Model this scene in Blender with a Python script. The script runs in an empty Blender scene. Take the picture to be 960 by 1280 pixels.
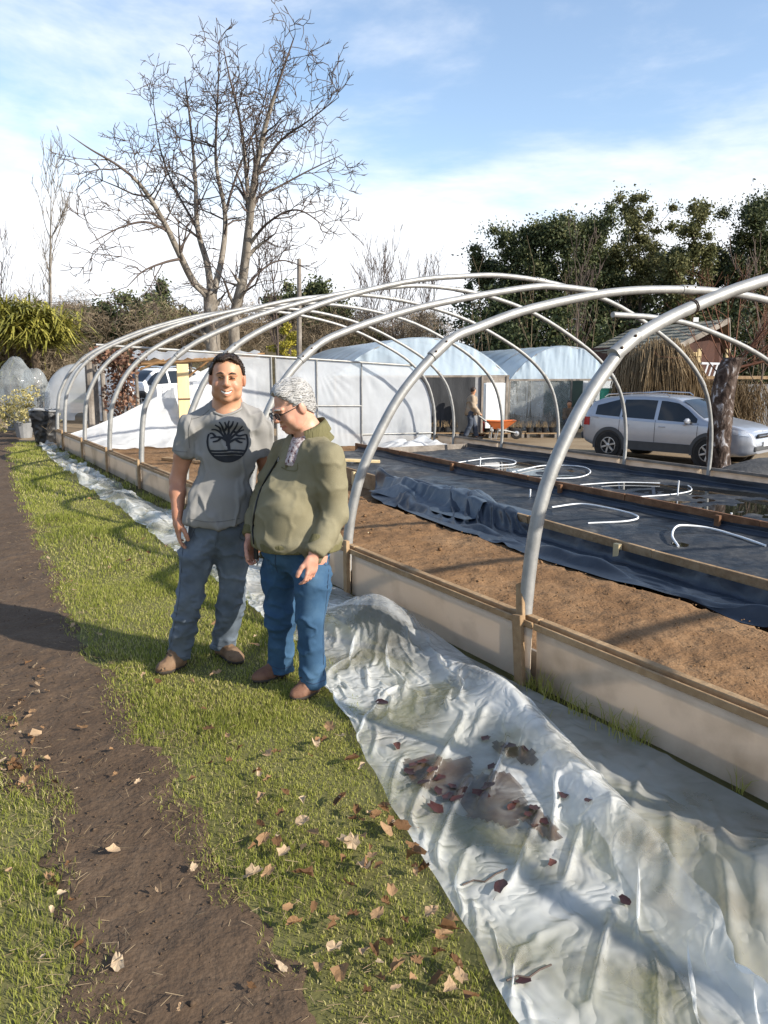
import bpy, math, random
import numpy as np
from mathutils import Vector, Matrix, noise as mnoise
from mathutils.bvhtree import BVHTree

# ------------------------------------------------------------------ camera, sky, sun, exposure
SC = bpy.context.scene
COL = SC.collection
R = math.radians
F, PITCH, CH = 960.0, 0.1877, 1.645          # focal length in photo pixels, downward pitch, eye height
cam = bpy.data.cameras.new('camera')
cam.sensor_fit = 'VERTICAL'; cam.sensor_height = 36.0; cam.lens = 36.0 * F / 1280.0
cam.clip_start = 0.05; cam.clip_end = 3000
co = bpy.data.objects.new('camera', cam); COL.objects.link(co)
co.location = (0, 0, CH); co.rotation_euler = (math.pi / 2 - PITCH, 0, 0)
SC.camera = co

SUN_AZ, SUN_EL = 64.0, 27.0                  # shadows run 64 degrees left of the view direction
sdir = Vector((math.sin(R(SUN_AZ)) * math.cos(R(SUN_EL)), -math.cos(R(SUN_AZ)) * math.cos(R(SUN_EL)), math.sin(R(SUN_EL))))
sl = bpy.data.lights.new('sun', 'SUN'); sl.energy = 5.0; sl.angle = R(0.55); sl.color = (1.0, 0.92, 0.80)
so = bpy.data.objects.new('sun', sl); COL.objects.link(so)
so.location = (20, -10, 20); so.rotation_euler = sdir.to_track_quat('Z', 'Y').to_euler()

W = bpy.data.worlds.new('World'); SC.world = W; W.use_nodes = True
wn, wl = W.node_tree.nodes, W.node_tree.links
wn.clear()
w_out = wn.new('ShaderNodeOutputWorld'); w_bg = wn.new('ShaderNodeBackground')
w_sky = wn.new('ShaderNodeTexSky'); w_sky.sky_type = 'NISHITA'; w_sky.sun_disc = False
w_sky.sun_elevation = R(SUN_EL)
w_sky.sun_rotation = math.atan2(sdir.x, sdir.y)
w_sky.air_density = 1.0; w_sky.dust_density = 0.6; w_sky.ozone_density = 1.4
w_bg.inputs['Strength'].default_value = 0.15
tc = wn.new('ShaderNodeTexCoord'); sep = wn.new('ShaderNodeSeparateXYZ')
wl.new(tc.outputs['Generated'], sep.inputs[0])
mp = wn.new('ShaderNodeMapping'); mp.inputs['Scale'].default_value = (1.1, 1.1, 3.6); mp.inputs['Location'].default_value = (2.35, 0.4, 0.22)
wl.new(tc.outputs['Generated'], mp.inputs[0])
n1 = wn.new('ShaderNodeTexNoise'); n1.inputs['Scale'].default_value = 1.7; n1.inputs['Detail'].default_value = 7; n1.inputs['Roughness'].default_value = 0.60
n1.inputs['Distortion'].default_value = 0.25
wl.new(mp.outputs[0], n1.inputs['Vector'])
hz = wn.new('ShaderNodeMapRange'); hz.inputs['From Min'].default_value = 0.06; hz.inputs['From Max'].default_value = 0.31
hz.inputs['To Min'].default_value = 0.31; hz.inputs['To Max'].default_value = -0.07
wl.new(sep.outputs['Z'], hz.inputs['Value'])
ad = wn.new('ShaderNodeMath'); ad.operation = 'ADD'; wl.new(n1.outputs['Fac'], ad.inputs[0]); wl.new(hz.outputs[0], ad.inputs[1])
cr = wn.new('ShaderNodeValToRGB'); cr.color_ramp.interpolation = 'EASE'
cr.color_ramp.elements[0].position = 0.42; cr.color_ramp.elements[0].color = (0.05, 0.05, 0.05, 1)
cr.color_ramp.elements[1].position = 0.74; cr.color_ramp.elements[1].color = (1, 1, 1, 1)
wl.new(ad.outputs[0], cr.inputs[0])
mx = wn.new('ShaderNodeMixRGB'); mx.inputs['Color2'].default_value = (4.9, 5.05, 5.3, 1)
wl.new(cr.outputs[0], mx.inputs['Fac']); wl.new(w_sky.outputs[0], mx.inputs['Color1'])
wl.new(mx.outputs[0], w_bg.inputs['Color']); wl.new(w_bg.outputs[0], w_out.inputs[0])

vs = SC.view_settings
vs.view_transform = 'Standard'; vs.look = 'None'; vs.gamma = 1.0; vs.use_curve_mapping = False
vs.exposure = 0.72
cy = SC.cycles
cy.use_denoising = True; cy.max_bounces = 8; cy.transparent_max_bounces = 16
cy.diffuse_bounces = 3; cy.glossy_bounces = 3; cy.transmission_bounces = 6
cy.sample_clamp_indirect = 6.0; cy.caustics_reflective = False; cy.caustics_refractive = False

# ------------------------------------------------------------------ coordinates
rng = np.random.default_rng(11)
random.seed(5)
cP, sP = math.cos(PITCH), math.sin(PITCH)
def ray(px, py):
    u = (640.0 - py) / F
    return np.array([(px - 480.0) / F, cP + u * sP, -sP + u * cP])
ANG, X0, Y0, SPC, TW, TDZ, K8 = 0.5563, 0.7582, 3.9267, 1.9355, 9.7346, -0.5507, 7.4476
AX = np.array([-math.sin(ANG), math.cos(ANG), 0.0])      # along the tunnel
BX = np.array([math.cos(ANG), math.sin(ANG), 0.0])       # across the tunnel
def T(v, w, z=0.0):
    return np.stack([X0 + v * BX[0] + w * AX[0], Y0 + v * BX[1] + w * AX[1], z + 0 * (v + w)], axis=-1)
def VW(p):
    p = np.asarray(p, float); dx, dy = p[..., 0] - X0, p[..., 1] - Y0
    return dx * BX[0] + dy * BX[1], dx * AX[0] + dy * AX[1]
def zg(v):
    return np.interp(v, [-500, 0, 9.73, 14, 500], [0, 0, -0.55, -0.8, -0.8])
def PY(px, py, Y):                                       # the point seen at a pixel, at distance Y
    d = ray(px, py); t = Y / d[1]
    return np.array([d[0] * t, Y, CH + d[2] * t])
def GZ(px, py, z=0.0):
    d = ray(px, py); t = (z - CH) / d[2]
    return np.array([d[0] * t, d[1] * t, z])
def GS(px, py, h=0.0):                                   # on the sloping ground
    d = ray(px, py); t = 4.0
    for _ in range(60):
        v, w = VW(d * t); t = 0.5 * t + 0.5 * (float(zg(v)) + h - CH) / d[2]
    q = d * t
    return np.array([q[0], q[1], CH + q[2]])
def HP(k, px, py):                                       # pixel -> (across, height) in the plane of hoop k
    p = T(0.0, SPC * k, 0.0); d = ray(px, py); t = ((p[0] * AX[0] + p[1] * AX[1])) / (d[0] * AX[0] + d[1] * AX[1])
    q = d * t; v, w = VW(q)
    return v, CH + q[2]

def fbm(x, y, z=0.0, s=1.0, o=4):                         # cheap vectorised value noise, about -1..1
    x = np.asarray(x, float) * s; y = np.asarray(y, float) * s; z = np.asarray(z, float) * s + 0 * x
    out = 0 * x; amp = 0.5
    def h(i, j, k):
        n = (i.astype(np.int64) * 374761393 + j.astype(np.int64) * 668265263 + k.astype(np.int64) * 2147483647) & 0xffffffff
        n = ((n ^ (n >> 13)) * 1274126177) & 0xffffffff
        n = ((n ^ (n >> 16)) * 1597334677) & 0xffffffff
        return (n & 0xffff) / 32767.5 - 1
    for _ in range(o):
        i, j, k = np.floor(x), np.floor(y), np.floor(z)
        a, b, c = x - i, y - j, z - k
        a = a * a * (3 - 2 * a); b = b * b * (3 - 2 * b); c = c * c * (3 - 2 * c)
        r = 0
        for di in (0, 1):
            for dj in (0, 1):
                for dk in (0, 1):
                    r = r + h(i + di, j + dj, k + dk) * (a if di else 1 - a) * (b if dj else 1 - b) * (c if dk else 1 - c)
        out = out + amp * r; amp *= 0.5
        x, y, z = x * 2.03 + 7.1, y * 2.03 + 3.7, z * 2.03 + 1.3
    return out * 1.5

# ------------------------------------------------------------------ objects
def tag(o, label=None, cat=None, group=None, kind=None):
    if label: o['label'] = label
    if cat: o['category'] = cat
    if group: o['group'] = group
    if kind: o['kind'] = kind
    return o
LOC = {}
def thing(name, loc, label, cat, group=None):
    o = bpy.data.objects.new(name, None); COL.objects.link(o)
    o.location = tuple(float(c) for c in loc); o.empty_display_size = 0.1
    LOC[o.name] = np.array(loc, float)
    return tag(o, label, cat, group)
def wloc(o):
    p = np.zeros(3)
    while o is not None:
        p = p + np.array(o.location); o = o.parent
    return p
def mesh(name, V, Fc, mat, parent=None, smooth=False, mi=None, attr=None):
    """V (n,3) in world metres, Fc list of tuples or an int array; one mesh object."""
    V = np.asarray(V, float).reshape(-1, 3)
    me = bpy.data.meshes.new(name)
    base = wloc(parent) if parent is not None else np.zeros(3)
    if isinstance(Fc, np.ndarray):
        k = Fc.shape[1]; n = Fc.shape[0]
        me.vertices.add(len(V)); me.vertices.foreach_set('co', (V - base).astype(np.float32).ravel())
        me.loops.add(n * k); me.loops.foreach_set('vertex_index', Fc.astype(np.int32).ravel())
        me.polygons.add(n); me.polygons.foreach_set('loop_start', np.arange(0, n * k, k, dtype=np.int32))
        me.update(calc_edges=True)
    else:
        me.from_pydata((V - base).tolist(), [], [tuple(int(i) for i in f) for f in Fc])
        me.update()
    if smooth: me.polygons.foreach_set('use_smooth', np.ones(len(me.polygons), dtype=bool))
    for m in (mat if isinstance(mat, (list, tuple)) else [mat]): me.materials.append(m)
    if mi is not None: me.polygons.foreach_set('material_index', np.asarray(mi, dtype=np.int32))
    if attr:
        for an, av in attr.items():
            a = me.attributes.new(an, 'FLOAT', 'POINT'); a.data.foreach_set('value', np.asarray(av, np.float32))
    o = bpy.data.objects.new(name, me); COL.objects.link(o)
    if parent is not None: o.parent = parent
    return o
class MB:
    """collects shapes for one mesh"""
    def __init__(s): s.V = []; s.F = []; s.M = []; s.n = 0; s.m = 0
    def add(s, V, Fc):
        V = np.asarray(V, float).reshape(-1, 3)
        s.V.append(V); s.F += [tuple(int(i) + s.n for i in f) for f in Fc]; s.M += [s.m] * len(Fc); s.n += len(V); return s
    def box(s, c, size, rot=None, bev=0.0):
        hx, hy, hz = [q / 2 for q in size]
        if bev <= 0:
            V = np.array([(x, y, z) for z in (-hz, hz) for y in (-hy, hy) for x in (-hx, hx)])
            Fc = [(0, 2, 3, 1), (4, 5, 7, 6), (0, 1, 5, 4), (2, 6, 7, 3), (0, 4, 6, 2), (1, 3, 7, 5)]
        else:
            b = min(bev, hx * .9, hy * .9, hz * .9); V = []; idx = {}
            for sx in (-1, 1):
                for sy in (-1, 1):
                    for sz in (-1, 1):
                        for ax in range(3):
                            p = [sx * (hx - b), sy * (hy - b), sz * (hz - b)]; p[ax] = (sx * hx, sy * hy, sz * hz)[ax]
                            idx[(sx, sy, sz, ax)] = len(V); V.append(p)
            V = np.array(V); Fc = []
            for ax in range(3):
                o = [i for i in range(3) if i != ax]
                for sg in (-1, 1):
                    q = []
                    for (a, bb) in ((-1, -1), (1, -1), (1, 1), (-1, 1)):
                        k = [0, 0, 0]; k[ax] = sg; k[o[0]] = a; k[o[1]] = bb; q.append(idx[(k[0], k[1], k[2], ax)])
                    if (sg > 0) == (ax == 1): q = q[::-1]
                    Fc.append(tuple(q))
                for a in (-1, 1):
                    for bb in (-1, 1):
                        q = []
                        for sg, wx in ((-1, o[0]), (-1, o[1]), (1, o[1]), (1, o[0])):
                            k = [0, 0, 0]; k[ax] = sg; k[o[0]] = a; k[o[1]] = bb; q.append(idx[(k[0], k[1], k[2], wx)])
                        Fc.append(tuple(q))
            for sx in (-1, 1):
                for sy in (-1, 1):
                    for sz in (-1, 1): Fc.append(tuple(idx[(sx, sy, sz, a)] for a in range(3)))
        if rot is not None: V = V @ np.array(rot).T
        return s.add(V + np.asarray(c, float), Fc)
    def bar(s, p, q, w, h, up=(0, 0, 1), bev=0.0):
        p, q = np.asarray(p, float), np.asarray(q, float); d = q - p; L = np.linalg.norm(d); d = d / L
        u = np.asarray(up, float); u = u - d * (u @ d); u = u / np.linalg.norm(u); x = np.cross(d, u)
        return s.box((p + q) / 2, (w, L, h), np.stack([x, d, u], 1), bev)
    def tube(s, P, r, n=8, cap=True):
        P = np.asarray(P, float); m = len(P); r = np.broadcast_to(np.asarray(r, float), (m,))
        t = np.gradient(P, axis=0); t /= np.linalg.norm(t, axis=1)[:, None] + 1e-12
        u = np.cross(t[0], (0.31, 0.22, 0.92)); 
        if np.linalg.norm(u) < 1e-3: u = np.cross(t[0], (1, 0, 0))
        V = []
        for i in range(m):
            u = u - t[i] * (u @ t[i]); u /= np.linalg.norm(u) + 1e-12; x = np.cross(t[i], u)
            a = np.arange(n) * 2 * math.pi / n
            V.append(P[i] + r[i] * (np.cos(a)[:, None] * u + np.sin(a)[:, None] * x))
        Fc = [(i * n + j, i * n + (j + 1) % n, (i + 1) * n + (j + 1) % n, (i + 1) * n + j) for i in range(m - 1) for j in range(n)]
        if cap: Fc += [tuple(range(n))[::-1], tuple((m - 1) * n + j for j in range(n))]
        return s.add(np.concatenate(V), Fc)
    def lathe(s, c, prof, n=20, ax=(0, 0, 1)):
        ax = np.asarray(ax, float); ax /= np.linalg.norm(ax); u = np.cross(ax, (0.3, 0.9, 0.1)); u /= np.linalg.norm(u); x = np.cross(ax, u)
        a = np.arange(n) * 2 * math.pi / n; V = []
        for (r, h) in prof: V.append(np.asarray(c) + ax * h + r * (np.cos(a)[:, None] * u + np.sin(a)[:, None] * x))
        m = len(prof); Fc = [(i * n + j, i * n + (j + 1) % n, (i + 1) * n + (j + 1) % n, (i + 1) * n + j) for i in range(m - 1) for j in range(n)]
        Fc += [tuple(range(n))[::-1], tuple((m - 1) * n + j for j in range(n))]
        return s.add(np.concatenate(V), Fc)
    def grid(s, P):
        P = np.asarray(P, float); a, b = P.shape[:2]
        Fc = [(i * b + j, (i + 1) * b + j, (i + 1) * b + j + 1, i * b + j + 1) for i in range(a - 1) for j in range(b - 1)]
        return s.add(P.reshape(-1, 3), Fc)
    def prism(s, poly, off):
        P = np.asarray(poly, float); n = len(P); off = np.asarray(off, float)
        Fc = [tuple(range(n))[::-1], tuple(range(n, 2 * n))] + [(i, (i + 1) % n, n + (i + 1) % n, n + i) for i in range(n)]
        return s.add(np.concatenate([P, P + off]), Fc)
    def build(s, name, mat, parent=None, smooth=False, mats=False):
        return mesh(name, np.concatenate(s.V), s.F, mat, parent, smooth, s.M if mats else None)
def gridfaces(a, b):
    i, j = np.meshgrid(np.arange(a - 1), np.arange(b - 1), indexing='ij'); q = (i * b + j).ravel()
    return np.stack([q, q + b, q + b + 1, q + 1], 1)
def copy_tree(o, parent=None):
    c = o.copy(); COL.objects.link(c); c.parent = parent
    for ch in list(o.children): copy_tree(ch, c)
    return c
def autosmooth(o, deg=35):
    me = o.data; me.polygons.foreach_set('use_smooth', np.ones(len(me.polygons), dtype=bool))
    me.set_sharp_from_angle(angle=R(deg)); return o
def crv(P, n):                                           # Catmull-Rom through points
    P = np.asarray(P, float); m = len(P); Q = np.concatenate([[2 * P[0] - P[1]], P, [2 * P[-1] - P[-2]]])
    t = np.linspace(0, m - 1 - 1e-9, n); i = t.astype(int); f = (t - i)[:, None]
    a, b, c, d = Q[i], Q[i + 1], Q[i + 2], Q[i + 3]
    return 0.5 * (2 * b + (c - a) * f + (2 * a - 5 * b + 4 * c - d) * f ** 2 + (3 * b - a - 3 * c + d) * f ** 3)

# ------------------------------------------------------------------ materials
def srgb(r, g, b):
    f = lambda c: (c / 255 / 12.92) if c / 255 <= 0.04045 else ((c / 255 + 0.055) / 1.055) ** 2.4
    return (f(r), f(g), f(b))
def pmat(name, cols, rough=0.7, scale=6.0, detail=5, bump=0.0, bscale=30.0, metal=0.0, stretch=(1, 1, 1), spec=0.4, attr=None,
         alpha=None, trans=0.0, contrast=1.0, coat=0.0, dist=0.0, rough2=None, bump2=0.0, b2scale=4.0, sss=0.0, rnd=0.0, fine=0.0, fscale=60.0):
    """noise-mixed Principled material; cols is a list of linear colours spread over the noise."""
    m = bpy.data.materials.new(name); m.use_nodes = True; n, l = m.node_tree.nodes, m.node_tree.links
    b = n['Principled BSDF']
    t = n.new('ShaderNodeTexCoord'); mpn = n.new('ShaderNodeMapping'); mpn.inputs['Scale'].default_value = stretch
    l.new(t.outputs['Object'], mpn.inputs[0])
    nz = n.new('ShaderNodeTexNoise'); nz.inputs['Scale'].default_value = scale; nz.inputs['Detail'].default_value = detail
    nz.inputs['Roughness'].default_value = 0.6; nz.inputs['Distortion'].default_value = dist
    l.new(mpn.outputs[0], nz.inputs['Vector'])
    src = nz.outputs['Fac']
    if fine > 0:
        nf = n.new('ShaderNodeTexNoise'); nf.inputs['Scale'].default_value = fscale; nf.inputs['Detail'].default_value = 4
        l.new(mpn.outputs[0], nf.inputs['Vector'])
        mf = n.new('ShaderNodeMix'); mf.inputs[0].default_value = fine; l.new(src, mf.inputs[2]); l.new(nf.outputs['Fac'], mf.inputs[3]); src = mf.outputs[0]
    if attr:
        at = n.new('ShaderNodeAttribute'); at.attribute_name = attr
        ma = n.new('ShaderNodeMix'); ma.inputs[0].default_value = 0.75; l.new(src, ma.inputs[2]); l.new(at.outputs['Fac'], ma.inputs[3]); src = ma.outputs[0]
    if rnd > 0:
        oi = n.new('ShaderNodeObjectInfo'); ma = n.new('ShaderNodeMix'); ma.inputs[0].default_value = rnd
        l.new(src, ma.inputs[2]); l.new(oi.outputs['Random'], ma.inputs[3]); src = ma.outputs[0]
    rp = n.new('ShaderNodeValToRGB'); e = rp.color_ramp.elements
    k = len(cols); lo, hi = 0.5 - 0.24 / contrast, 0.5 + 0.24 / contrast
    if attr or rnd > 0: lo, hi = 0.12, 0.88
    while len(e) < k: e.new(0.5)
    for i, c in enumerate(cols):
        e[i].position = lo + (hi - lo) * i / max(1, k - 1); e[i].color = (*c, 1)
    l.new(src, rp.inputs[0]); l.new(rp.outputs[0], b.inputs['Base Color'])
    b.inputs['Roughness'].default_value = rough; b.inputs['Metallic'].default_value = metal
    b.inputs['Specular IOR Level'].default_value = spec
    if coat: b.inputs['Coat Weight'].default_value = coat; b.inputs['Coat Roughness'].default_value = 0.05
    if sss: b.inputs['Subsurface Weight'].default_value = sss; b.inputs['Subsurface Radius'].default_value = (0.012, 0.005, 0.003)
    if rough2 is not None:
        mr = n.new('ShaderNodeMapRange'); mr.inputs['From Min'].default_value = 0.4; mr.inputs['From Max'].default_value = 0.6
        mr.inputs['To Min'].default_value = rough; mr.inputs['To Max'].default_value = rough2
        l.new(nz.outputs['Fac'], mr.inputs[0]); l.new(mr.outputs[0], b.inputs['Roughness'])
    last = None
    for bs, sc_ in ((bump2, b2scale), (bump, bscale)):
        if bs > 0:
            nb = n.new('ShaderNodeTexNoise'); nb.inputs['Scale'].default_value = sc_; nb.inputs['Detail'].default_value = 6
            l.new(mpn.outputs[0], nb.inputs['Vector'])
            bp = n.new('ShaderNodeBump'); bp.inputs['Strength'].default_value = bs; bp.inputs['Distance'].default_value = 0.6 / sc_
            l.new(nb.outputs['Fac'], bp.inputs['Height'])
            if last: l.new(last, bp.inputs['Normal'])
            last = bp.outputs[0]
    if last: l.new(last, b.inputs['Normal'])
    out = n['Material Output']
    if trans > 0:                                        # leaf-like translucency
        tr = n.new('ShaderNodeBsdfTranslucent'); l.new(rp.outputs[0], tr.inputs['Color'])
        ms = n.new('ShaderNodeMixShader'); ms.inputs[0].default_value = trans
        l.new(b.outputs[0], ms.inputs[1]); l.new(tr.outputs[0], ms.inputs[2]); l.new(ms.outputs[0], out.inputs[0])
    return m
def film(name, col, clear=0.3, transl=0.35, rough=0.25, dirt=None, clear2=None, bump=0.0, nscale=2.0, dscale=3.0, bscale=9.0, crease=0):
    """polythene film: part see-through, part milky (diffuse and translucent), with a soft gloss"""
    m = bpy.data.materials.new(name); m.use_nodes = True; n, l = m.node_tree.nodes, m.node_tree.links
    b = n['Principled BSDF']; out = n['Material Output']
    b.inputs['Base Color'].default_value = (*col, 1); b.inputs['Roughness'].default_value = rough
    b.inputs['Specular IOR Level'].default_value = 0.5
    t = n.new('ShaderNodeTexCoord')
    tr = n.new('ShaderNodeBsdfTranslucent'); tr.inputs['Color'].default_value = (*col, 1)
    if dirt:
        nd = n.new('ShaderNodeTexNoise'); nd.inputs['Scale'].default_value = dscale; nd.inputs['Detail'].default_value = 7
        l.new(t.outputs['Object'], nd.inputs['Vector'])
        rp = n.new('ShaderNodeValToRGB'); rp.color_ramp.elements[0].position = 0.52; rp.color_ramp.elements[0].color = (*col, 1)
        rp.color_ramp.elements[1].position = 0.74; rp.color_ramp.elements[1].color = (*dirt, 1)
        l.new(nd.outputs['Fac'], rp.inputs[0]); l.new(rp.outputs[0], b.inputs['Base Color']); l.new(rp.outputs[0], tr.inputs['Color'])
    m1 = n.new('ShaderNodeMixShader'); m1.inputs[0].default_value = transl
    l.new(b.outputs[0], m1.inputs[1]); l.new(tr.outputs[0], m1.inputs[2])
    tp = n.new('ShaderNodeBsdfTransparent'); tp.inputs['Color'].default_value = (0.96, 0.97, 0.98, 1)
    m2 = n.new('ShaderNodeMixShader'); m2.inputs[0].default_value = clear
    if clear2 is not None:
        nc = n.new('ShaderNodeTexNoise'); nc.inputs['Scale'].default_value = nscale; nc.inputs['Detail'].default_value = 4
        l.new(t.outputs['Object'], nc.inputs['Vector'])
        mr = n.new('ShaderNodeMapRange'); mr.inputs['From Min'].default_value = 0.4; mr.inputs['From Max'].default_value = 0.62
        mr.inputs['To Min'].default_value = clear; mr.inputs['To Max'].default_value = clear2
        l.new(nc.outputs['Fac'], mr.inputs[0]); l.new(mr.outputs[0], m2.inputs[0])
    if bump:
        nb = n.new('ShaderNodeTexNoise'); nb.inputs['Scale'].default_value = bscale; nb.inputs['Detail'].default_value = 3
        l.new(t.outputs['Object'], nb.inputs['Vector'])
        bp = n.new('ShaderNodeBump'); bp.inputs['Strength'].default_value = bump; bp.inputs['Distance'].default_value = 0.05
        hgt = nb.outputs['Fac']
        if crease:                                       # sharp creases: folded noise
            nb.inputs['Detail'].default_value = 2; nb.inputs['Distortion'].default_value = 0.6
            sb_ = n.new('ShaderNodeMath'); sb_.operation = 'SUBTRACT'; sb_.inputs[1].default_value = 0.5; l.new(hgt, sb_.inputs[0])
            ab_ = n.new('ShaderNodeMath'); ab_.operation = 'ABSOLUTE'; l.new(sb_.outputs[0], ab_.inputs[0]); hgt = ab_.outputs[0]; bp.inputs['Distance'].default_value = 0.07
        l.new(hgt, bp.inputs['Height']); l.new(bp.outputs[0], b.inputs['Normal']); l.new(bp.outputs[0], tr.inputs['Normal'])
    l.new(m1.outputs[0], m2.inputs[1]); l.new(tp.outputs[0], m2.inputs[2]); l.new(m2.outputs[0], out.inputs[0])
    return m
def glassmat(name, col, rough=0.03, clear=0.35):
    m = bpy.data.materials.new(name); m.use_nodes = True; n, l = m.node_tree.nodes, m.node_tree.links
    b = n['Principled BSDF']; b.inputs['Base Color'].default_value = (*col, 1); b.inputs['Roughness'].default_value = rough
    b.inputs['Specular IOR Level'].default_value = 0.6
    tp = n.new('ShaderNodeBsdfTransparent'); tp.inputs['Color'].default_value = (0.5, 0.55, 0.6, 1)
    m2 = n.new('ShaderNodeMixShader'); m2.inputs[0].default_value = clear
    l.new(b.outputs[0], m2.inputs[1]); l.new(tp.outputs[0], m2.inputs[2]); l.new(m2.outputs[0], n['Material Output'].inputs[0])
    return m

M = {}
M['ground'] = pmat('earth_and_turf', [(0.075, 0.060, 0.028), (0.12, 0.115, 0.042), (0.17, 0.155, 0.07)], 0.95, 1.3, 8, 0.5, 40, spec=0.15)
M['yard'] = pmat('yard_dirt', [(0.14, 0.10, 0.06), (0.22, 0.165, 0.105), (0.30, 0.24, 0.16)], 0.95, 0.5, 8, 0.4, 20, spec=0.15)
M['path'] = pmat('trodden_soil', [(0.058, 0.037, 0.023), (0.090, 0.060, 0.038), (0.132, 0.093, 0.062)], 0.9, 3.2, 9, 0.55, 55, spec=0.2, bump2=0.4, b2scale=9, fine=0.45, fscale=90)
M['soil'] = pmat('dry_brown_soil', [(0.10, 0.055, 0.027), (0.185, 0.108, 0.055), (0.30, 0.195, 0.11)], 0.95, 1.5, 10, 0.7, 45, spec=0.1, bump2=0.5, b2scale=9, fine=0.42, fscale=70)
M['grass'] = pmat('grass_blade', [(0.13, 0.155, 0.025), (0.27, 0.295, 0.055), (0.42, 0.41, 0.11), (0.62, 0.53, 0.28)], 0.6, 1.4, 3, attr='tint', trans=0.5, spec=0.25)
M['galv'] = pmat('galvanised_steel', [(0.22, 0.222, 0.215), (0.30, 0.30, 0.29), (0.38, 0.378, 0.362)], 0.52, 9, 6, 0.08, 40, metal=0.45, spec=0.5)
M['galvdark'] = pmat('weathered_steel', [(0.26, 0.27, 0.27), (0.36, 0.37, 0.36)], 0.5, 9, 6, 0.1, 40, metal=0.4)
M['rust'] = pmat('rusty_bolt', [(0.05, 0.035, 0.025), (0.12, 0.07, 0.04)], 0.8, 30)
M['wood'] = pmat('weathered_pine', [(0.17, 0.105, 0.055), (0.30, 0.20, 0.11), (0.42, 0.31, 0.19)], 0.75, 3.0, 8, 0.35, 18, stretch=(1, 1, 1), spec=0.2, dist=0.8, fine=0.35, fscale=25)
M['woodred'] = pmat('wet_brown_plank', [(0.09, 0.04, 0.02), (0.18, 0.09, 0.045), (0.27, 0.16, 0.09)], 0.7, 4.0, 8, 0.35, 20, spec=0.25)
M['woodnew'] = pmat('fresh_pine', [(0.50, 0.36, 0.17), (0.62, 0.47, 0.25), (0.70, 0.56, 0.33)], 0.65, 3.0, 6, 0.2, 20, stretch=(1, 1, 0.15))
M['woodgrey'] = pmat('grey_timber', [(0.10, 0.085, 0.07), (0.19, 0.165, 0.14), (0.30, 0.27, 0.235)], 0.85, 3.0, 8, 0.4, 20)
M['panel'] = film('cloudy_panel', (0.66, 0.55, 0.43), 0.10, 0.30, 0.35, dirt=(0.36, 0.27, 0.18), bump=0.15, dscale=2.2)
M['filmA'] = film('white_polythene', (0.90, 0.915, 0.90), 0.30, 0.38, 0.09, dirt=(0.58, 0.53, 0.45), clear2=0.80, nscale=2.3, bump=0.6, bscale=8, crease=1)
M['filmB'] = film('cloudy_clear_polythene', (0.72, 0.72, 0.69), 0.48, 0.32, 0.14, dirt=(0.40, 0.33, 0.25), clear2=0.66, nscale=1.7, bump=0.4, bscale=5, crease=1)
M['filmC'] = film('milky_polythene', (0.82, 0.85, 0.87), 0.10, 0.45, 0.3, clear2=0.22, nscale=1.2, bump=0.25, bscale=3)
M['filmE'] = film('greyish_polythene', (0.66, 0.69, 0.72), 0.20, 0.42, 0.2, clear2=0.40, nscale=0.9, bump=0.35, bscale=3)
M['filmR'] = film('blue_tinted_polythene', (0.62, 0.74, 0.84), 0.18, 0.40, 0.18, clear2=0.30, nscale=0.8, bump=0.3, bscale=2.5)
M['filmclear'] = film('clear_polythene', (0.50, 0.53, 0.53), 0.58, 0.3, 0.10, clear2=0.80, nscale=3, bump=0.7, bscale=5, crease=1)
M['liner'] = pmat('black_pond_liner', [(0.010, 0.014, 0.022), (0.018, 0.026, 0.040), (0.030, 0.042, 0.062)], 0.33, 2.0, 5, 0.12, 14, spec=0.5, rough2=0.48)
M['linerdusty'] = pmat('dusty_pond_liner', [(0.008, 0.010, 0.014), (0.018, 0.022, 0.028), (0.05, 0.052, 0.055), (0.13, 0.125, 0.115)], 0.28, 1.1, 9, 0.3, 9, spec=0.18, rough2=0.8, contrast=1.5, dist=0.8, fine=0.3, fscale=9)
M['water'] = pmat('shallow_water', [(0.008, 0.009, 0.009), (0.02, 0.018, 0.013)], 0.03, 1.0, spec=0.5)
M['hose'] = pmat('white_pipe', [(0.66, 0.68, 0.70), (0.75, 0.77, 0.78)], 0.4, 4)
M['leafdry'] = pmat('dry_leaf', [(0.09, 0.045, 0.02), (0.21, 0.115, 0.052), (0.33, 0.21, 0.115), (0.50, 0.38, 0.25)], 0.7, 12, 4, rnd=0.8, trans=0.2, spec=0.2)
M['leafred'] = pmat('wet_maroon_leaf', [(0.018, 0.007, 0.007), (0.045, 0.014, 0.011), (0.085, 0.03, 0.018)], 0.45, 14, 4, rnd=0.6, spec=0.4)
M['bark'] = pmat('pale_bark', [(0.10, 0.085, 0.07), (0.20, 0.175, 0.145), (0.33, 0.30, 0.26)], 0.9, 5, 7, 0.4, 20, stretch=(1, 1, 0.6), spec=0.1)
M['twig'] = pmat('twig_bark', [(0.065, 0.05, 0.045), (0.12, 0.095, 0.08)], 0.9, 3, spec=0.1)
M['twigred'] = pmat('reddish_twig', [(0.10, 0.045, 0.03), (0.17, 0.09, 0.06)], 0.8, 3, spec=0.1)
M['birch'] = pmat('birch_bark', [(0.014, 0.010, 0.008), (0.035, 0.024, 0.019), (0.065, 0.045, 0.036), (0.11, 0.085, 0.072), (0.36, 0.35, 0.36)], 0.85, 4.2, 7, 0.9, 12, stretch=(1, 1, 0.6), spec=0.15, dist=1.5, contrast=1.7)
M['ever'] = pmat('evergreen_leaf', [(0.020, 0.030, 0.013), (0.042, 0.058, 0.023), (0.085, 0.10, 0.038), (0.15, 0.15, 0.065)], 0.6, 0.5, 3, attr='tint', trans=0.15, spec=0.25)
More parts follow.
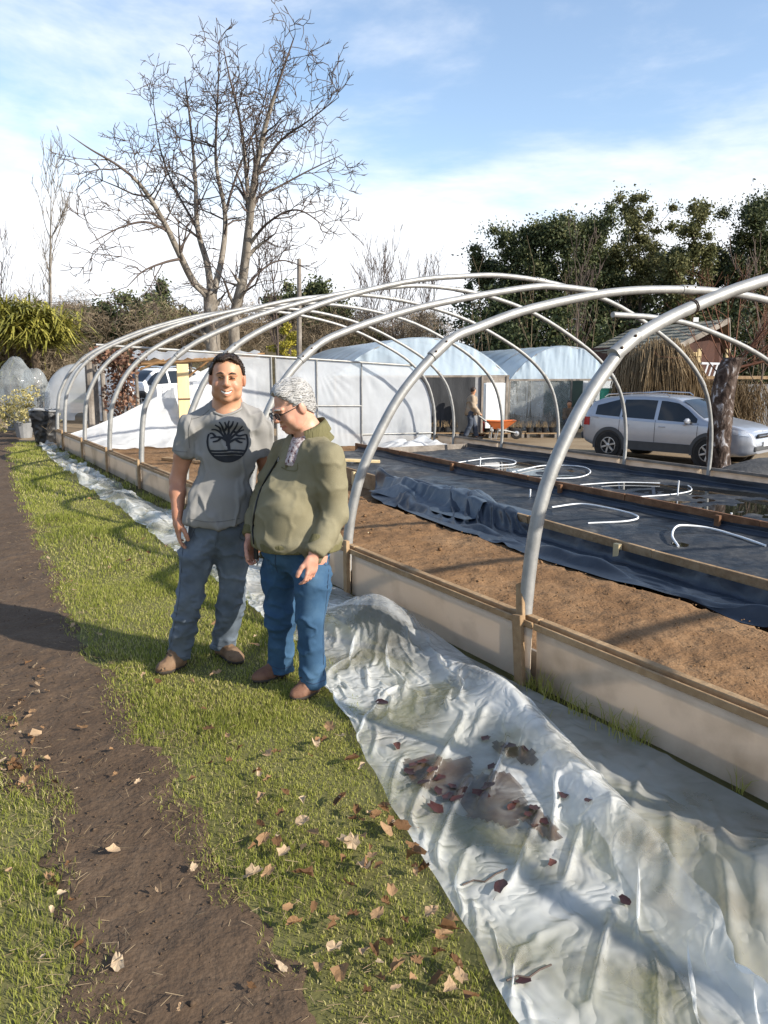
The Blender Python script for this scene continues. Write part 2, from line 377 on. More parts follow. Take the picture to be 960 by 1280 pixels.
M['olive'] = pmat('olive_leaf', [(0.06, 0.065, 0.026), (0.11, 0.115, 0.045), (0.17, 0.16, 0.07)], 0.7, 0.5, 3, attr='tint', trans=0.2, spec=0.2)
M['brush'] = pmat('brown_brush', [(0.09, 0.068, 0.045), (0.16, 0.125, 0.085), (0.24, 0.19, 0.13)], 0.9, 0.5, 3, attr='tint', spec=0.1)
M['straw'] = pmat('dry_straw', [(0.13, 0.09, 0.05), (0.26, 0.19, 0.11), (0.40, 0.31, 0.20)], 0.8, 0.6, 3, attr='tint', spec=0.15, trans=0.15)
M['palm'] = pmat('sword_leaf', [(0.08, 0.09, 0.015), (0.22, 0.21, 0.04), (0.42, 0.38, 0.09)], 0.45, 0.8, 3, attr='tint', trans=0.2)
M['yellow'] = pmat('yellow_green_needle', [(0.16, 0.15, 0.015), (0.32, 0.28, 0.03), (0.46, 0.40, 0.05)], 0.6, 0.8, 3, attr='tint', trans=0.2)
M['hill'] = pmat('scrubby_hillside', [(0.035, 0.03, 0.016), (0.075, 0.06, 0.03), (0.13, 0.105, 0.06)], 1.0, 0.25, 9, 0.6, 2, spec=0.05)
M['black'] = pmat('black_plastic', [(0.012, 0.012, 0.013), (0.022, 0.022, 0.023)], 0.5, 6)
M['greyplastic'] = pmat('grey_plastic', [(0.17, 0.175, 0.18), (0.25, 0.255, 0.26)], 0.5, 6)
M['shade'] = pmat('charcoal_shade_cloth', [(0.018, 0.020, 0.023), (0.035, 0.037, 0.041)], 0.85, 1.2, 5, 0.2, 10, stretch=(4, 4, 0.6))
M['white'] = pmat('white_board', [(0.66, 0.68, 0.70), (0.76, 0.77, 0.78)], 0.55, 2)
M['orange'] = pmat('orange_tray', [(0.52, 0.13, 0.035), (0.66, 0.19, 0.06)], 0.5, 4)
M['red'] = pmat('red_plastic', [(0.42, 0.03, 0.02), (0.52, 0.05, 0.03)], 0.4, 4)
M['greenp'] = pmat('green_plastic', [(0.01, 0.20, 0.12), (0.02, 0.28, 0.17)], 0.4, 4)
M['shingle'] = pmat('lichen_grey_shingle', [(0.13, 0.12, 0.09), (0.20, 0.19, 0.15), (0.30, 0.29, 0.23)], 0.95, 2.2, 8, 0.5, 20)
M['redwood'] = pmat('dark_red_boards', [(0.035, 0.014, 0.010), (0.075, 0.03, 0.02)], 0.8, 2.5, 6, 0.3, 15, stretch=(3, 3, 0.4))
M['yellowpale'] = pmat('pale_yellow_leaf', [(0.22, 0.19, 0.06), (0.42, 0.36, 0.14), (0.56, 0.50, 0.26)], 0.6, 3, attr='tint', trans=0.25)
M['vineleaf'] = pmat('dry_vine_leaf', [(0.08, 0.035, 0.022), (0.20, 0.10, 0.06), (0.38, 0.24, 0.16)], 0.7, 3, attr='tint', trans=0.2)
M['polewood'] = pmat('orange_brown_pole', [(0.20, 0.10, 0.04), (0.34, 0.19, 0.08), (0.44, 0.27, 0.13)], 0.7, 3)
M['mound'] = pmat('dark_sheeted_mound', [(0.045, 0.045, 0.045), (0.085, 0.083, 0.08)], 0.8, 3, 6, 0.4, 12)
M['brushbark'] = pmat('fibrous_bark', [(0.06, 0.042, 0.028), (0.13, 0.095, 0.06)], 0.9, 5, 6, 0.4, 20)
M['linerblue'] = pmat('blue_grey_liner', [(0.030, 0.045, 0.065), (0.055, 0.075, 0.10), (0.11, 0.13, 0.15)], 0.38, 2.0, 6, 0.15, 12, spec=0.5)
M['mud'] = film('muddy_water', (0.085, 0.050, 0.030), 0.30, 0.05, 0.08, dirt=(0.03, 0.018, 0.012), clear2=0.62, nscale=7, dscale=9)
# ------------------------------------------------------------------ terrain
def lines(*segs):
    return np.unique(np.concatenate([np.arange(a, b, s) for a, b, s in segs]).round(4))
# the ground sheet, lowered inside the tunnel where the soil floor and beds lie
vl = np.unique(np.concatenate([-np.geomspace(4, 700, 16)[::-1], np.arange(-4, 0, 0.5), [0.0, 0.03, 3, 6, 9.66, 9.76, 11, 12.5, 14], np.geomspace(15, 700, 15)]))
wlns = np.unique(np.concatenate([-np.geomspace(9, 500, 10)[::-1], [-8.05, -8.0], np.arange(-7, 14.4, 1.0), [14.5, 14.56], np.geomspace(16, 900, 22)]))
VV, WW = np.meshgrid(vl, wlns, indexing='ij')
Z = zg(VV) - 0.62 * ((VV > 0.02) & (VV < 9.7) & (WW > -8.02) & (WW < 14.52))
g = mesh('ground', T(VV, WW, Z), gridfaces(*VV.shape), [M['ground'], M['yard']],
         mi=None)
fm = np.zeros(len(g.data.polygons), np.int32)
cent = np.array([p.center[:] for p in g.data.polygons]); cv, cw = VW(cent)
fm[(cv > 9.7) & (cw < 40)] = 1; fm[(cw > 15.0) & (cw < 45) & (cv > -8)] = 1
g.data.polygons.foreach_set('material_index', fm); tag(g, kind='structure')

# trodden path: right and left edges in tunnel coordinates
def path_r(w): return np.interp(w, [-5, -1.42, 0.3, 2.0, 5, 9.4, 14, 17], [-1.98, -1.97, -1.95, -1.91, -1.72, -1.42, -1.0, -0.4])
def path_l(w): return np.interp(w, [-5, -1.1, 0.03, 1.0, 2.1, 5, 17, 22], [-2.55, -2.50, -2.43, -2.55, -2.9, -3.3, -3.6, -4.2])
pw = np.concatenate([np.arange(-2.6, 4.5, 0.025), np.geomspace(4.5, 19, 130)])
us = np.linspace(0, 1, 56)
PW, PU = np.meshgrid(pw, us, indexing='ij')
el = path_l(PW) + 0.12 * fbm(PW, 0 * PW + 9, 0, 4.5, 5); er = path_r(PW) + 0.10 * fbm(PW, 0 * PW + 3, 0, 4.8, 5)
PV = el + (er - el) * PU
edge = np.minimum(PU, 1 - PU) * (er - el)
rel = 0.014 * fbm(PV, PW, 0, 3.0) + 0.005 * fbm(PV, PW, 5, 16.0) + 0.003 * np.maximum(0, fbm(PV, PW, 3, 38.0, 2))
pz = 0.012 + rel * np.clip(edge / 0.12, 0, 1) - 0.012 * np.sin(np.clip(PU, 0, 1) * math.pi)
pz = np.maximum(pz, 0.004) + 0.002; pz = pz * np.clip(edge / 0.05, 0, 1) + 0.003 * (1 - np.clip(edge / 0.05, 0, 1))
tag(mesh('dirt_path', T(PV, PW, pz), gridfaces(*PV.shape), M['path'], smooth=True), kind='structure')

# soil floor of the tunnel
def plA(w): return 2.98 + 0.065 * w
def plB(w): return 5.58 + 0.055 * w
def zsoil(v, w):
    z = zg(v) + 0.0
    inbed = (v > plA(w) - 0.85) & (w < 12.9)
    return np.where(inbed, np.minimum(z, np.interp(v, [0, 3.3, 5.9, 9.7], [-0.27, -0.27, -0.42, -0.58])), z)
sv = lines((0.03, 3.2, 0.035), (3.2, 9.70, 0.25)); sw = lines((-4.5, 6.5, 0.035), (6.5, 14.42, 0.09))
SV, SW = np.meshgrid(sv, sw, indexing='ij')
sz = zsoil(SV, SW) + 0.022 * fbm(SV, SW, 0, 2.6) + 0.014 * fbm(SV, SW, 4, 9.0) + 0.013 * np.maximum(0, fbm(SV, SW, 8, 24.0, 2))
tag(mesh('soil_floor', T(SV, SW, sz), gridfaces(*SV.shape), M['soil'], smooth=True), kind='structure')

# ------------------------------------------------------------------ cloth relaxation for films and liners
def relax(P, ru, rv, hfun, steps=90, grav=0.0010, pin=None, inner=3, mu=0.5, bend=0.12, bend4=0.0):
    """position-based sheet: P (n,m,3), rest lengths ru along axis 0, rv along axis 1, hfun(P) = floor height"""
    P = P.copy(); Q = P.copy()
    if pin is not None: pinp = P[pin].copy()
    def solve(sa, sb, L, k):
        a, b = P[sa], P[sb]; d = b - a; ln = np.linalg.norm(d, axis=2) + 1e-9
        c = (0.5 * k * (ln - L) / ln)[..., None] * d
        P[sa] += c; P[sb] -= c
    S = slice
    n, m = P.shape[:2]
    ld = np.sqrt(ru[:, :-1] ** 2 + rv[:-1, :] ** 2)
    for st in range(steps):
        v = (P - Q) * 0.93; Q = P.copy(); P += v; P[..., 2] -= grav
        for it in range(inner):
            for o in (0, 1):
                solve((S(o, n - 1, 2), S(None)), (S(o + 1, n, 2), S(None)), ru[o:n - 1:2], 0.9)
                solve((S(None), S(o, m - 1, 2)), (S(None), S(o + 1, m, 2)), rv[:, o:m - 1:2], 0.9)
            for o in (0, 1):
                solve((S(o, n - 1, 2), S(0, m - 1)), (S(o + 1, n, 2), S(1, m)), ld[o::2], 0.5)
                solve((S(o, n - 1, 2), S(1, m)), (S(o + 1, n, 2), S(0, m - 1)), ld[o::2], 0.5)
            # bending
            solve((S(None), S(0, m - 2)), (S(None), S(2, m)), rv[:, :-1] + rv[:, 1:], bend)
            solve((S(0, n - 2), S(None)), (S(2, n), S(None)), ru[:-1] + ru[1:], bend)
            if bend4 > 0:
                solve((S(None), S(0, m - 5)), (S(None), S(5, m)), sum(rv[:, i:m - 5 + i] for i in range(5)), bend4)
                solve((S(0, n - 5), S(None)), (S(5, n), S(None)), sum(ru[i:n - 5 + i] for i in range(5)), bend4)
            if pin is not None: P[pin] = pinp
            h = hfun(P); hit = P[..., 2] < h
            P[..., 2] = np.maximum(P[..., 2], h)
            P[hit, :2] = Q[hit, :2] + (P[hit, :2] - Q[hit, :2]) * (1 - mu)
    return P
def sm2(P, k=1):
    for _ in range(k):
        A = P.copy()
        A[1:-1] = 0.5 * P[1:-1] + 0.25 * (P[:-2] + P[2:]); B = A.copy()
        B[:, 1:-1] = 0.5 * A[:, 1:-1] + 0.25 * (A[:, :-2] + A[:, 2:]); P = B
    return P

# ------------------------------------------------------------------ tunnel frame
frame = thing('tunnel_frame', T(0.0, 0.0, 0.0), 'long bare greenhouse frame of curved grey steel hoops on low plank sides', 'greenhouse frame')
BASE = [(0, -0.25), (0.0, 0.34), (0.06, 0.95), (0.15, 1.22), (0.35, 1.56), (0.7, 1.88), (1.2, 2.14), (2.0, 2.45), (3.1, 2.74), (4.0, 2.87), (4.8, 2.92),
        (5.9, 2.83), (7.1, 2.57), (8.3, 2.08), (9.0, 1.66), (9.45, 1.2), (9.67, .65), (9.74, .1), (9.72, -.4), (9.70, -0.8)]
H0 = [(0, -0.25), (0, 0.33), (.09, .93), (.32, 1.37), (.57, 1.66), (.73, 1.79), (1.18, 1.97), (1.9, 2.17), (3.0, 2.36), (4.2, 2.42), (5.4, 2.36), (6.8, 2.15), (8.2, 1.72), (9.0, 1.36), (9.5, .85), (9.72, .2), (9.72, -.4), (9.70, -0.8)]
H1 = [(0, -0.25), (0, 0.34), (.1, .82), (.3, 1.21), (.52, 1.51), (.88, 1.83), (1.16, 1.94), (1.69, 2.10), (2.59, 2.27), (3.4, 2.34), (4.2, 2.355), (4.98, 2.31), (6.2, 2.17), (7.6, 1.86), (8.7, 1.46), (9.4, .95), (9.7, .3), (9.72, -.3), (9.70, -0.8)]
H2a = [(0, -0.25), (0, 0.34), (.08, .86), (.2, 1.2), (.42, 1.54), (.73, 1.82), (1.04, 1.97), (1.71, 2.18), (2.36, 2.33), (3.44, 2.52), (3.9, 2.55), (4.5, 2.53)]
H2b = [(4.84, 2.27), (5.6, 2.26), (6.3, 2.20), (7.0, 2.06), (7.74, 1.87), (8.4, 1.62), (9.1, 1.2), (9.5, .75), (9.72, .2), (9.72, -.3), (9.70, -0.8)]
PR = 0.037
def hoop(prof, w, wob=0.0, n=70):
    P = crv(prof, n); jj = 0.02 * np.sin(np.linspace(0, 7, n) + w) * wob
    return T(P[:, 0], w + jj, P[:, 1])
for k in range(-2, 9):                                   # two more hoops stand beside the camera and throw their shadows in
    w = SPC * (K8 if k == 8 else k)
    prof = H0 if k < 0 else [H0, H1, H2a][k] if k < 3 else [(a, b + (0.015 * math.sin(k * 2.1 + a) if b > 0.4 else 0)) for a, b in BASE]
    P = hoop(prof, w, 1.0, 80 if k != 2 else 52)
    m = MB()
    m.tube(P, PR if k < 3 else PR * 0.98, 14)
    hp = autosmooth(m.build('hoop', M['galv'], frame), 60)
    L = np.concatenate([[0], np.cumsum(np.linalg.norm(np.diff(P, axis=0), axis=1))])
    def at(s):
        i = int(np.searchsorted(L, s)); i = min(max(i, 1), len(P) - 2); return P[i], (P[i + 1] - P[i - 1]) / np.linalg.norm(P[i + 1] - P[i - 1])
    # sleeve joints where two pipe lengths meet
    for s in ([2.18, 5.1] if k < 2 else [2.2] if k == 2 else [2.2, L[-1] * 0.51, L[-1] - 2.4]):
        if s > L[-1]: continue
        p, d = at(s); sm = MB(); sm.tube([p - d * 0.10, p - d * 0.098, p + d * 0.098, p + d * 0.10], [PR * 0.9, PR * 1.16, PR * 1.16, PR * 0.9], 14)
        autosmooth(sm.build('sleeve', M['galv'], hp), 40)
        for q in (-0.06, 0.06):
            bm_ = MB(); up = np.cross(d, np.array([*AX[:2], 0])); c = p + d * q + up * PR * 0.6 - AX * PR * 0.9
            bm_.lathe(c, [(0.008, 0), (0.008, 0.010), (0.005, 0.013)], 6, -AX)
            bm_.build('bolt', M['rust'], hp)
    if k == 2:
        m = MB(); m.tube(hoop(H2b, w, 0.0, 40), PR * 0.95, 14); hb = autosmooth(m.build('hoop', M['galv'], frame), 60)
        tag(hb, 'loose outer half of a steel hoop with a free end')
    if k == 0:                                           # wire twisted round the pipe with a small white tag
        p, d = at(2.75); wm = MB()
        a = np.linspace(0, 4 * math.pi, 40); u = np.cross(d, AX)
        wm.tube(p + (np.cos(a)[:, None] * u + np.sin(a)[:, None] * AX) * (PR + 0.003) + d * (a / 4 / math.pi * 0.03)[:, None], 0.003, 5)
        wm.tube([p + u * -0.04, p + u * -0.06 + d * 0.01, p - u * 0.08], 0.003, 5)
        wm.build('tie_wire', M['rust'], hp)
        wm = MB(); wm.box(p - u * 0.075 - AX * 0.01 + d * 0.02, (0.03, 0.006, 0.025)); wm.build('tag', M['white'], hp)

# low side wall nearest the path: film panels nailed to rails and stakes
wst = [-6.0, -3.9] + [SPC * k - 0.12 for k in range(0, 8)] + [14.38]
for i in range(len(wst) - 1):
    a, b = wst[i], wst[i + 1]
    nu = 24; ww = np.linspace(a + 0.015, b - 0.015, nu); zz = np.linspace(-0.12, 0.318, 7)
    A, B = np.meshgrid(ww, zz, indexing='ij')
    vv = -0.045 + 0.012 * fbm(A, B, i, 1.7) * np.sin((B + 0.1) / 0.45 * math.pi)
    P1 = T(vv, A, B); n_ = nu * 7
    o = mesh('side_panel', P1.reshape(-1, 3), gridfaces(nu, 7), M['panel'], frame, True)
    so_ = o.modifiers.new('thickness', 'SOLIDIFY'); so_.thickness = 0.003
    m = MB(); m.bar(T(-0.0, a + 0.004, 0.333), T(-0.0, b - 0.004, 0.333 + 0.006 * math.sin(i * 3.1)), 0.045, 0.034, bev=0.004); m.build('top_rail', M['wood'], frame)
    m = MB(); m.bar(T(-0.058, a + 0.006, 0.322), T(-0.058, b - 0.006, 0.322), 0.016, 0.034, bev=0.003); m.build('nailing_batten', M['wood'], frame)
    m = MB(); m.bar(T(0.03, a + 0.006, 0.0), T(0.03, b - 0.006, 0.0), 0.025, 0.30, bev=0.003); m.build('kick_board', M['woodgrey'], frame)
    if 1 < i < 10 and i != 2:
        m = MB(); m.bar(T(-0.085, a - 0.0, -0.15), T(-0.075, a + 0.02, 0.40), 0.05, 0.03, up=BX, bev=0.003); m.build('stake', M['wood'], frame)
# the leaning split stake by the front hoop
m = MB()
q0, q1 = GZ(638, 848, 0.0), None
m.bar(T(-0.10, -0.10, -0.18), T(-0.078, -0.02, 0.36), 0.066, 0.028, up=BX, bev=0.003)
m.build('stake', M['wood'], frame)
m = MB(); m.bar(T(-0.07, -0.04, 0.30), T(0.005, 0.06, 0.50), 0.055, 0.022, up=BX, bev=0.003)
tag(m.build('stake', M['wood'], frame), 'upper half of split brown stake leaning on the front hoop')
# far side wall
for i in range(9):
    a, b = (SPC * (i - 0.9)), SPC * (i + 0.1); a, b = max(a, -1.8), min(b, 14.38)
    if b - a < 0.2: continue
    A, B = np.meshgrid(np.linspace(a + .01, b - .01, 12), np.linspace(-0.95, -0.215, 5), indexing='ij')
    o = mesh('side_panel', T(9.80 + 0.01 * fbm(A, B, i + 30, 1.5), A, B).reshape(-1, 3), gridfaces(12, 5), M['panel'], frame, True)
    so_ = o.modifiers.new('thickness', 'SOLIDIFY'); so_.thickness = 0.003
    m = MB(); m.bar(T(9.775, a + .004, -0.21), T(9.775, b - .004, -0.21), 0.035, 0.05, bev=0.003); m.build('top_rail', M['woodgrey'], frame)

# ------------------------------------------------------------------ end wall of film on a light frame
WE = SPC * K8 + 0.05
ew = thing('tunnel_end_wall', T(6.0, WE, zg(6.0)), 'milky film end wall stretched on a thin metal frame behind the two men', 'film wall')
def rail(p, q, r=0.022, name='rail'):
    m = MB(); m.tube([T(p[0], WE, p[1]), T(q[0], WE, q[1])], r, 8); return autosmooth(m.build(name, M['galv'], ew), 50)
topz = lambda v: 2.08 - 0.0535 * (v - 1.1)
rail((0.9, topz(0.9)), (8.98, topz(8.98)), 0.028, 'top_rail')
posts = [3.62, 4.91, 5.02, 6.13, 7.42]
for v in posts: rail((v, float(zg(v)) - 0.1), (v, topz(v)), 0.02, 'post')
rail((4.95, 0.70), (7.42, 0.63), 0.018); rail((7.42, -0.11), (9.70, -0.17), 0.02)
hz_ = lambda v: np.interp(v, [9.0 - 8.98 + 8.0, 8.3, 9.0, 9.45, 9.67, 9.73], [2.2, 2.06, 1.62, 1.18, .63, .1])
pans = [(3.62, 4.91), (5.02, 6.13), (6.13, 7.42), (7.42, 9.68)]
for i, (a, b) in enumerate(pans):
    U, S = np.meshgrid(np.linspace(a + .01, b - .01, 44), np.linspace(0, 1, 40), indexing='ij')
    hi = np.minimum(topz(U), hz_(U)) - 0.03; lo = zg(U) + 0.0
    zz = lo + (hi - lo) * S
    cor = np.minimum(np.minimum(U - a, b - U), 0.5) * np.minimum(1, np.minimum(S, 1 - S) * 4)
    th = np.arctan2(zz - topz(a), U - a + 0.05)           # fans of stretch wrinkles from the top corners
    wr = 0.018 * np.sin(th * (34 if i == 2 else 14) + i) * np.exp(-((U - a) ** 2 + (topz(a) - zz) ** 2) / 1.1) + 0.02 * fbm(U * 2.5, zz * 0.7, i, 1.3)
    wr += 0.010 * np.sin(U * 34 + 3 * fbm(U, zz, 3, 1)) * np.exp(-((S - 0.05) / 0.25) ** 2)
    mesh('film_panel', T(U, WE + 0.03 + wr * np.clip(cor * 3, 0, 1), zz), gridfaces(44, 40), M['filmE'], ew, True)
# fallen film hanging from the wall and slumping to the left
nU, nS = 110, 60
U, S = np.meshgrid(np.linspace(0, 1, nU), np.linspace(0, 1, nS), indexing='ij')
v_ = 0.15 + 3.65 * U; top = np.interp(U, [0, .12, .3, .55, .8, 1.0], [0.22, 0.36, 0.60, 1.02, 1.52, 1.86]) + 0.02 * fbm(U * 3, U * 0, 2, 2)
z_ = zg(v_) + 0.02 + (top - zg(v_) - 0.02) * S
slump = (1 - S) ** 2 * (0.95 - 0.25 * U)
wv = 0.10 * fbm(U * 4, S * 1.2, 1, 1.5) + 0.05 * np.sin(U * 17 + S * 4 + 2 * fbm(U, S, 4, 4)) * (1 - S)
zz = z_ + 0.05 * np.abs(fbm(U * 7, S * 5, 9, 2)) * (1 - S)
fs = mesh('fallen_film', T(v_ + 0.08 * fbm(U, S, 6, 3) - 0.25 * (1 - S) * (1 - U), WE - 0.12 - slump + wv * (0.4 + (1 - S)), zz), gridfaces(nU, nS), M['filmC'], None, True)
tag(fs, 'loose white film slumped from the end wall towards the left hoops', 'plastic film')
# crumpled end of film lying at the wall's foot on the right
def heap(name, v0, v1, w0, w1, hgt, seed, mat, label, cat, n=46, zbase=None):
    U, S = np.meshgrid(np.linspace(0, 1, n), np.linspace(0, 1, n), indexing='ij')
    v_ = v0 + (v1 - v0) * U + 0.06 * fbm(U, S, seed, 5); w_ = w0 + (w1 - w0) * S + 0.06 * fbm(U, S, seed + 3, 5)
    e = np.clip(np.minimum(np.minimum(U, 1 - U), np.minimum(S, 1 - S)) * 5, 0, 1)
    z_ = (zg(v_) if zbase is None else zbase) + 0.012 + hgt * e * (0.25 + np.abs(fbm(U, S, seed + 5, 2.6, 3)) * 1.2)
    o = mesh(name, T(v_, w_, z_), gridfaces(n, n), mat, None, True); tag(o, label, cat); return o
heap('crumpled_film', 7.6, 9.5, 13.1, 14.2, 0.22, 21, M['filmC'], 'crumpled white film heaped at the right foot of the end wall', 'plastic film', zbase=-0.42)

# ------------------------------------------------------------------ plank beds with liners
bed = thing('plank_bed', T(6.0, 5.0, -0.5), 'terraced plank beds for shallow water inside the bare tunnel', 'planting bed')
def plank_line(f, z0, z1, wa, wb, n, mat, th=0.045):
    e = np.linspace(wa, wb, n + 1)
    for i in range(n):
        a, b = e[i] + .006, e[i + 1] - .006
        m = MB(); dz = 0.008 * math.sin(i * 2.3); dv = 0.01 * math.sin(i * 4.1)
        m.bar(T(f(a) + dv, a, (z0 + z1) / 2 + dz), T(f(b) + dv, b, (z0 + z1) / 2 - dz), th, z1 - z0, bev=0.005); m.build('plank', mat, bed)
plank_line(plA, -0.36, -0.03, -2.0, 12.6, 8, M['wood'])
plank_line(plB, -0.48, -0.13, -2.0, 12.8, 7, M['woodred'])
plank_line(lambda w: 9.62, -0.70, -0.32, -1.5, 12.8, 6, M['woodgrey'])
for (va, vb, w_) in ((3.9, 6.3, 12.72), (6.45, 9.6, 12.85)):
    m = MB(); m.bar(T(va, w_, -0.40), T(vb, w_, -0.44), 0.045, 0.22, bev=0.004); m.build('plank', M['woodgrey'], bed)
for w_ in (2.05, 4.9, 7.9):
    m = MB(); m.box(T(plA(w_) - 0.055, w_, -0.20), (0.05, 0.07, 0.30), np.stack([BX, AX, [0, 0, 1]], 1), 0.004); m.build('peg', M['woodnew'], bed)
    m = MB(); m.box(T(plB(w_) - 0.055, w_ + .7, -0.30), (0.05, 0.07, 0.30), np.stack([BX, AX, [0, 0, 1]], 1), 0.004); m.build('peg', M['woodred'], bed)
def bedliner(name, fl, fr, zl, zr, zf, wa, wb, seed, label, mat, nv=70, nw=170):
    """liner: up the left plank, across the floor, up the right plank"""
    S = np.linspace(0, 1, nv); w_ = np.linspace(wa, wb, nw)
    W_, S_ = np.meshgrid(w_, S, indexing='ij')
    a, b = fl(W_), fr(W_)
    u = np.interp(S_, [0, .12, .2, .8, .88, 1.0], [0, .004, .05, .95, .996, 1.0]); v_ = a + (b - a) * u
    z_ = np.interp(S_, [0, .12, .2, .8, .88, 1.0], [zl, zf + .05, zf, zf, zf + .05, zr])
    sl = np.clip(np.abs(S_ - .5) * 2 - .6, 0, 1) / .4
    v_ = v_ - np.sign(S_ - .5) * sl * 0.03 * (1 + fbm(W_, S_, seed, 2.2)) + 0.0
    fl_ = np.clip(1 - np.abs(S_ - .5) * 2.6, 0, 1)
    z_ = z_ + (0.035 * fbm(v_, W_, seed, 1.1) + 0.02 * np.abs(fbm(v_ * .6, W_ * 1.5, seed + 2, 4))) * (0.3 + fl_) * (1 - 0.75 * sl)
    z_ += 0.02 * fbm(W_, 0 * W_, seed + 9, 1.5) * sl
    o = mesh(name, T(v_, W_, z_), gridfaces(nw, nv), mat, None, True, mi=None)
    fmi = np.zeros((nw - 1, nv - 1), np.int32); fmi[:, int(nv * .19):int(nv * .81)] = 1
    o.data.polygons.foreach_set('material_index', fmi.ravel())
    return tag(o, label, 'pond liner')
bedliner('bed_liner', lambda w: plA(w) + .03, lambda w: plB(w) - .03, -.06, -.20, -.305, -2.0, 12.6, 1, 'black liner with dusty floor in the middle bed between two plank lines', [M['liner'], M['linerdusty']])
bedliner('bed_liner', lambda w: plB(w) + .03, lambda w: 9.585 + 0 * w, -.19, -.30, -.455, -2.0, 12.75, 7, 'black liner of the far bed along the wall beside the parked car', [M['liner'], M['linerdusty']])
# standing water in the beds
def puddle(c, rad, z, seed, label):
    a = np.linspace(0, 2 * math.pi, 48, endpoint=False); rr = 1 + 0.35 * fbm(np.cos(a) * 1.2, np.sin(a) * 1.2, seed, 1.3)
    P = T(c[0] + rad[0] * rr * np.cos(a), c[1] + rad[1] * rr * np.sin(a), z)
    m = MB(); m.prism(P, (0, 0, -0.02)); tag(m.build('water_puddle', M['water']), label, 'puddle')
puddle((5.0, 1.6), (0.75, 0.95), -.296, 3, 'muddy water lying in the near end of the middle bed')
puddle((8.2, 4.2), (1.15, 2.4), -.446, 5, 'dark water sheet in the far bed reflecting the hoop legs')
puddle((8.3, 9.0), (0.9, 1.3), -.449, 8, 'small dark puddle in the far bed near the end wall')

# loose liner spilling out of the first bed on to the soil
n, m_ = 210, 64
wv_ = np.linspace(-1.9, 7.2, n); S = np.linspace(0, 1, m_)
W_, S_ = np.meshgrid(wv_, S, indexing='ij')
fe = np.interp(W_, [-2, .1, 1.4, 2.5, 4.3, 5.6, 6.6, 7.2], [2.55, 2.40, 2.16, 2.20, 2.42, 2.70, 3.05, 3.4]) - 0.06 * fbm(W_, 0 * W_, 3, 3)
be = plA(W_) - 0.062
over = np.interp(W_, [3.6, 4.3, 5.0, 6.3, 6.9, 7.2], [0, .35, 1.1, 1.0, .45, .2])          # the flap thrown over the plank
be = be + over
V_ = fe + (be - fe) * S_
def hl(P):
    v, w = VW(P); a = plA(w)
    soil = zg(v) + 0.01
    inb = np.clip((v - (a - 0.75)) / 0.12, 0, 1)
    z = soil * (1 - inb) + (-0.225) * inb
    z = np.where(v > a - 0.045, -0.022, z)
    z = np.where(v > a + 0.06, -0.28, z)
    fr = np.interp(w, [-2, .1, 1.4, 2.5, 4.3, 5.6, 6.6, 7.2], [2.55, 2.40, 2.22, 2.30, 2.58, 2.85, 3.15, 3.4])
    roll = 0.075 * np.exp(-((v - fr - .13 - .05 * np.sin(w * 2.3)) / .075) ** 2) * (1 + .5 * np.sin(w * 3.7 + 1) + .3 * np.sin(w * 9))
    flap = 0.16 * np.exp(-((w - 4.75) / .55) ** 2 - ((v - a - .25) / .3) ** 2) + 0.10 * np.exp(-((w - 5.9) / .5) ** 2 - ((v - a + .1) / .3) ** 2)
    return z + 0.008 + roll + flap
P0 = T(V_, W_, 0 * W_)
z0 = hl(P0) + 0.06 + 0.24 * np.maximum(0, fbm(V_ + .4 * W_, W_ * .6, 2, 2.4)) + 0.07 * fbm(V_ - .5 * W_, W_, 6, 4.0)
z0 += 0.22 * np.exp(-((W_ - 4.9) / .8) ** 2 - ((V_ - plA(W_) - .35) / .35) ** 2)
P0[..., 2] = z0
pin = np.zeros((n, m_), bool); pin[:, -1] = over[:, -1] < 0.05
P0[pin, 2] = -0.10
ru = np.linalg.norm(np.diff(T(V_, W_, 0 * W_), axis=0), axis=2) * 1.04
rv = np.linalg.norm(np.diff(T(V_, W_, 0 * W_), axis=1), axis=2) * 1.42
Pl = relax(P0, ru, rv, hl, steps=34, grav=0.0016, mu=0.6, pin=pin, bend=0.2)
lo = mesh('loose_liner', sm2(Pl, 1), gridfaces(n, m_), M['liner'], None, True)
ss = lo.modifiers.new('smooth', 'SUBSURF'); ss.levels = 1; ss.render_levels = 1
tag(lo, 'rumpled blue black liner spilling from the front bed on to bare soil', 'pond liner')
U, S = np.meshgrid(np.linspace(0, 1, 60), np.linspace(0, 1, 80), indexing='ij')
fv = 2.95 + 1.35 * U + .05 * fbm(U, S, 44, 4) + .12 * (S - .5); fw = 4.25 + 2.5 * S + .06 * fbm(U, S, 47, 4)
rd = .26 * np.exp(-((U - .52 - .25 * (S - .3)) / .16) ** 2 - ((S - .28) / .22) ** 2) + .16 * np.exp(-((U - .3 + .3 * S) / .12) ** 2) * np.exp(-((S - .75) / .25) ** 2)
ed = np.clip(np.minimum(np.minimum(U, 1 - U), np.minimum(S, 1 - S)) * 8, 0, 1)
fz = np.where(fv < plA(fw) + .05, np.where(fv > plA(fw) - .12, -.015, -.20), -.27) + .01
for _ in range(5): fz[1:-1] = .25 * fz[:-2] + .5 * fz[1:-1] + .25 * fz[2:]
fz = np.maximum(fz, np.where(np.abs(fv - plA(fw)) < .09, .0, -9)) + .015 + rd * ed + .07 * np.abs(fbm(U + .4 * S, S, 41, 4.0)) * ed
lf = mesh('liner_flap', T(fv, fw, fz), gridfaces(60, 80), M['linerblue'], None, True); sf_ = lf.modifiers.new('smooth', 'SUBSURF'); sf_.levels = sf_.render_levels = 1
tag(lf, 'tented flap of blue grey liner thrown over the plank of the front bed', 'pond liner')
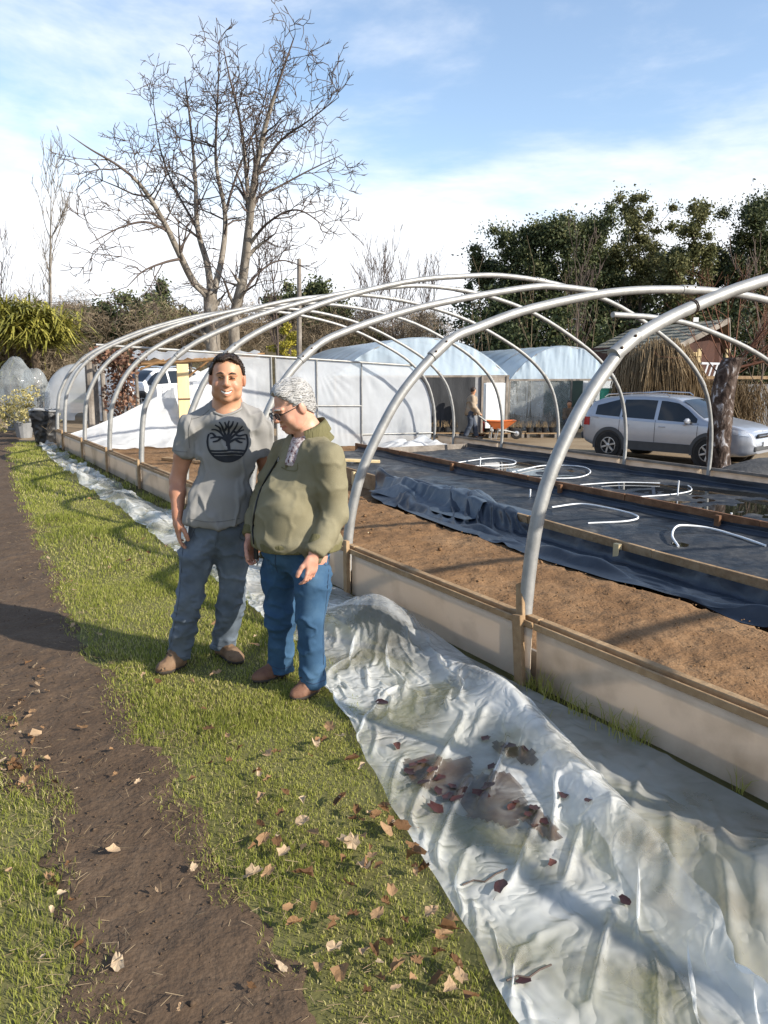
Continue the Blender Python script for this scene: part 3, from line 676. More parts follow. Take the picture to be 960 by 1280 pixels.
# white hose loops lying in the beds
def hose(px, z, label, r=0.017, lift=None):
    r *= .58
    P = np.array([GZ(x, y, z) for x, y in px]); P = crv(P, 60)
    if lift is not None: P[:, 2] += np.interp(np.linspace(0, 1, 60), np.linspace(0, 1, len(lift)), lift)
    m = MB(); m.tube(P, r, 8); tag(autosmooth(m.build('white_hose', M['hose']), 60), label, 'hose', 'white hoses in the beds')
hose([(848, 683), (840, 672), (848, 663), (880, 662), (915, 668), (957, 682)], -.27, 'short white hose curving beside the muddy puddle', 0.022, [0, .03, .06, .03, 0, 0])
hose([(690, 634), (725, 631), (760, 637), (790, 645), (797, 650), (780, 653), (735, 654)], -.27, 'white hose loop with pointed bend in the middle bed', 0.02, [0, .02, .03, .02, 0])
hose([(470, 590), (540, 583), (610, 573), (640, 575), (642, 580), (610, 582), (545, 583)], -.42, 'white hose loop nearest the end wall in the far bed', 0.02)
hose([(640, 590), (680, 582), (725, 583), (738, 590), (720, 597), (670, 598)], -.42, 'oval white hose loop in the far bed behind the front hoop', 0.02)
hose([(725, 606), (775, 603), (825, 604)], -.42, 'straight white hose lying across the far bed', 0.018)
hose([(800, 621), (840, 618), (862, 614), (864, 610), (860, 607)], -.42, 'white hose with hooked end by the dark water', 0.018)
for i, (x, y) in enumerate([(847, 607), (780, 630), (912, 652), (662, 619), (600, 574)]):
    q = GZ(x, y + 12, -.42); m = MB(); m.tube([q, q + [0, 0, 0.12], q + [0.004, 0, 0.24]], 0.013, 8)
    tag(m.build('white_riser', M['hose']), ['white riser pipe standing by the hooked hose', 'white riser pipe near the pointed hose loop', 'white riser pipe beside the muddy puddle',
        'white riser pipe behind the front hoop leg', 'white riser pipe farthest back near the end wall'][i], 'pipe')

# ------------------------------------------------------------------ white film lying along the path side of the tunnel
wg = [-2.9]
while wg[-1] < 14.3:
    wg.append(wg[-1] + (0.019 if wg[-1] < 1.9 else min(0.019 + (wg[-1] - 1.9) * 0.012, 0.075)))
wg = np.array(wg); n, m_ = len(wg), 74
S = np.linspace(0, 1, m_)
W_, S_ = np.meshgrid(wg, S, indexing='ij')
le = np.interp(W_, [-3, -1.68, -.56, 0.0, .40, .9, 1.8, 4, 9, 14.3], [-1.78, -1.55, -1.24, -1.08, -.97, -.86, -.80, -.76, -.70, -.42]) + 0.03 * fbm(W_, 0 * W_, 2, 2.2)
re = np.interp(W_, [-3, -2.0, -1.65, -1.23, -.51, -.29, .58, 1.5, 3, 6, 10, 14.3], [-1.20, -1.0, -.80, -.56, -.26, -.26, -.16, -.12, -.22, -.30, -.30, -.14]) + 0.03 * fbm(W_, 0 * W_, 7, 2.0)
V_ = le + (re - le) * S_
hump = lambda v, w: 0.24 * np.exp(-((w - 0.95) / .36) ** 2 - ((v + .36) / .22) ** 2) + 0.07 * np.exp(-((w + .25) / .22) ** 2 - ((v + .52) / .24) ** 2) \
    + 0.10 * np.exp(-((v - np.interp(w, [-3, -1.2, -.4, .4], [-1.2, -.68, -.42, -.3])) / .10) ** 2) * np.clip((0.5 - w) / .5, 0, 1) \
    + 0.05 * np.exp(-((w - 3.2) / .9) ** 2 - ((v + .45) / .15) ** 2) + 0.06 * np.exp(-((w - 6.6) / .9) ** 2 - ((v + .5) / .15) ** 2)
def hs(P):
    v, w = VW(P)
    return 0.020 + hump(v, w) + 0.015 * np.maximum(0, fbm(v, w, 1, 4.0, 2)) + 0.17 * np.clip((w - 2.2) / 1.5, 0, 1) * np.maximum(0, fbm(v, w * .55, 1, 4.6, 3) + .12) * np.clip((v + .78) / .12, 0, 1)
P0 = T(V_, W_, 0 * W_)
P0[..., 2] = hs(P0) + 0.05 + 0.10 * np.abs(fbm(V_ * 1.0, W_ * 0.8, 2, 2.2)) + 0.05 * np.abs(fbm(V_ + .6 * W_, W_ * .5, 6, 5.0)) + 0.03 * fbm(V_, W_, 16, 9.0)
flat = T(V_, W_, 0 * W_)
slack = np.interp(W_, [-3, -1.5, -.3, .4, 1.2, 2, 14], [1.10, 1.10, 1.14, 1.32, 1.42, 1.32, 1.28])
ru = np.linalg.norm(np.diff(flat, axis=0), axis=2) * np.interp(W_[1:], [-3, 0.2, 1, 14], [1.03, 1.06, 1.10, 1.03])
slack = slack + 0.16 * fbm(V_, W_, 33, 2.6, 3) * np.clip((2 - W_) / 1.5, .3, 1); ru = ru * (1 + .05 * fbm(V_, W_, 35, 3.0, 3)[1:])
rv = np.linalg.norm(np.diff(flat, axis=1), axis=2) * slack[:, 1:]
pin = np.zeros((n, m_), bool); pin[:, 0] = True
P0[:, 0, 2] = 0.02
Pf = relax(P0, ru, rv, hs, steps=70, grav=0.0014, pin=pin, mu=0.55, bend=0.07, bend4=0.02)
v, w = VW(Pf); Pf[v > -0.075] -= (v[v > -0.075] + 0.075)[:, None] * BX
FILM = Pf
fo = mesh('polythene_sheet', Pf, gridfaces(n, m_), M['filmA'], None, True)
ss = fo.modifiers.new('smooth', 'SUBSURF'); ss.levels = 1; ss.render_levels = 1
tag(fo, 'long rumpled white polythene sheet lying on the grass along the tunnel side', 'plastic sheet')
# clearer film between that sheet and the boards
wg = np.arange(-3.2, 0.55, 0.022); n, m_ = len(wg), 44
W_, S_ = np.meshgrid(wg, np.linspace(0, 1, m_), indexing='ij')
le = np.interp(W_, [-3.2, -2, -1.65, -1.23, -.5, .6], [-1.35, -1.15, -.95, -.72, -.45, -.30]); re = -0.125 + 0.03 * fbm(W_, 0 * W_, 4, 1.6)
V_ = le + (re - le) * S_
def hb2(P):
    v, w = VW(P)
    return 0.014 + 0.12 * np.exp(-((w + 1.75) / .16) ** 2 - ((v + .45) / .2) ** 2) + 0.05 * np.exp(-((w + 2.2) / .16) ** 2 - ((v + .6) / .3) ** 2)
P0 = T(V_, W_, 0 * W_); fl = P0.copy(); P0[..., 2] = hb2(P0) + 0.02 + 0.05 * np.abs(fbm(V_, W_, 12, 2.5))
Pb = relax(P0, np.linalg.norm(np.diff(fl, axis=0), axis=2) * 1.07, np.linalg.norm(np.diff(fl, axis=1), axis=2) * 1.10, hb2, steps=45, grav=0.0014, mu=0.5)
fb_ = mesh('clear_film', sm2(Pb, 1), gridfaces(n, m_), M['filmB'], None, True)
ss = fb_.modifiers.new('smooth', 'SUBSURF'); ss.levels = 1; ss.render_levels = 1
tag(fb_, 'cloudy clear film between the white sheet and the low plank wall', 'plastic film')
# dirty water and mud held in a hollow of the sheet
pxs = np.array([[(p[0]), (p[1]), (p[2])] for p in FILM.reshape(-1, 3)]); dd = pxs - [0, 0, CH]; dep = dd[:, 1] * cP - dd[:, 2] * sP; ppx = 480 + F * dd[:, 0] / dep; ppy = 640 - F * (dd[:, 2] * cP + dd[:, 1] * sP) / dep
def stain(label, cx, cy, rx, ry, rot, seed):
    c_, s_ = math.cos(rot), math.sin(rot); a = (ppx - cx) * c_ + (ppy - cy) * s_; b = -(ppx - cx) * s_ + (ppy - cy) * c_
    ins = ((a / rx) ** 2 + (b / ry) ** 2 + .75 * fbm(ppx * .03, ppy * .03, seed, 1.0, 3) < 1) & (dep > .3)
    Q = gridfaces(*FILM.shape[:2]); Q = Q[ins[Q].all(1)]
    if len(Q) < 4: return
    u_, inv = np.unique(Q, return_inverse=True); o = mesh('muddy_puddle', FILM.reshape(-1, 3)[u_] + [0, 0, .005], inv.reshape(-1, 4), M['mud'], None, True); tag(o, label, 'puddle')
stain('dark brown puddle with leaves in the hollow of the white sheet', 585, 985, 88, 34, .45, 2)
stain('small brown mud smear on the sheet above the big puddle', 640, 940, 34, 14, .4, 5)
stain('brown mud smear on the sheet below the big puddle', 672, 1028, 40, 16, .5, 8)
# ------------------------------------------------------------------ figures: smooth distance fields turned into one mesh per garment or body
class SDF:
    def __init__(s, lo, hi, h):
        s.lo = np.asarray(lo, float); s.h = h; s.n = np.ceil((np.asarray(hi) - s.lo) / h).astype(int) + 1
        s.D = np.full(s.n, 0.5, np.float32)
    def sub(s, lo, hi):
        a = np.clip(np.floor((lo - s.lo) / s.h).astype(int), 0, s.n - 1); b = np.clip(np.ceil((hi - s.lo) / s.h).astype(int) + 1, 1, s.n)
        b = np.maximum(b, a + 1)
        sl = tuple(slice(int(a[i]), int(b[i])) for i in range(3))
        ax = [(s.lo[i] + s.h * np.arange(a[i], b[i])).astype(np.float32) for i in range(3)]
        return sl, np.stack(np.meshgrid(*ax, indexing='ij'), -1)
    def comb(s, sl, d, k, neg):
        A = s.D[sl]
        if neg: A = -A
        if k > 0:
            hh = np.clip(0.5 + 0.5 * (d - A) / k, 0, 1); r = d * (1 - hh) + A * hh - k * hh * (1 - hh)
        else: r = np.minimum(A, d)
        s.D[sl] = -r if neg else r
    def rc(s, p, q, r0, r1, k=0.02, neg=False):
        p, q = np.asarray(p, float), np.asarray(q, float); mg = max(r0, r1) + k + 0.05
        sl, X = s.sub(np.minimum(p, q) - mg, np.maximum(p, q) + mg)
        d = q - p; L2 = max(d @ d, 1e-9); t = np.clip(((X - p) @ d) / L2, 0, 1)
        s.comb(sl, np.linalg.norm(X - (p + t[..., None] * d), axis=-1) - (r0 + (r1 - r0) * t), k, neg); return s
    def el(s, c, r, Rm=None, k=0.02, neg=False):
        c = np.asarray(c, float); r = np.asarray(r, float); mg = max(r) + k + 0.05
        sl, X = s.sub(c - mg, c + mg); q = X - c
        if Rm is not None: q = q @ Rm
        n = np.linalg.norm(q / r, axis=-1); g = np.linalg.norm(q / r ** 2, axis=-1) + 1e-6
        s.comb(sl, n * (n - 1) / g, k, neg); return s
    def chain(s, P, rr, k=0.02):
        for i in range(len(P) - 1): s.rc(P[i], P[i + 1], rr[i], rr[i + 1], k)
        return s
    def X(s):
        return np.stack(np.meshgrid(*[s.lo[i] + s.h * np.arange(s.n[i]) for i in range(3)], indexing='ij'), -1)
    def cut(s, p, nrm):                                   # drop the side the normal points to
        p, nrm = np.asarray(p, float), np.asarray(nrm, float); nrm = nrm / np.linalg.norm(nrm)
        s.D = np.maximum(s.D, ((s.X() - p) @ nrm).astype(np.float32)); return s
    def mesh(s):
        D = s.D.copy(); D[0] = D[-1] = 0.5; D[:, 0] = D[:, -1] = 0.5; D[:, :, 0] = D[:, :, -1] = 0.5
        n = np.array(D.shape); ins = D < 0
        cs = np.zeros(tuple(n - 1), np.int8)
        for a in (0, 1):
            for b in (0, 1):
                for c in (0, 1): cs += ins[a:n[0] - 1 + a, b:n[1] - 1 + b, c:n[2] - 1 + c]
        act = (cs > 0) & (cs < 8); ids = np.full(act.shape, -1, np.int64); cells = np.argwhere(act); ids[act] = np.arange(len(cells))
        acc = np.zeros((len(cells), 3)); cnt = np.zeros(len(cells))
        cor = [(a, b, c) for a in (0, 1) for b in (0, 1) for c in (0, 1)]
        for p in cor:
            for ax in range(3):
                if p[ax] == 1: continue
                q = list(p); q[ax] = 1
                d0 = D[tuple((cells + p).T)]; d1 = D[tuple((cells + q).T)]; x = (d0 < 0) != (d1 < 0)
                t = d0[x] / (d0[x] - d1[x]); pos = np.array(p, float) + t[:, None] * (np.array(q) - np.array(p))
                acc[x] += pos; cnt[x] += 1
        V = s.lo + s.h * (cells + acc / cnt[:, None])
        Fs = []
        for ax in range(3):
            o1, o2 = (ax + 1) % 3, (ax + 2) % 3
            sa = [slice(1, -1)] * 3; sa[ax] = slice(0, -1); sb = [slice(1, -1)] * 3; sb[ax] = slice(1, None)
            A, B = ins[tuple(sa)], ins[tuple(sb)]
            for flip in (0, 1):
                e = np.argwhere((A & ~B) if not flip else (~A & B)); e = e.copy()
                off = np.ones(3, int); off[ax] = 0; e = e + off
                def cid(d1, d2):
                    c = e.copy(); c[:, o1] -= d1; c[:, o2] -= d2; return ids[tuple(c.T)]
                q = np.stack([cid(0, 0), cid(1, 0), cid(1, 1), cid(0, 1)], 1)
                Fs.append(q if not flip else q[:, ::-1])
        return V, np.concatenate(Fs)
def vnorm(V, Q):
    a = np.cross(V[Q[:, 2]] - V[Q[:, 0]], V[Q[:, 3]] - V[Q[:, 1]]); N = np.zeros_like(V)
    for i in range(4): np.add.at(N, Q[:, i], a)
    return N / (np.linalg.norm(N, axis=1)[:, None] + 1e-12)
def lap(V, Q, it=2, k=0.5):
    for _ in range(it):
        S_ = np.zeros_like(V); c = np.zeros(len(V))
        for i in range(4):
            for j in ((i + 1) % 4, (i + 3) % 4): np.add.at(S_, Q[:, i], V[Q[:, j]]); np.add.at(c, Q[:, i], 1)
        V = V + k * (S_ / c[:, None] - V)
    return V
def unit(v): v = np.asarray(v, float); return v / np.linalg.norm(v)
def hframe(f, up=(0, 0, 1)):                             # columns: person's left, forward, up
    f = unit(f); x = unit(np.cross(f, up)) * 1.0; u = np.cross(x, f); return np.stack([-x, f, u], 1)
def hand(S, wr, d, th, nrm, curl=0.5, sc=1.0):
    """palm + four unequal bent fingers + thumb; d = pointing, th = thumb side, nrm = the way the palm faces"""
    d, th, nrm = unit(d), unit(th), unit(nrm)
    P = lambda a, b, c: wr + sc * (d * a + th * b + nrm * c)
    S.rc(P(-.03, 0, 0), P(.03, 0, 0), .026 * sc, .026 * sc, .01)
    S.el(P(.052, .002, 0), np.array([.046, .042, .018]) * sc, np.stack([d, th, nrm], 1), .015)
    S.rc(P(.02, .025, .008), P(.05, .03, .012), .016 * sc, .014 * sc, .012)
    for b, L, r, cc in ((.031, .072, .0088, .8), (.011, .080, .0092, 1.0), (-.010, .075, .0088, 1.1), (-.030, .058, .0078, 1.3)):
        p = P(.088, b, 0); a = 0.25 * curl * cc; S.rc(P(.06, b * .9, 0), p, r * sc * 1.1, r * sc * 1.05, .006)
        for f in (.45, .32, .25):
            q = p + sc * L * f * (d * math.cos(a) + nrm * math.sin(a)); S.rc(p, q, r * sc, r * sc * .92, .003); p = q; r *= .92; a += .75 * curl * cc
    p = P(.028, .036, .010)
    for f, (x, y, z) in ((.036, (.80, .42, .32)), (.030, (.93, .16, .34)), (.022, (.96, .0, .30))):
        q = p + sc * f * unit(d * x + th * y + nrm * z); S.rc(p, q, .0125 * sc, .0108 * sc, .006); p = q
def head(S, H, Rm, nk, sc=1.0, smile=1.0, jowl=0.0, nr=.056):
    P = lambda x, y, z: H + Rm @ (np.array([x * 1.03, y, z * .95]) * sc)
    E = lambda c, r, k=.02, neg=False: S.el(P(*c), np.array(r) * sc, Rm, k, neg)
    C = lambda a, b, r0, r1, k=.012, neg=False: S.rc(P(*a), P(*b), r0 * sc, r1 * sc, k, neg)
    S.rc(P(0, -.028, -.05), nk, nr * sc, (nr + .012) * sc, .02)
    E((0, -.012, .03), (.079, .095, .090), .02)
    E((0, .030, -.045), (.066 + jowl * .006, .064, .077), .03)
    E((0, .0, -.05), (.069 + jowl * .006, .06, .06), .03)
    E((0, .070, -.104), (.026, .022, .020), .022)
    for s in (-1, 1):
        E((s * .040, .064, -.038), (.024, .022, .026), .018)
        E((s * .050, .034, -.082), (.023, .03, .024), .02)
        E((s * .084, -.008, -.008), (.010, .021, .033), .008)
        E((s * .030, .096, .008), (.017, .016, .011), .010, True)
        E((s * .030, .080, .005), (.015, .011, .012), .004)
        C((s * .014, .096, .026), (s * .046, .080, .024), .010, .009, .010)
        C((s * .022, .100, -.028), (s * (.034 + .006 * smile), .086, -.062), .004, .003, .010, True)   # cheek fold
        E((s * .012, .104, -.033), (.011, .011, .009), .006)
    C((0, .096, .020), (0, .113, -.026), .010, .0135, .010)
    E((0, .113, -.029), (.013, .012, .011), .006)
    # mouth
    C((-.022 - .004 * smile, .086, -.064 + .008 * smile), (0, .098, -.068), .006, .008, .008)
    C((.022 + .004 * smile, .086, -.064 + .008 * smile), (0, .098, -.068), .006, .008, .008)
    C((-.02, .086, -.082 + .004 * smile), (0, .094, -.084), .006, .008, .008); C((.02, .086, -.082 + .004 * smile), (0, .094, -.084), .006, .008, .008)
    h_ = 0.0035 + .003 * smile
    for s in (-1, 1): C((0, .102, -.075), (s * (.020 + .007 * smile), .090, -.073 + .011 * smile), h_, h_ * .6, .002, True)
def hairpiece(H, Rm, sc, infl, line, h=.004, amp=.004, fs=60.0, extra=(), lean=0.0):
    """hair shell on the skull; line = list of (y, z) hairline in head coordinates"""
    S = SDF(H - .17, H + .17, h)
    P = lambda x, y, z: H + Rm @ (np.array([x * 1.03, y, z * .95]) * sc)
    S.el(P(0, -.012, .03), (np.array([.079, .095, .090]) + infl) * sc, Rm, .02)
    S.el(P(0, -.035, -.02), (np.array([.064, .066, .075]) + infl * .7) * sc, Rm, .03)
    for c, r in extra: S.el(P(*c), np.array(r) * sc, Rm, .025)
    X = (S.X() - H) @ Rm / sc
    ly, lz = zip(*sorted(line))
    wig = 0.006 * np.sin(X[..., 0] * 90) + 0.004 * np.sin(X[..., 0] * 47 + 1)
    lim = np.interp(X[..., 1], ly, lz) + wig
    S.D = np.maximum(S.D, ((lim - X[..., 2]) * .7).astype(np.float32))
    V, Q = S.mesh(); N = vnorm(V, Q); Xl = (V - H) @ Rm
    st = fbm(Xl[:, 0] * 1.0, Xl[:, 1] * .35 + lean * Xl[:, 0], Xl[:, 2] * .45, fs, 3)
    V = V + N * (amp * st)[:, None]
    return V, Q
def wrinkle(V, Q, items, it=1):
    """items: (amp, scale, stretch xyz, seed)"""
    N = vnorm(V, Q); d = np.zeros(len(V))
    for amp, sc, st, sd in items:
        f = fbm(V[:, 0] * st[0] + sd, V[:, 1] * st[1], V[:, 2] * st[2], sc, 3)
        d += amp * (1.5 * np.clip(1 - np.abs(f) / .26, 0, 1) ** 1.4 - .35)
    return lap(V + N * d[:, None], Q, it, .4)
def skinmat(name, cols, lip):
    m = pmat(name, cols, 0.48, 14, 5, 0.06, 90, spec=0.4, sss=0.08)
    n, l = m.node_tree.nodes, m.node_tree.links; b = n['Principled BSDF']
    src = b.inputs['Base Color'].links[0].from_socket
    at = n.new('ShaderNodeAttribute'); at.attribute_name = 'tint'; mxn = n.new('ShaderNodeMixRGB'); mxn.inputs['Color2'].default_value = (*lip, 1)
    l.new(at.outputs['Fac'], mxn.inputs['Fac']); l.new(src, mxn.inputs['Color1']); l.new(mxn.outputs[0], b.inputs['Base Color']); return m
M['skin1'] = skinmat('tanned_skin', [(0.40, 0.20, 0.115), (0.47, 0.245, 0.145), (0.53, 0.29, 0.18)], (0.30, 0.085, 0.065))
M['skin2'] = skinmat('ruddy_skin', [(0.47, 0.235, 0.155), (0.55, 0.295, 0.20), (0.60, 0.345, 0.25)], (0.36, 0.11, 0.09))
M['hairdark'] = pmat('dark_brown_hair', [(0.012, 0.008, 0.006), (0.030, 0.019, 0.013), (0.06, 0.036, 0.022)], 0.5, 30, 4, 0.5, 160, stretch=(1, .3, .3))
M['hairgrey'] = pmat('silver_hair', [(0.27, 0.265, 0.26), (0.38, 0.375, 0.365), (0.50, 0.49, 0.48)], 0.45, 22, 3, 0.25, 90, stretch=(1, .35, .35))
M['tee'] = pmat('grey_jersey', [(0.215, 0.21, 0.20), (0.25, 0.245, 0.235)], 0.9, 4, 4, 0.15, 260, spec=0.1)
M['print'] = pmat('charcoal_print', [(0.022, 0.024, 0.029), (0.032, 0.034, 0.040)], 0.8, 20, spec=0.15)
M['jeans1'] = pmat('faded_grey_denim', [(0.075, 0.092, 0.115), (0.11, 0.135, 0.165), (0.18, 0.21, 0.245)], 0.85, 5, 6, 0.3, 240, spec=0.15)
M['jeans2'] = pmat('blue_denim', [(0.022, 0.052, 0.10), (0.036, 0.082, 0.148), (0.068, 0.132, 0.21)], 0.85, 5, 6, 0.3, 240, spec=0.15)
M['knit'] = pmat('olive_knit', [(0.165, 0.148, 0.093), (0.195, 0.176, 0.114), (0.235, 0.214, 0.142)], 0.95, 7, 5, 0.5, 230, spec=0.08)
M['knitdark'] = pmat('olive_rib_knit', [(0.12, 0.11, 0.055), (0.155, 0.142, 0.075)], 0.95, 12, 3, 0.6, 60, stretch=(3, 3, .2), spec=0.08)
M['check'] = pmat('maroon_check_shirt', [(0.10, 0.03, 0.035), (0.40, 0.33, 0.33), (0.60, 0.56, 0.56)], 0.85, 70, 2, spec=0.1, contrast=1.6)
M['suede'] = pmat('brown_leather_shoe', [(0.10, 0.06, 0.035), (0.16, 0.10, 0.06), (0.22, 0.145, 0.09)], 0.75, 12, 5, 0.25, 70, spec=0.2)
M['suede2'] = pmat('red_brown_leather_shoe', [(0.09, 0.042, 0.026), (0.15, 0.075, 0.048), (0.20, 0.11, 0.07)], 0.65, 12, 5, 0.25, 70, spec=0.25)
M['sole'] = pmat('rubber_sole', [(0.025, 0.02, 0.016), (0.05, 0.04, 0.032)], 0.9, 12)
M['teeth'] = pmat('teeth', [(0.72, 0.69, 0.62), (0.78, 0.76, 0.70)], 0.3, 20)
M['eyedark'] = pmat('dark_eye', [(0.02, 0.012, 0.008), (0.04, 0.025, 0.018)], 0.25, 20)
def put(S, name, mat, root, smooth=2, wr=(), it=1, tint=None):
    V, Q = S.mesh(); V = lap(V, Q, smooth, .5)
    if wr: V = wrinkle(V, Q, wr, it)
    return mesh(name, V, Q, mat, root, True, attr=None if tint is None else {'tint': tint(V)})
def shoe(root, heel, toe, mat, w=.046, hgt=.085, z=0.0):
    heel, toe = np.asarray(heel, float), np.asarray(toe, float); heel[2] = toe[2] = z; d = unit(toe - heel); L = np.linalg.norm(toe - heel); s_ = np.cross(d, (0, 0, 1))
    P = lambda a, b, c: heel + d * a + s_ * b + np.array([0, 0, c])
    lo = np.minimum(heel, toe) - .13; hi = np.maximum(heel, toe) + .13; lo[2] = z - .06; hi[2] = z + .2
    Rm = np.stack([d, s_, [0, 0, 1]], 1)
    def base(g):
        S = SDF(lo, hi, .005)
        S.el(P(L - .055, 0, .028), (.065 + g, w + g, .040 + g), Rm, .02); S.rc(P(.03, 0, .035), P(L - .07, 0, .032), .040 + g, w + g - .004, .02)
        return S
    S = base(0); S.rc(P(.05, 0, .06), P(.045, 0, hgt + .03), .043, .042, .025); S.rc(P(.07, 0, .075), P(L - .09, 0, .045), .035, .034, .02)
    S.cut(P(0, 0, .016), (0, 0, -1)); S.cut(P(.05, 0, hgt + .03), (0, 0, 1))
    o = put(S, 'shoe', mat, root, 1, [(.0025, 14, (1, 1, 1.4), 2)])
    S = base(.004); S.cut(P(0, 0, .024), (0, 0, 1)); S.cut(P(0, 0, .001), (0, 0, -1))
    put(S, 'sole', M['sole'], o, 0)
    m = MB()
    for a in (.10, .125, .15):
        zt = np.interp(a, [.10, .15], [.104, .088]); m.tube([P(a, -.026, zt - .012), P(a + .004, 0, zt + .004), P(a, .026, zt - .012)], .003, 5)
        break
    m.build('lace', M['sole'], o)
def bbox(pts, mg):
    pts = np.array(pts); return pts.min(0) - mg, pts.max(0) + mg

# ---------------------------------------------- the man in the grey T-shirt
Yt = 4.05
J = lambda x, y, Y=Yt: PY(x, y, Y)
man = thing('person', (-1.03, 4.06, 0.0), 'smiling man in grey tree print T-shirt and faded jeans, arms hanging', 'person')
hc = J(284, 473, 4.03); fw = unit([0.16, -1.0, -0.02]); Rh = hframe(fw)
Rh = Rh @ np.array(Matrix.Rotation(R(3), 3, 'Y'))
nb = J(284, 510, 4.08)
shL, shR = J(238, 533, 4.06), J(327, 535, 4.10)
elL, wrL = J(222, 600, 4.08), J(222, 645, 4.00)
elR, wrR = J(335, 603, 4.16), J(327, 655, 4.12)
hipL, hipR = J(251, 668, 4.06), J(292, 666, 4.10)
knL, knR = J(238, 738, 4.02), J(290, 736, 4.12)
ftL, ftR = GZ(224, 834), GZ(280, 821)
anL, anR = ftL + [0, 0.02, .08], ftR + [0, .02, .08]
lo, hi = bbox([hc + [0, 0, .15], wrL, wrR, anL, anR, shL, shR, ftL], .17); lo[2] = -0.02
S = SDF(lo, hi, .005)
head(S, hc, Rh, nb, 1.0, 1.0, 0.3, .066)
S.rc(nb, nb + [0, 0, -.05], .068, .10, .04)
S.rc(J(258, 521, 4.09), J(310, 522, 4.1), .055, .055, .04)
S.rc(J(283, 555, 4.09), J(273, 640, 4.08), .10, .09, .05)
for a, b, c, sg in ((shL, elL, wrL, -1), (shR, elR, wrR, 1)):
    S.chain([a, a * .45 + b * .55, b], [.050, .047, .040], .02); S.chain([b, b * .65 + c * .35, c], [.042, .041, .029], .02)
for a, b, c in ((hipL, knL, anL), (hipR, knR, anR)): S.chain([J(272, 640, 4.08), a, b, c], [.08, .060, .038, .032], .03)
hand(S, wrL + (wrL - elL) * .05, unit([0.02, -.12, -1]), unit([.45, -.9, -.1]), unit([.9, .35, 0]), .55)
hand(S, wrR + (wrR - elR) * .05, unit([0, -.1, -1]), unit([-.4, -.9, 0]), unit([-.9, .3, 0]), .55)
def liptint(H, Rm, sc=1.0, smile=1.0):
    def f(V):
        X = (V - H) @ Rm / sc; a = np.abs(X[:, 0])
        zl = -.072 + .011 * smile * (a / .026) ** 2
        lips = np.exp(-((X[:, 2] - zl) / .009) ** 2) * (a < .030) * (X[:, 1] > .075)
        chk = .22 * np.exp(-((a - .045) / .02) ** 2 - ((X[:, 2] + .03) / .025) ** 2) * (X[:, 1] > .03) + .25 * np.exp(-(X[:, 0] / .014) ** 2 - ((X[:, 2] + .028) / .016) ** 2) * (X[:, 1] > .1)
        ear = .25 * (a > .074)
        return np.clip(lips * .8 + chk + ear, 0, 1)
    return f
body = put(S, 'body', M['skin1'], man, 1, tint=liptint(hc, Rh))
HP_ = lambda x, y, z: hc + Rh @ np.array([x * 1.03, y, z * .95])
a = np.linspace(-1, 1, 13)
rows = [[HP_(.026 * t, .101 - .012 * t * t, -.0735 + .011 * t * t + dz * (1 - .5 * t * t)) for t in a] for dz in (.0042, 0, -.0042)]
m = MB(); m.grid(rows); t_ = m.build('teeth', M['teeth'], man, True)
for s in (-1, 1):
    m = MB(); m.tube([HP_(s * .017, .0935, .004), HP_(s * .024, .0955, .0065), HP_(s * .033, .0925, .006), HP_(s * .042, .084, .0025)], [.0016, .0034, .0034, .0014], 6); m.build('eye', M['eyedark'], man, True)
    m = MB(); m.tube([HP_(s * .013, .106, .027), HP_(s * .026, .1035, .033), HP_(s * .047, .088, .028)], [.003, .0048, .0022], 6); m.build('eyebrow', M['hairdark'], man, True)
V, Q = hairpiece(hc, Rh, 1.0, .010, [(-.12, -.085), (-.07, -.07), (-.03, -.03), (-.005, .008), (.02, .035), (.032, .078), (.055, .088), (.075, .096), (.11, .105)], amp=.004, fs=70, extra=[((0, .03, .098), (.055, .05, .028))])
mesh('hair', V, Q, M['hairdark'], man, True); V1, Q1 = V, Q
# T-shirt
S = SDF(*bbox([shL, shR, J(272, 660), J(284, 505), elL], .16), .0065)
ch = J(283, 566, 4.07); bl = J(274, 622, 4.06)
S.el(ch, (.190, .120, .17), None, .03); S.el(bl, (.186, .128, .18), None, .06); S.rc(J(257, 650, 4.06), J(290, 650, 4.07), .128, .128, .05)
S.rc(J(269, 515, 4.09), shL + [0, .0, .0], .062, .068, .05); S.rc(J(300, 515, 4.09), shR + [0, 0, .0], .062, .068, .05); S.el(nb + [0, -.015, -.075], (.12, .105, .06), None, .03)
sdl, sdr = unit(elL - shL), unit(elR - shR)
S.rc(shL + [.01, 0, -.01], shL + sdl * .20, .066, .072, .025); S.rc(shR + [-.01, 0, -.01], shR + sdr * .20, .066, .072, .025)
X = S.X()
selL = ((X - (shL + sdl * .148)) @ sdl).astype(np.float32); off = np.abs((X - (shL + sdl * .148)) - ((X - (shL + sdl * .148)) @ sdl)[..., None] * sdl).max(-1)
S.D = np.where(off < .10, np.maximum(S.D, selL), S.D).astype(np.float32)
selR = ((X - (shR + sdr * .148)) @ sdr).astype(np.float32); off = np.abs((X - (shR + sdr * .148)) - ((X - (shR + sdr * .148)) @ sdr)[..., None] * sdr).max(-1)
S.D = np.where((off < .10), np.maximum(S.D, selR), S.D).astype(np.float32)
xh = (X[..., 0] - bl[0]) / .17
S.D = np.maximum(S.D, ((J(272, 656)[2] + .035 * np.abs(xh) ** 2.5) - X[..., 2]).astype(np.float32))
S.rc(nb + [0, .004, .04], hc + [0, .01, -.06], .072, .074, .004, True)
tee = put(S, 't_shirt', M['tee'], man, 2, [(.013, 3.6, (1, 1, .55), 3), (.008, 7.5, (1.3, 1, .5), 8)], 1)
m = MB(); a = np.linspace(0, 2 * math.pi, 28, endpoint=False)
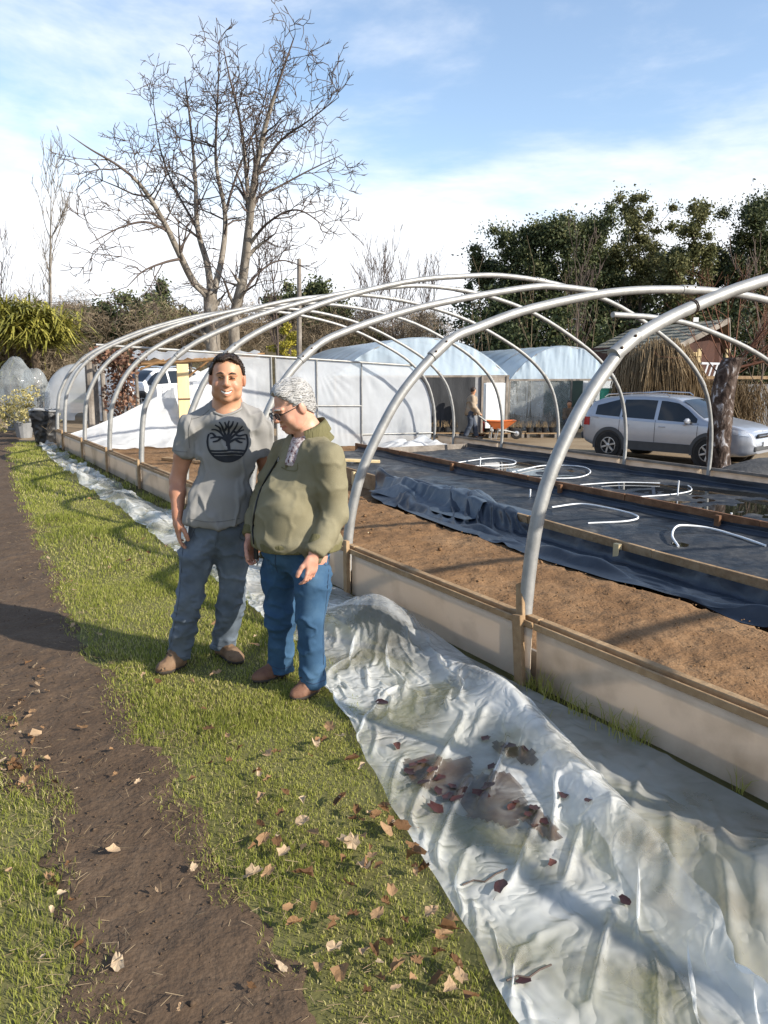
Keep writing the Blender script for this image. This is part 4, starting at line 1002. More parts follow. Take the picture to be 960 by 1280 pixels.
ring = nb + np.stack([.086 * np.cos(a), -.012 + .084 * np.sin(a), -.004 + .030 * np.sin(a) + .016 * np.abs(np.cos(a))], 1)
m.tube(np.concatenate([ring, ring[:2]]), .007, 6, False); m.build('collar', M['tee'], tee, True)
# tree print on the chest, laid on the cloth
bv = BVHTree.FromPolygons([tuple(v.co) for v in tee.data.vertices], [tuple(p.vertices) for p in tee.data.polygons])
tl = wloc(tee)
def lay(p2):                                             # pixel -> on the shirt front
    d = ray(*p2); o_ = Vector(np.array([0, 0, CH]) - tl); r = bv.ray_cast(o_, Vector(d).normalized())
    if r[0] is None: return J(p2[0], p2[1], 3.93)
    return np.array(r[0]) + np.array(r[1]) * .0025 * (1 if r[1].y < 0 else -1) + tl
cx, cyy, rr = 284.5, 552.0, 25.0
pr = MB()
def strip(P2, wd):
    P2 = np.array(P2, float); wd = np.broadcast_to(wd, (len(P2),)); t = np.gradient(P2, axis=0); t /= np.linalg.norm(t, axis=1)[:, None]; nn = np.stack([-t[:, 1], t[:, 0]], 1)
    pr.grid([[lay(p - q * w_ / 2) for p, q, w_ in zip(P2, nn, wd)], [lay(p) for p in P2], [lay(p + q * w_ / 2) for p, q, w_ in zip(P2, nn, wd)]])
th = np.linspace(R(-22), R(202), 40); strip(np.stack([cx + rr * np.cos(th), cyy + rr * np.sin(th)], 1), 2.4)
for y0, y1 in ((562.2, 564.6), (565.6, 568.6), (569.4, 576.2)):
    ys = np.linspace(y0, y1, 3 if y1 - y0 < 4 else 5); rows = []
    for y in ys:
        hw = math.sqrt(max(0.5, (rr - .4) ** 2 - (y - cyy) ** 2)); rows.append([lay((cx - hw + 2 * hw * t, y + .5 * math.sin(t * 7))) for t in np.linspace(0, 1, 22)])
    pr.grid(rows)
strip([(284.6, 563), (285, 556), (284.4, 550), (284.6, 545)], [7.5, 5.0, 4.6, 4.0])
br = [[(284.5, 552), (277, 547), (270, 546.5), (263, 548)], [(283, 550), (276, 541), (270, 537), (264.5, 537)], [(284, 548), (280, 539), (277.5, 532), (274, 527.5)], [(284.5, 547), (286, 538), (285, 531), (286.5, 526)],
      [(285.5, 548), (291, 539), (295, 533), (297, 528)], [(286, 550), (294, 543), (300, 539), (305, 537)], [(286.5, 553), (294, 549), (300, 548), (306.5, 549)],
      [(276, 541), (275, 535), (269, 531)], [(270, 546.5), (266, 542), (262, 542)], [(291, 539), (296, 540), (303, 532.5)], [(294, 543), (299, 545), (307, 543)], [(280, 539), (283, 534), (281, 527.5)], [(285.5, 536), (290, 531), (291.5, 526.5)],
      [(277, 547), (272, 551), (266, 552.5)], [(294, 549), (299, 552.5), (303, 553)]]
for b_ in br: strip(crv(b_, 8), np.linspace(3.2, 1.7, 8))
pr.build('tree_print', M['print'], tee, True)
# jeans
def jeans(root, waist, hips, kns, ans, mat, rw, rt, rk, ra, hemz, zw, seed, rd=.115):
    S = SDF(*bbox([waist, *hips, *kns, *ans], .17), .0065)
    S.el(waist, (rw, rd, .11), None, .03)
    for h_, k_, a_, hz2 in zip(hips, kns, ans, hemz):
        S.rc(waist * .4 + h_ * .6, h_ * .55 + k_ * .45, rt, rt * .93, .035); S.rc(h_ * .55 + k_ * .45, k_, rt * .93, rk, .02)
        a2 = a_ + (a_ - k_) * .16; S.rc(k_, a2, rk, ra, .02)
    X = S.X(); z = X[..., 2]
    for k_, a_, hz2 in zip(kns, ans, hemz):
        near = np.hypot(X[..., 0] - a_[0], X[..., 1] - a_[1]) < .105
        S.D = np.where(near, np.maximum(S.D, (hz2 - z).astype(np.float32)), S.D)
    S.D = np.maximum(S.D, np.maximum(min(hemz) - z, z - zw).astype(np.float32))
    return put(S, 'jeans', mat, root, 2, [(.012, 3.2, (1, 1, 1.15), seed), (.006, 8, (.9, .9, 1.3), seed + 4)], 1)
jn = jeans(man, J(272, 655, 4.07), (hipL, hipR), (knL, knR), (anL, anR), M['jeans1'], .155, .098, .072, .068, (J(222, 826, ftL[1])[2], J(280, 813, ftR[1])[2]), J(272, 650)[2] + .02, 5)
def seam(o, lines, mat, r=.0018):
    bv_ = BVHTree.FromPolygons([tuple(v.co) for v in o.data.vertices], [tuple(p.vertices) for p in o.data.polygons]); t_ = wloc(o)
    for ln_ in lines:
        P_ = []
        for p_ in crv(ln_, 24):
            r_ = bv_.ray_cast(Vector(np.array([0, 0, CH]) - t_), Vector(ray(*p_)).normalized())
            if r_[0] is not None: P_.append(np.array(r_[0]) + t_ - unit(ray(*p_)) * .0006)
        if len(P_) > 5: m_ = MB(); m_.tube(P_, r, 5); m_.build('seam', mat, o)
M['seamgrey'] = pmat('seam_grey', [(0.05, 0.062, 0.08), (0.07, 0.085, 0.10)], 0.9, 20); M['seamblue'] = pmat('seam_blue', [(0.018, 0.036, 0.07), (0.03, 0.05, 0.09)], 0.9, 20); M['seamtee'] = pmat('seam_tee', [(0.13, 0.128, 0.122), (0.15, 0.148, 0.14)], 0.9, 20)
seam(jn, [[(232, 668), (238, 673), (244, 660)], [(304, 660), (300, 672), (308, 676)], [(272, 660), (271, 672), (269, 682)], [(229, 680), (226, 720), (222, 760), (212, 810)], [(208, 819), (222, 823), (237, 820)], [(266, 805), (280, 808), (294, 804)]], M['seamgrey'])
seam(tee, [[(236, 648), (255, 652), (275, 652), (300, 648)], [(212, 561), (222, 564), (234, 565)], [(240, 522), (236, 538), (237, 560)], [(262, 512), (252, 520), (240, 524)]], M['seamtee'])
m = MB(); m.tube([J(272, 662, 3.945), J(271.5, 670, 3.945), J(270.5, 678, 3.965)], .0022, 5); m.build('fly_seam', M['jeans1'], jn)
shoe(man, GZ(229, 833) + [0, .02, 0], GZ(199, 843) + [0, -.01, 0], M['suede'])
shoe(man, GZ(273, 819) + [0, .03, 0], GZ(301, 830) + [0, -.01, 0], M['suede'])

# ---------------------------------------------- the older man in the olive cardigan
Yo = 3.75
J = lambda x, y, Y=Yo: PY(x, y, Y)
old = thing('person', (-0.52, 3.74, 0.0), 'grey haired man with glasses in olive zip cardigan looking down', 'person')
hc2 = J(366, 508, 3.76); f2 = unit([-0.80, -0.50, -0.42]); Rh2 = hframe(f2)
nb2 = J(388, 546, 3.80)
fb2 = unit([-0.78, -0.62, 0])                            # the way the chest faces
sd2 = np.array([-fb2[1], fb2[0], 0]) * -1                # towards his left hand (viewer's right, nearer)
sN, sF = J(411, 573, 3.66), J(357, 566, 3.98)
eN, wN = J(419, 642, 3.68), J(394, 690, 3.56)
eF, wF = J(328, 628, 4.02), J(314, 668, 3.90)
hN, hF = J(393, 696, 3.70), J(348, 694, 3.86)
kN, kF = J(388, 772, 3.66), J(351, 768, 3.86)
fN, fF = GZ(391, 868), GZ(352, 848)
aN, aF = fN + [0, .01, .08], fF + [0, .01, .08]
lo, hi = bbox([hc2 + [0, 0, .15], wN, wF, aN, aF, sN, sF, fN, fF], .17); lo[2] = -.02
S = SDF(lo, hi, .005)
head(S, hc2, Rh2, nb2, .97, .45, 1.0)
S.rc(nb2, nb2 + [0.01, .02, -.06], .07, .10, .04); S.rc(sN * .8 + sF * .2, sF * .8 + sN * .2, .055, .055, .04)
ch2 = J(384, 590, 3.80); by2 = J(366, 642, 3.78)
S.rc(ch2, by2, .09, .10, .05)
for a, b, c in ((sN, eN, wN), (sF, eF, wF)):
    S.chain([a, b, c], [.05, .041, .029], .02)
for a, b, c in ((hN, kN, aN), (hF, kF, aF)): S.chain([by2, a, b, c], [.08, .058, .038, .032], .03)
hand(S, wN + unit(wN - eN) * .015, unit([-.16, -.15, -1]), unit([-.55, -.8, .05]), unit([-.75, .55, 0]), .8, .97)
hand(S, wF + unit(wF - eF) * .02, unit([.02, -.25, -1]), unit([-.55, -.8, 0]), unit([.8, -.5, 0]), 1.15, .95)
put(S, 'body', M['skin2'], old, 1, tint=liptint(hc2, Rh2, .97, .5))
HO = lambda x, y, z: hc2 + Rh2 @ (np.array([x * 1.03, y, z * .95]) * .97)
for s in (-1, 1):
    m = MB(); m.tube([HO(s * .018, .093, .002), HO(s * .030, .0945, .003), HO(s * .041, .085, .001)], [.0015, .003, .0014], 6); m.build('eye', M['eyedark'], old, True)
    m = MB(); m.tube([HO(s * .014, .106, .026), HO(s * .028, .104, .031), HO(s * .046, .088, .026)], [.003, .0045, .002], 6); m.build('eyebrow', M['hairgrey'], old, True)
V, Q = hairpiece(hc2, Rh2, .97, .009, [(-.12, -.075), (-.07, -.06), (-.035, -.025), (-.01, .012), (.02, .02), (.035, .055), (.055, .088), (.08, .102), (.11, .115)], amp=.0035, fs=34,
                 extra=[((.02, .045, .098), (.050, .042, .028)), ((-.01, -.02, .108), (.06, .06, .026)), ((.0, -.07, .05), (.06, .046, .06))], lean=.5)
mesh('hair', V, Q, M['hairgrey'], old, True)
gl = MB(); a = np.linspace(0, 2 * math.pi, 20, endpoint=False)
gt = thing('eyeglasses', HO(0, .11, 0), 'thin dark framed glasses worn by the grey haired man', 'glasses')
for s in (-1, 1):
    rg = [HO(s * (.033 + .0235 * math.cos(t)), .112 - .10 * (abs(.033 + .0235 * math.cos(t)) ** 1.6), -.002 + .0175 * math.sin(t)) for t in a]
    m = MB(); m.tube(rg + rg[:2], .0024, 6, False); rm = m.build('rim', M['black'], gt, True)
    m = MB(); m.add(rg, [tuple(range(20))]); m.build('lens', glassmat('spectacle_lens', (.03, .03, .03), .02, .8), rm)
    m = MB(); m.tube([HO(s * .0565, .105, .004), HO(s * .072, .06, .006), HO(s * .080, .01, .008), HO(s * .081, -.015, -.006)], .0022, 6); m.build('temple', M['black'], gt, True)
m = MB(); m.tube([HO(-.010, .111, .002), HO(0, .1145, .005), HO(.010, .111, .002)], .0022, 6); m.build('bridge', M['black'], gt, True)
# cardigan
S = SDF(*bbox([sN, sF, eN, wN, wF, nb2, J(370, 690), J(310, 660)], .16), .0065)
Rb = np.stack([np.array([fb2[1], -fb2[0], 0]) * -1, fb2, [0, 0, 1]], 1)
S.el(ch2 + fb2 * -.01, (.186, .13, .19), Rb, .03)
S.el(by2 + fb2 * .03 + [0, 0, .01], (.178, .150, .20), Rb, .08)
S.rc(J(391, 676, 3.74), J(349, 674, 3.84), .142, .142, .05); S.rc(by2 + fb2 * .03, J(368, 672, 3.77) + fb2 * .035, .145, .150, .05)
S.rc(nb2 + [0, .01, -.04], sN + [0, 0, -.005], .07, .078, .05); S.rc(nb2 + [0, .01, -.04], sF + [0, 0, -.005], .07, .078, .05)
for a, b, c in ((sN, eN, wN), (sF, eF, wF)): S.chain([a, a * .5 + b * .5, b], [.078, .075, .068], .02).chain([b, b * .5 + c * .5, c + unit(c - b) * .0], [.068, .060, .047], .02)
X = S.X(); zh = J(370, 686, 3.72)[2]
low = np.minimum(np.hypot(X[..., 0] - wN[0], X[..., 1] - wN[1]), np.hypot(X[..., 0] - wF[0], X[..., 1] - wF[1]))
S.D = np.where(low > .085, np.maximum(S.D, zh - X[..., 2]), S.D).astype(np.float32)
S.cut(wN + unit(wN - eN) * .012, unit(wN - eN)) if False else None
for wv2, ev2 in ((wN, eN), (wF, eF)):
    dd = unit(wv2 - ev2); q = X - (wv2 + dd * .01); al = q @ dd; of = np.linalg.norm(q - al[..., None] * dd, axis=-1)
    S.D = np.where(of < .075, np.maximum(S.D, np.where(al > -.2, al, -1)), S.D).astype(np.float32)
# open neck: a V where the zip is undone
vq = J(349, 566, 3.60)
S.rc(nb2 + fb2 * .06 + [0, 0, .05], nb2 + fb2 * .12 + [0, 0, -.10], .062, .012, .01, True)
S.rc(nb2 + [0, 0, .02], hc2 + [0, .01, -.05], .074, .08, .006, True)
Sh = SDF.__new__(SDF); Sh.lo, Sh.h, Sh.n = S.lo, S.h, S.n; Sh.D = S.D - .005; Xh = Sh.X(); lowh = np.minimum(np.hypot(Xh[..., 0] - wN[0], Xh[..., 1] - wN[1]), np.hypot(Xh[..., 0] - wF[0], Xh[..., 1] - wF[1]))
Sh.D = np.maximum(Sh.D, np.maximum(Xh[..., 2] - zh - .045, np.maximum(zh - .004 - Xh[..., 2], .088 - lowh))).astype(np.float32)
card = put(S, 'cardigan', M['knit'], old, 2, [(.008, 3.0, (1, 1, 1.1), 13), (.004, 8, (1, 1, 1.0), 4)], 2)
put(Sh, 'hem_band', M['knitdark'], card, 1)
# collar, hem, cuffs, zip, pocket mark
def tufts(V, Q, H, Rm, name, mat, root, n, L, r, seed, flow, rj=.28, lift=.16):
    # short locks lying along the hair so that its edge is not a clean shell
    g = np.random.default_rng(seed); N = vnorm(V, Q); pick = g.integers(0, len(V), n); Vs = []; Fs = []; b = 0
    for i in pick:
        p = V[i]; nn = N[i]; d = Rm @ (np.array(flow) + rj * g.standard_normal(3)); d = unit(d - nn * (d @ nn) + nn * (.03 + lift * g.random()))
        s_ = unit(np.cross(d, nn)); l_ = L * (.6 + .8 * g.random())
        Vs += [p - s_ * r - nn * .002, p + s_ * r - nn * .002, p + nn * r * .8, p + d * l_ - nn * l_ * .12]; Fs += [(b, b + 1, b + 3), (b + 1, b + 2, b + 3), (b + 2, b, b + 3)]; b += 4
    tag(mesh(name, np.array(Vs), Fs, mat, root, False), kind='stuff')
def combed(V, Q, H, Rm, name, mat, root, n, steps, step, r, seed, flow, jit):
    # locks combed along the scalp: each follows the hair surface for a few steps
    g = np.random.default_rng(seed); bvh = BVHTree.FromPolygons(V.tolist(), Q.tolist()); m = MB()
    for i in g.integers(0, len(V), n):
        p = V[i]; X = (p - H) @ Rm; side = np.sign(X[0]) if abs(X[0]) > .02 else 0
        d = unit(np.array([flow[0] + .25 * side, flow[1], flow[2] - 6 * max(0, .07 - X[2])]) + jit * g.standard_normal(3)); pts = []; lf = g.uniform(.0, .0035)
        for k in range(steps + 1):
            c_, n_, _, _ = bvh.find_nearest(Vector(p)); c_, n_ = np.array(c_), np.array(n_)
            pts.append(c_ + n_ * (lf + .0012 * k * g.random())); t = Rm @ d; t = unit(t - n_ * (t @ n_)); p = c_ + t * step
        m.tube(pts, r * np.interp(np.linspace(0, 1, steps + 1), [0, .3, 1], [.8, 1, .15]), 4, False)
    o = m.build(name, mat, root, True); o['kind'] = 'stuff'
combed(V, Q, hc2, Rh2, 'hair_locks', M['hairgrey'], old, 900, 5, .011, .0030, 3, (.25, -1, .05), .28)
combed(V1, Q1, hc, Rh, 'hair_locks', M['hairdark'], man, 700, 3, .007, .0020, 4, (0, .8, .3), .3)
zax = np.array([0, 0, 1.0])
def ringpts(c, ax, ra, rb, u, n=28, a0=0, a1=2 * math.pi):
    ax = unit(ax); u = unit(u - ax * (u @ ax)); x = np.cross(ax, u); t = np.linspace(a0, a1, n, endpoint=abs(a1 - a0) < 6.2)
    return c + ra * np.cos(t)[:, None] * u + rb * np.sin(t)[:, None] * x
tilt = unit(hc2 - nb2 + [0, 0, .05])
rws = []
for i, (hh_, ra) in enumerate(((-.045, .100), (-.01, .088), (.03, .083), (.055, .086), (.062, .092), (.04, .098), (.0, .102))):
    rws.append(ringpts(nb2 + tilt * hh_ + np.array([.01, .012, 0]), tilt, ra * 1.02, ra * .93, -fb2, 40, R(-138), R(138)))
rws = np.array(rws); rws += (0.0022 * np.sin(np.arange(40) * math.pi))[None, :, None] * zax
m = MB(); m.grid(rws); m.build('collar', M['knitdark'], card, True)
for wv2, ev2 in ((wN, eN), (wF, eF)):
    dd = unit(wv2 - ev2); m = MB()
    m.tube([wv2 - dd * .075, wv2 - dd * .07, wv2 - dd * .03, wv2 + dd * .006, wv2 + dd * .012], [.046, .0535, .0515, .048, .040], 26); m.build('cuff', M['knitdark'], card, True)
bv = BVHTree.FromPolygons([tuple(v.co) for v in card.data.vertices], [tuple(p.vertices) for p in card.data.polygons]); tl = wloc(card)
def layo(p2, off=.003):
    r = bv.ray_cast(Vector(np.array([0, 0, CH]) - tl), Vector(ray(*p2)).normalized())
    if r[0] is None: return None
    nn = np.array(r[1]); nn = nn if nn @ ray(*p2) < 0 else -nn
    return np.array(r[0]) + nn * off + tl
zp = [q for q in (layo(p) for p in crv([(349, 572), (341, 585), (331, 602), (323, 622), (318, 645), (316.5, 665), (318, 680)], 30)) if q is not None]
m = MB(); m.tube(zp, .0045, 6); m.build('zip', M['black'], card, True)
m = MB(); m.tube([zp[0] + [0, -.004, 0], zp[0] + [-.004, -.006, -.02]], .003, 5); m.build('zip_pull', M['galv'], card)
wl_ = [q for q in (layo(p, .001) for p in crv([(352, 584), (360, 588), (371, 588), (372, 579)], 12)) if q is not None]
m = MB(); m.tube(wl_, .002, 5); m.build('pocket_seam', M['knitdark'], card, True)
pt = layo((358.5, 584), .003)
if pt is not None: m = MB(); m.box(pt, (.012, .004, .018)); m.build('badge', M['knitdark'], card)
# checked shirt in the open neck
S = SDF(*bbox([nb2, nb2 + fb2 * .14], .14), .006)
S.rc(nb2 + fb2 * .01 + [0, 0, .015], nb2 + fb2 * .085 + [0, 0, -.12], .072, .055, .02); S.rc(nb2 + [0, 0, .03], hc2 + [0, .01, -.05], .068, .07, .004, True); S.cut(nb2 + [0, 0, .035], tilt)
put(S, 'shirt', M['check'], old, 1)
jo = jeans(old, J(372, 690, 3.78), (hN, hF), (kN, kF), (aN, aF), M['jeans2'], .162, .099, .073, .069, (J(394, 858, fN[1])[2], J(352, 840, fF[1])[2]), J(372, 680, 3.75)[2] + .03, 9, .13)
seam(jo, [[(412, 695), (409, 740), (404, 790), (405, 845)], [(400, 692), (406, 706), (414, 704)], [(345, 690), (344, 704), (347, 716)], [(380, 850), (392, 855), (406, 850)], [(338, 832), (350, 836), (364, 833)]], M['seamblue'])
shoe(old, GZ(396, 866) + [.0, .02, 0], GZ(366, 876) + [0, 0, 0], M['suede2'])
shoe(old, GZ(358, 846) + [.0, .03, 0], GZ(318, 854) + [0, 0, 0], M['suede2'])
kp = wF + np.array([.035, -.07, -.085]); kt = thing('key_fob', kp, 'small black key held in the right hand of the cardigan man', 'key')
m = MB(); m.box(kp, (.022, .018, .06), bev=.004); m.build('fob', M['black'], kt)
m = MB(); m.tube([kp + [0, 0, -.03], kp + [.006, -.004, -.05], kp + [.002, -.004, -.065]], .004, 6); m.build('key_blade', M['galvdark'], kt)
# ------------------------------------------------------------------ plants: vectorised sticks, leaves, blades
def sticks(Pa, Qa, ra, rb, n=3):
    """tapered prisms from Pa to Qa"""
    Pa, Qa = np.asarray(Pa, float), np.asarray(Qa, float); N = len(Pa)
    ra = np.broadcast_to(ra, (N,)); rb = np.broadcast_to(rb, (N,))
    d = Qa - Pa; d = d / (np.linalg.norm(d, axis=1)[:, None] + 1e-9)
    ref = np.where(np.abs(d[:, 2:3]) > .9, np.array([[1., 0, 0]]), np.array([[0, 0, 1.]])); u = np.cross(d, ref); u /= np.linalg.norm(u, axis=1)[:, None]; x = np.cross(d, u)
    V = np.zeros((N, 2 * n, 3))
    for j in range(n):
        a = 2 * math.pi * j / n; o = math.cos(a) * u + math.sin(a) * x
        V[:, j] = Pa + o * ra[:, None]; V[:, n + j] = Qa + o * rb[:, None]
    b = (np.arange(N) * 2 * n)[:, None]
    Fq = np.concatenate([np.stack([b[:, 0] + j, b[:, 0] + (j + 1) % n, b[:, 0] + n + (j + 1) % n, b[:, 0] + n + j], 1) for j in range(n)])
    return V.reshape(-1, 3), Fq
def branching(limbs, rg, spacing, ratio, levels, ang=(35, 65), seg=4, up=0.15, jit=0.12, rmin=0.006, start=0.25, lens=None, droop=0.0):
    """limbs: list of (points, r0, r1). Returns Pa, Qa, ra, rb of all branches, by repeated side branching."""
    out = []; cur = []
    for P, r0, r1 in limbs:
        P = crv(P, max(8, 6 * len(P))); cur.append((P, np.linspace(r0, r1, len(P))))
    for lev in range(levels + 1):
        nxt = []
        for P, rr in cur:
            out.append((P[:-1], P[1:], rr[:-1], rr[1:]))
            if lev == levels: continue
            sl = np.linalg.norm(np.diff(P, axis=0), axis=1); L = sl.sum(); cs = np.concatenate([[0], np.cumsum(sl)])
            nb = max(1, int(L * (1 - start) / (spacing[lev])))
            for q in np.sort(rg.uniform(start, 1.0, nb)):
                s_ = q * L; i = min(np.searchsorted(cs, s_), len(P) - 1); i = max(i, 1); p = P[i]; t = unit(P[i] - P[i - 1])
                a = R(rg.uniform(*ang)); s2 = unit(np.cross(t, rg.standard_normal(3))); d = unit(t * math.cos(a) + s2 * math.sin(a) + np.array([0, 0, up - droop * lev]))
                ln = (lens[lev] if lens else L * ratio) * rg.uniform(.5, 1.15) * (1.15 - .6 * q)
                pts = [p]; dd = d
                for k in range(seg):
                    dd = unit(dd + jit * rg.standard_normal(3) + np.array([0, 0, up * .35 - droop * .3])); pts.append(pts[-1] + dd * ln / seg)
                r0 = max(rmin, rr[i] * rg.uniform(.35, .6)); nxt.append((np.array(pts), np.linspace(r0, rmin * .6, seg + 1)))
        cur = nxt
    return [np.concatenate([o[k] for o in out]) for k in range(4)]
def rotz(P, o, a):
    c, s_ = math.cos(a), math.sin(a); q = P - o; return np.stack([q[..., 0] * c - q[..., 1] * s_, q[..., 0] * s_ + q[..., 1] * c, q[..., 2]], -1) + o
def leafcloud(clumps, size, rg, asp=0.5, flat=0.0, shell=0.55, tintj=0.25, soft=False):
    """leaf quads spread through ellipsoid clumps (centre, radii, count)"""
    C, Rr, Tn = [], [], []
    for c, r, n in clumps:
        u = rg.standard_normal((n, 3)); u /= np.linalg.norm(u, axis=1)[:, None]; rad = rg.uniform(shell ** 3, 1, n) ** (1 / 3)
        sd_ = rg.uniform(0, 50)
        if soft: rad = np.abs(rg.normal(0, .62, n)) + .12
        rad *= 1 + (.65 if soft else .22) * fbm(u[:, 0] + sd_, u[:, 1], u[:, 2], 1.9, 3)
        C.append(np.asarray(c) + u * rad[:, None] * np.asarray(r)); Tn.append(np.full(n, rg.uniform(.25, .75)))
    C = np.concatenate(C); Tn = np.concatenate(Tn); N = len(C)
    d = rg.standard_normal((N, 3)); d[:, 2] *= 1 - flat; d /= np.linalg.norm(d, axis=1)[:, None]; e = np.cross(d, rg.standard_normal((N, 3))); e /= np.linalg.norm(e, axis=1)[:, None]
    s_ = size * rg.uniform(.6, 1.4, N)[:, None]
    V = np.stack([C - d * s_ * .5, C + e * s_ * asp * .5, C + d * s_ * .5, C - e * s_ * asp * .5], 1).reshape(-1, 3)
    t = np.clip(Tn + tintj * rg.standard_normal(N), 0, 1)
    return V, np.arange(4 * N).reshape(-1, 4), np.repeat(t, 4)

# ---------------------------------------------- grass
def film_left(w): return np.interp(w, [-3, -1.68, -.56, 0.0, .40, .9, 1.8, 4, 9, 14.3], [-1.78, -1.55, -1.24, -1.08, -.97, -.86, -.80, -.76, -.70, -.42])
def blades(v, w, hgt, wid, tint, rg, lean=.7, z=None):
    N = len(v); B = T(v, w, (zg(v) if z is None else z)); a = rg.uniform(0, 2 * math.pi, N); ln = hgt * lean * rg.uniform(.2, 1.1, N)
    d = np.stack([np.cos(a), np.sin(a), 0 * a], 1); f = rg.uniform(0, 2 * math.pi, N); s_ = np.stack([np.cos(f), np.sin(f), 0 * f], 1) * (wid / 2)[:, None]
    up = np.array([0, 0, 1.]); mid = B + up * (hgt * .6)[:, None] + d * (ln * .35)[:, None]; tip = B + up * (hgt * (1 - .25 * (ln / hgt) ** 2))[:, None] + d * ln[:, None]
    V = np.stack([B - s_, B + s_, mid - s_ * .75, mid + s_ * .75, tip], 1).reshape(-1, 3); b = np.arange(N) * 5
    Fc = np.concatenate([np.stack([b, b + 1, b + 3], 1), np.stack([b, b + 3, b + 2], 1), np.stack([b + 2, b + 3, b + 4], 1)])
    return V, Fc, np.repeat(tint, 5)
rg = np.random.default_rng(3)
def scatter(w0, w1, vl_, vr_, dens, h0, wd):
    n = int((w1 - w0) * 1.2 * dens * 1.2); w = rg.uniform(w0, w1, n); lo_, hi_ = vl_(w), vr_(w)
    v = lo_ + (hi_ - lo_) * rg.random(n); keep = rg.random(n) < np.clip((hi_ - lo_) / 1.2, 0, 1)
    v, w = v[keep], w[keep]
    cl = fbm(v, w, 3, 2.2, 3); bare = fbm(v, w, 9, 1.1, 3)
    el_ = np.minimum(v - vl_(w), vr_(w) - v) + .05
    keep = (rg.random(len(v)) < np.clip(.75 + .5 * bare, .25, 1)) & (rg.random(len(v)) < np.clip((el_ - .02 + .16 * fbm(v, w, 2, 5, 2)) / .22, .0, 1))
    v, w, cl = v[keep], w[keep], cl[keep]
    # nothing grows under the men's shoes
    P = T(v, w, 0 * v)
    h = h0 * np.clip(.75 + .9 * cl, .35, 2.3) * rg.uniform(.5, 1.35, len(v))
    dry = rg.random(len(v)) < np.clip(.20 + .22 * fbm(v, w, 17, 1.4, 2), .03, .6)
    tint = np.clip(.42 - .28 * cl + .13 * rg.standard_normal(len(v)), 0, .8); tint[dry] = rg.uniform(.8, 1, dry.sum())
    h[dry] *= .75
    return v, w, h, np.full(len(v), wd) * rg.uniform(.7, 1.3, len(v)), tint
parts_ = []
mid_ = lambda w: film_left(w) + .10
for w0, w1, dens, h0, wd in ((-2.3, 0.6, 15000, .034, .0032), (.6, 3.2, 9000, .036, .0042), (3.2, 7, 4200, .042, .006), (7, 15.5, 1500, .05, .011)):
    parts_.append(scatter(w0, w1, lambda w: path_r(w) - .10, mid_, dens, h0, wd))
for w0, w1, dens, h0, wd in ((-1.6, 0.9, 12000, .034, .0032), (.9, 6.5, 3500, .036, .0045)):
    parts_.append(scatter(w0, w1, lambda w: np.minimum(w * 0 - 3.3, path_l(w) - 1.0), lambda w: path_l(w) + .13, dens, h0, wd))
for w0, w1, dens, h0, wd in ((2.4, 7, 2600, .07, .006), (7, 14.3, 1300, .08, .011)):
    parts_.append(scatter(w0, w1, lambda w: w * 0 - .32, lambda w: w * 0 - .07, dens, h0, wd))
v, w, h, wd, tn = [np.concatenate([p[i] for p in parts_]) for i in range(5)]
V, Fc, tt = blades(v, w, h, wd, tn, rg)
tag(mesh('grass', V, Fc, M['grass'], None, False, attr={'tint': tt}), 'short sunlit grass between the path and the plastic sheet', 'grass', kind='stuff')
# taller tufts against the boards
for i, (px, py, n_, hh) in enumerate([(690, 868, 70, .13), (725, 890, 44, .09), (775, 912, 70, .13), (798, 925, 30, .11), (928, 985, 14, .09), (662, 858, 44, .07)]):
    c = GZ(px, py + 4); cv, cw = VW(c); vv = np.minimum(cv + .05 * min(1, n_ / 70) * rg.standard_normal(n_), -.085); ww = cw + .07 * min(1, n_ / 70) * rg.standard_normal(n_)
    V, Fc, tt = blades(vv, ww, hh * rg.uniform(.5, 1.3, n_), np.full(n_, .004), np.clip(.55 + .2 * rg.standard_normal(n_), 0, 1), rg, .8)
    o = mesh('grass_tuft', V, Fc, M['grass'], None, False, attr={'tint': tt})
    tag(o, ['large grass tuft by the split stake at the plank wall', 'small grass tuft between two larger ones at the plank wall', 'bushy grass tuft at the plank wall above the clear film',
            'thin grass tuft right of the bushy one at the plank wall', 'tiny grass sprig nearest the camera at the plank wall', 'low grass tuft at the foot of the split stake'][i], 'grass tuft')

# ---------------------------------------------- fallen leaves
def leafmesh(name, mat, seed, n=9):
    g = np.random.default_rng(seed); a = np.linspace(0, 2 * math.pi, 2 * n, endpoint=False)
    r = np.where(np.arange(2 * n) % 2 == 0, 1.0, .80) * (1 + .09 * g.standard_normal(2 * n)); x = r * np.cos(a) * .55; y = r * np.sin(a) * .36 * (1 + .35 * np.cos(a))
    cu = g.uniform(.2, 1.6); z = cu * (y ** 2) * 1.6 + g.uniform(-.3, .5) * x ** 2 + .06 * g.standard_normal(2 * n)
    ring = np.stack([x, y, z], 1); inner = ring * .5; inner[:, 2] = ring[:, 2] * .2
    V = np.concatenate([[[0, 0, -.01]], inner, ring, [[-.56, 0, ring[n, 2]], [-.95, .06, .1], [-.95, .03, .1]]])
    k = 2 * n; Fc = [(0, 1 + i, 1 + (i + 1) % k) for i in range(k)] + [(1 + i, 1 + k + i, 1 + k + (i + 1) % k, 1 + (i + 1) % k) for i in range(k)] + [(2 * k + 1, 2 * k + 2, 2 * k + 3)]
    me = bpy.data.meshes.new(name); me.from_pydata(V.tolist(), [], Fc); me.materials.append(mat); me.update(); return me
LM = [leafmesh('fallen_leaf', M['leafdry'], i, 5 + i % 5) for i in range(16)]; LR = [leafmesh('maroon_leaf', M['leafred'], 20 + i, 5) for i in range(5)]
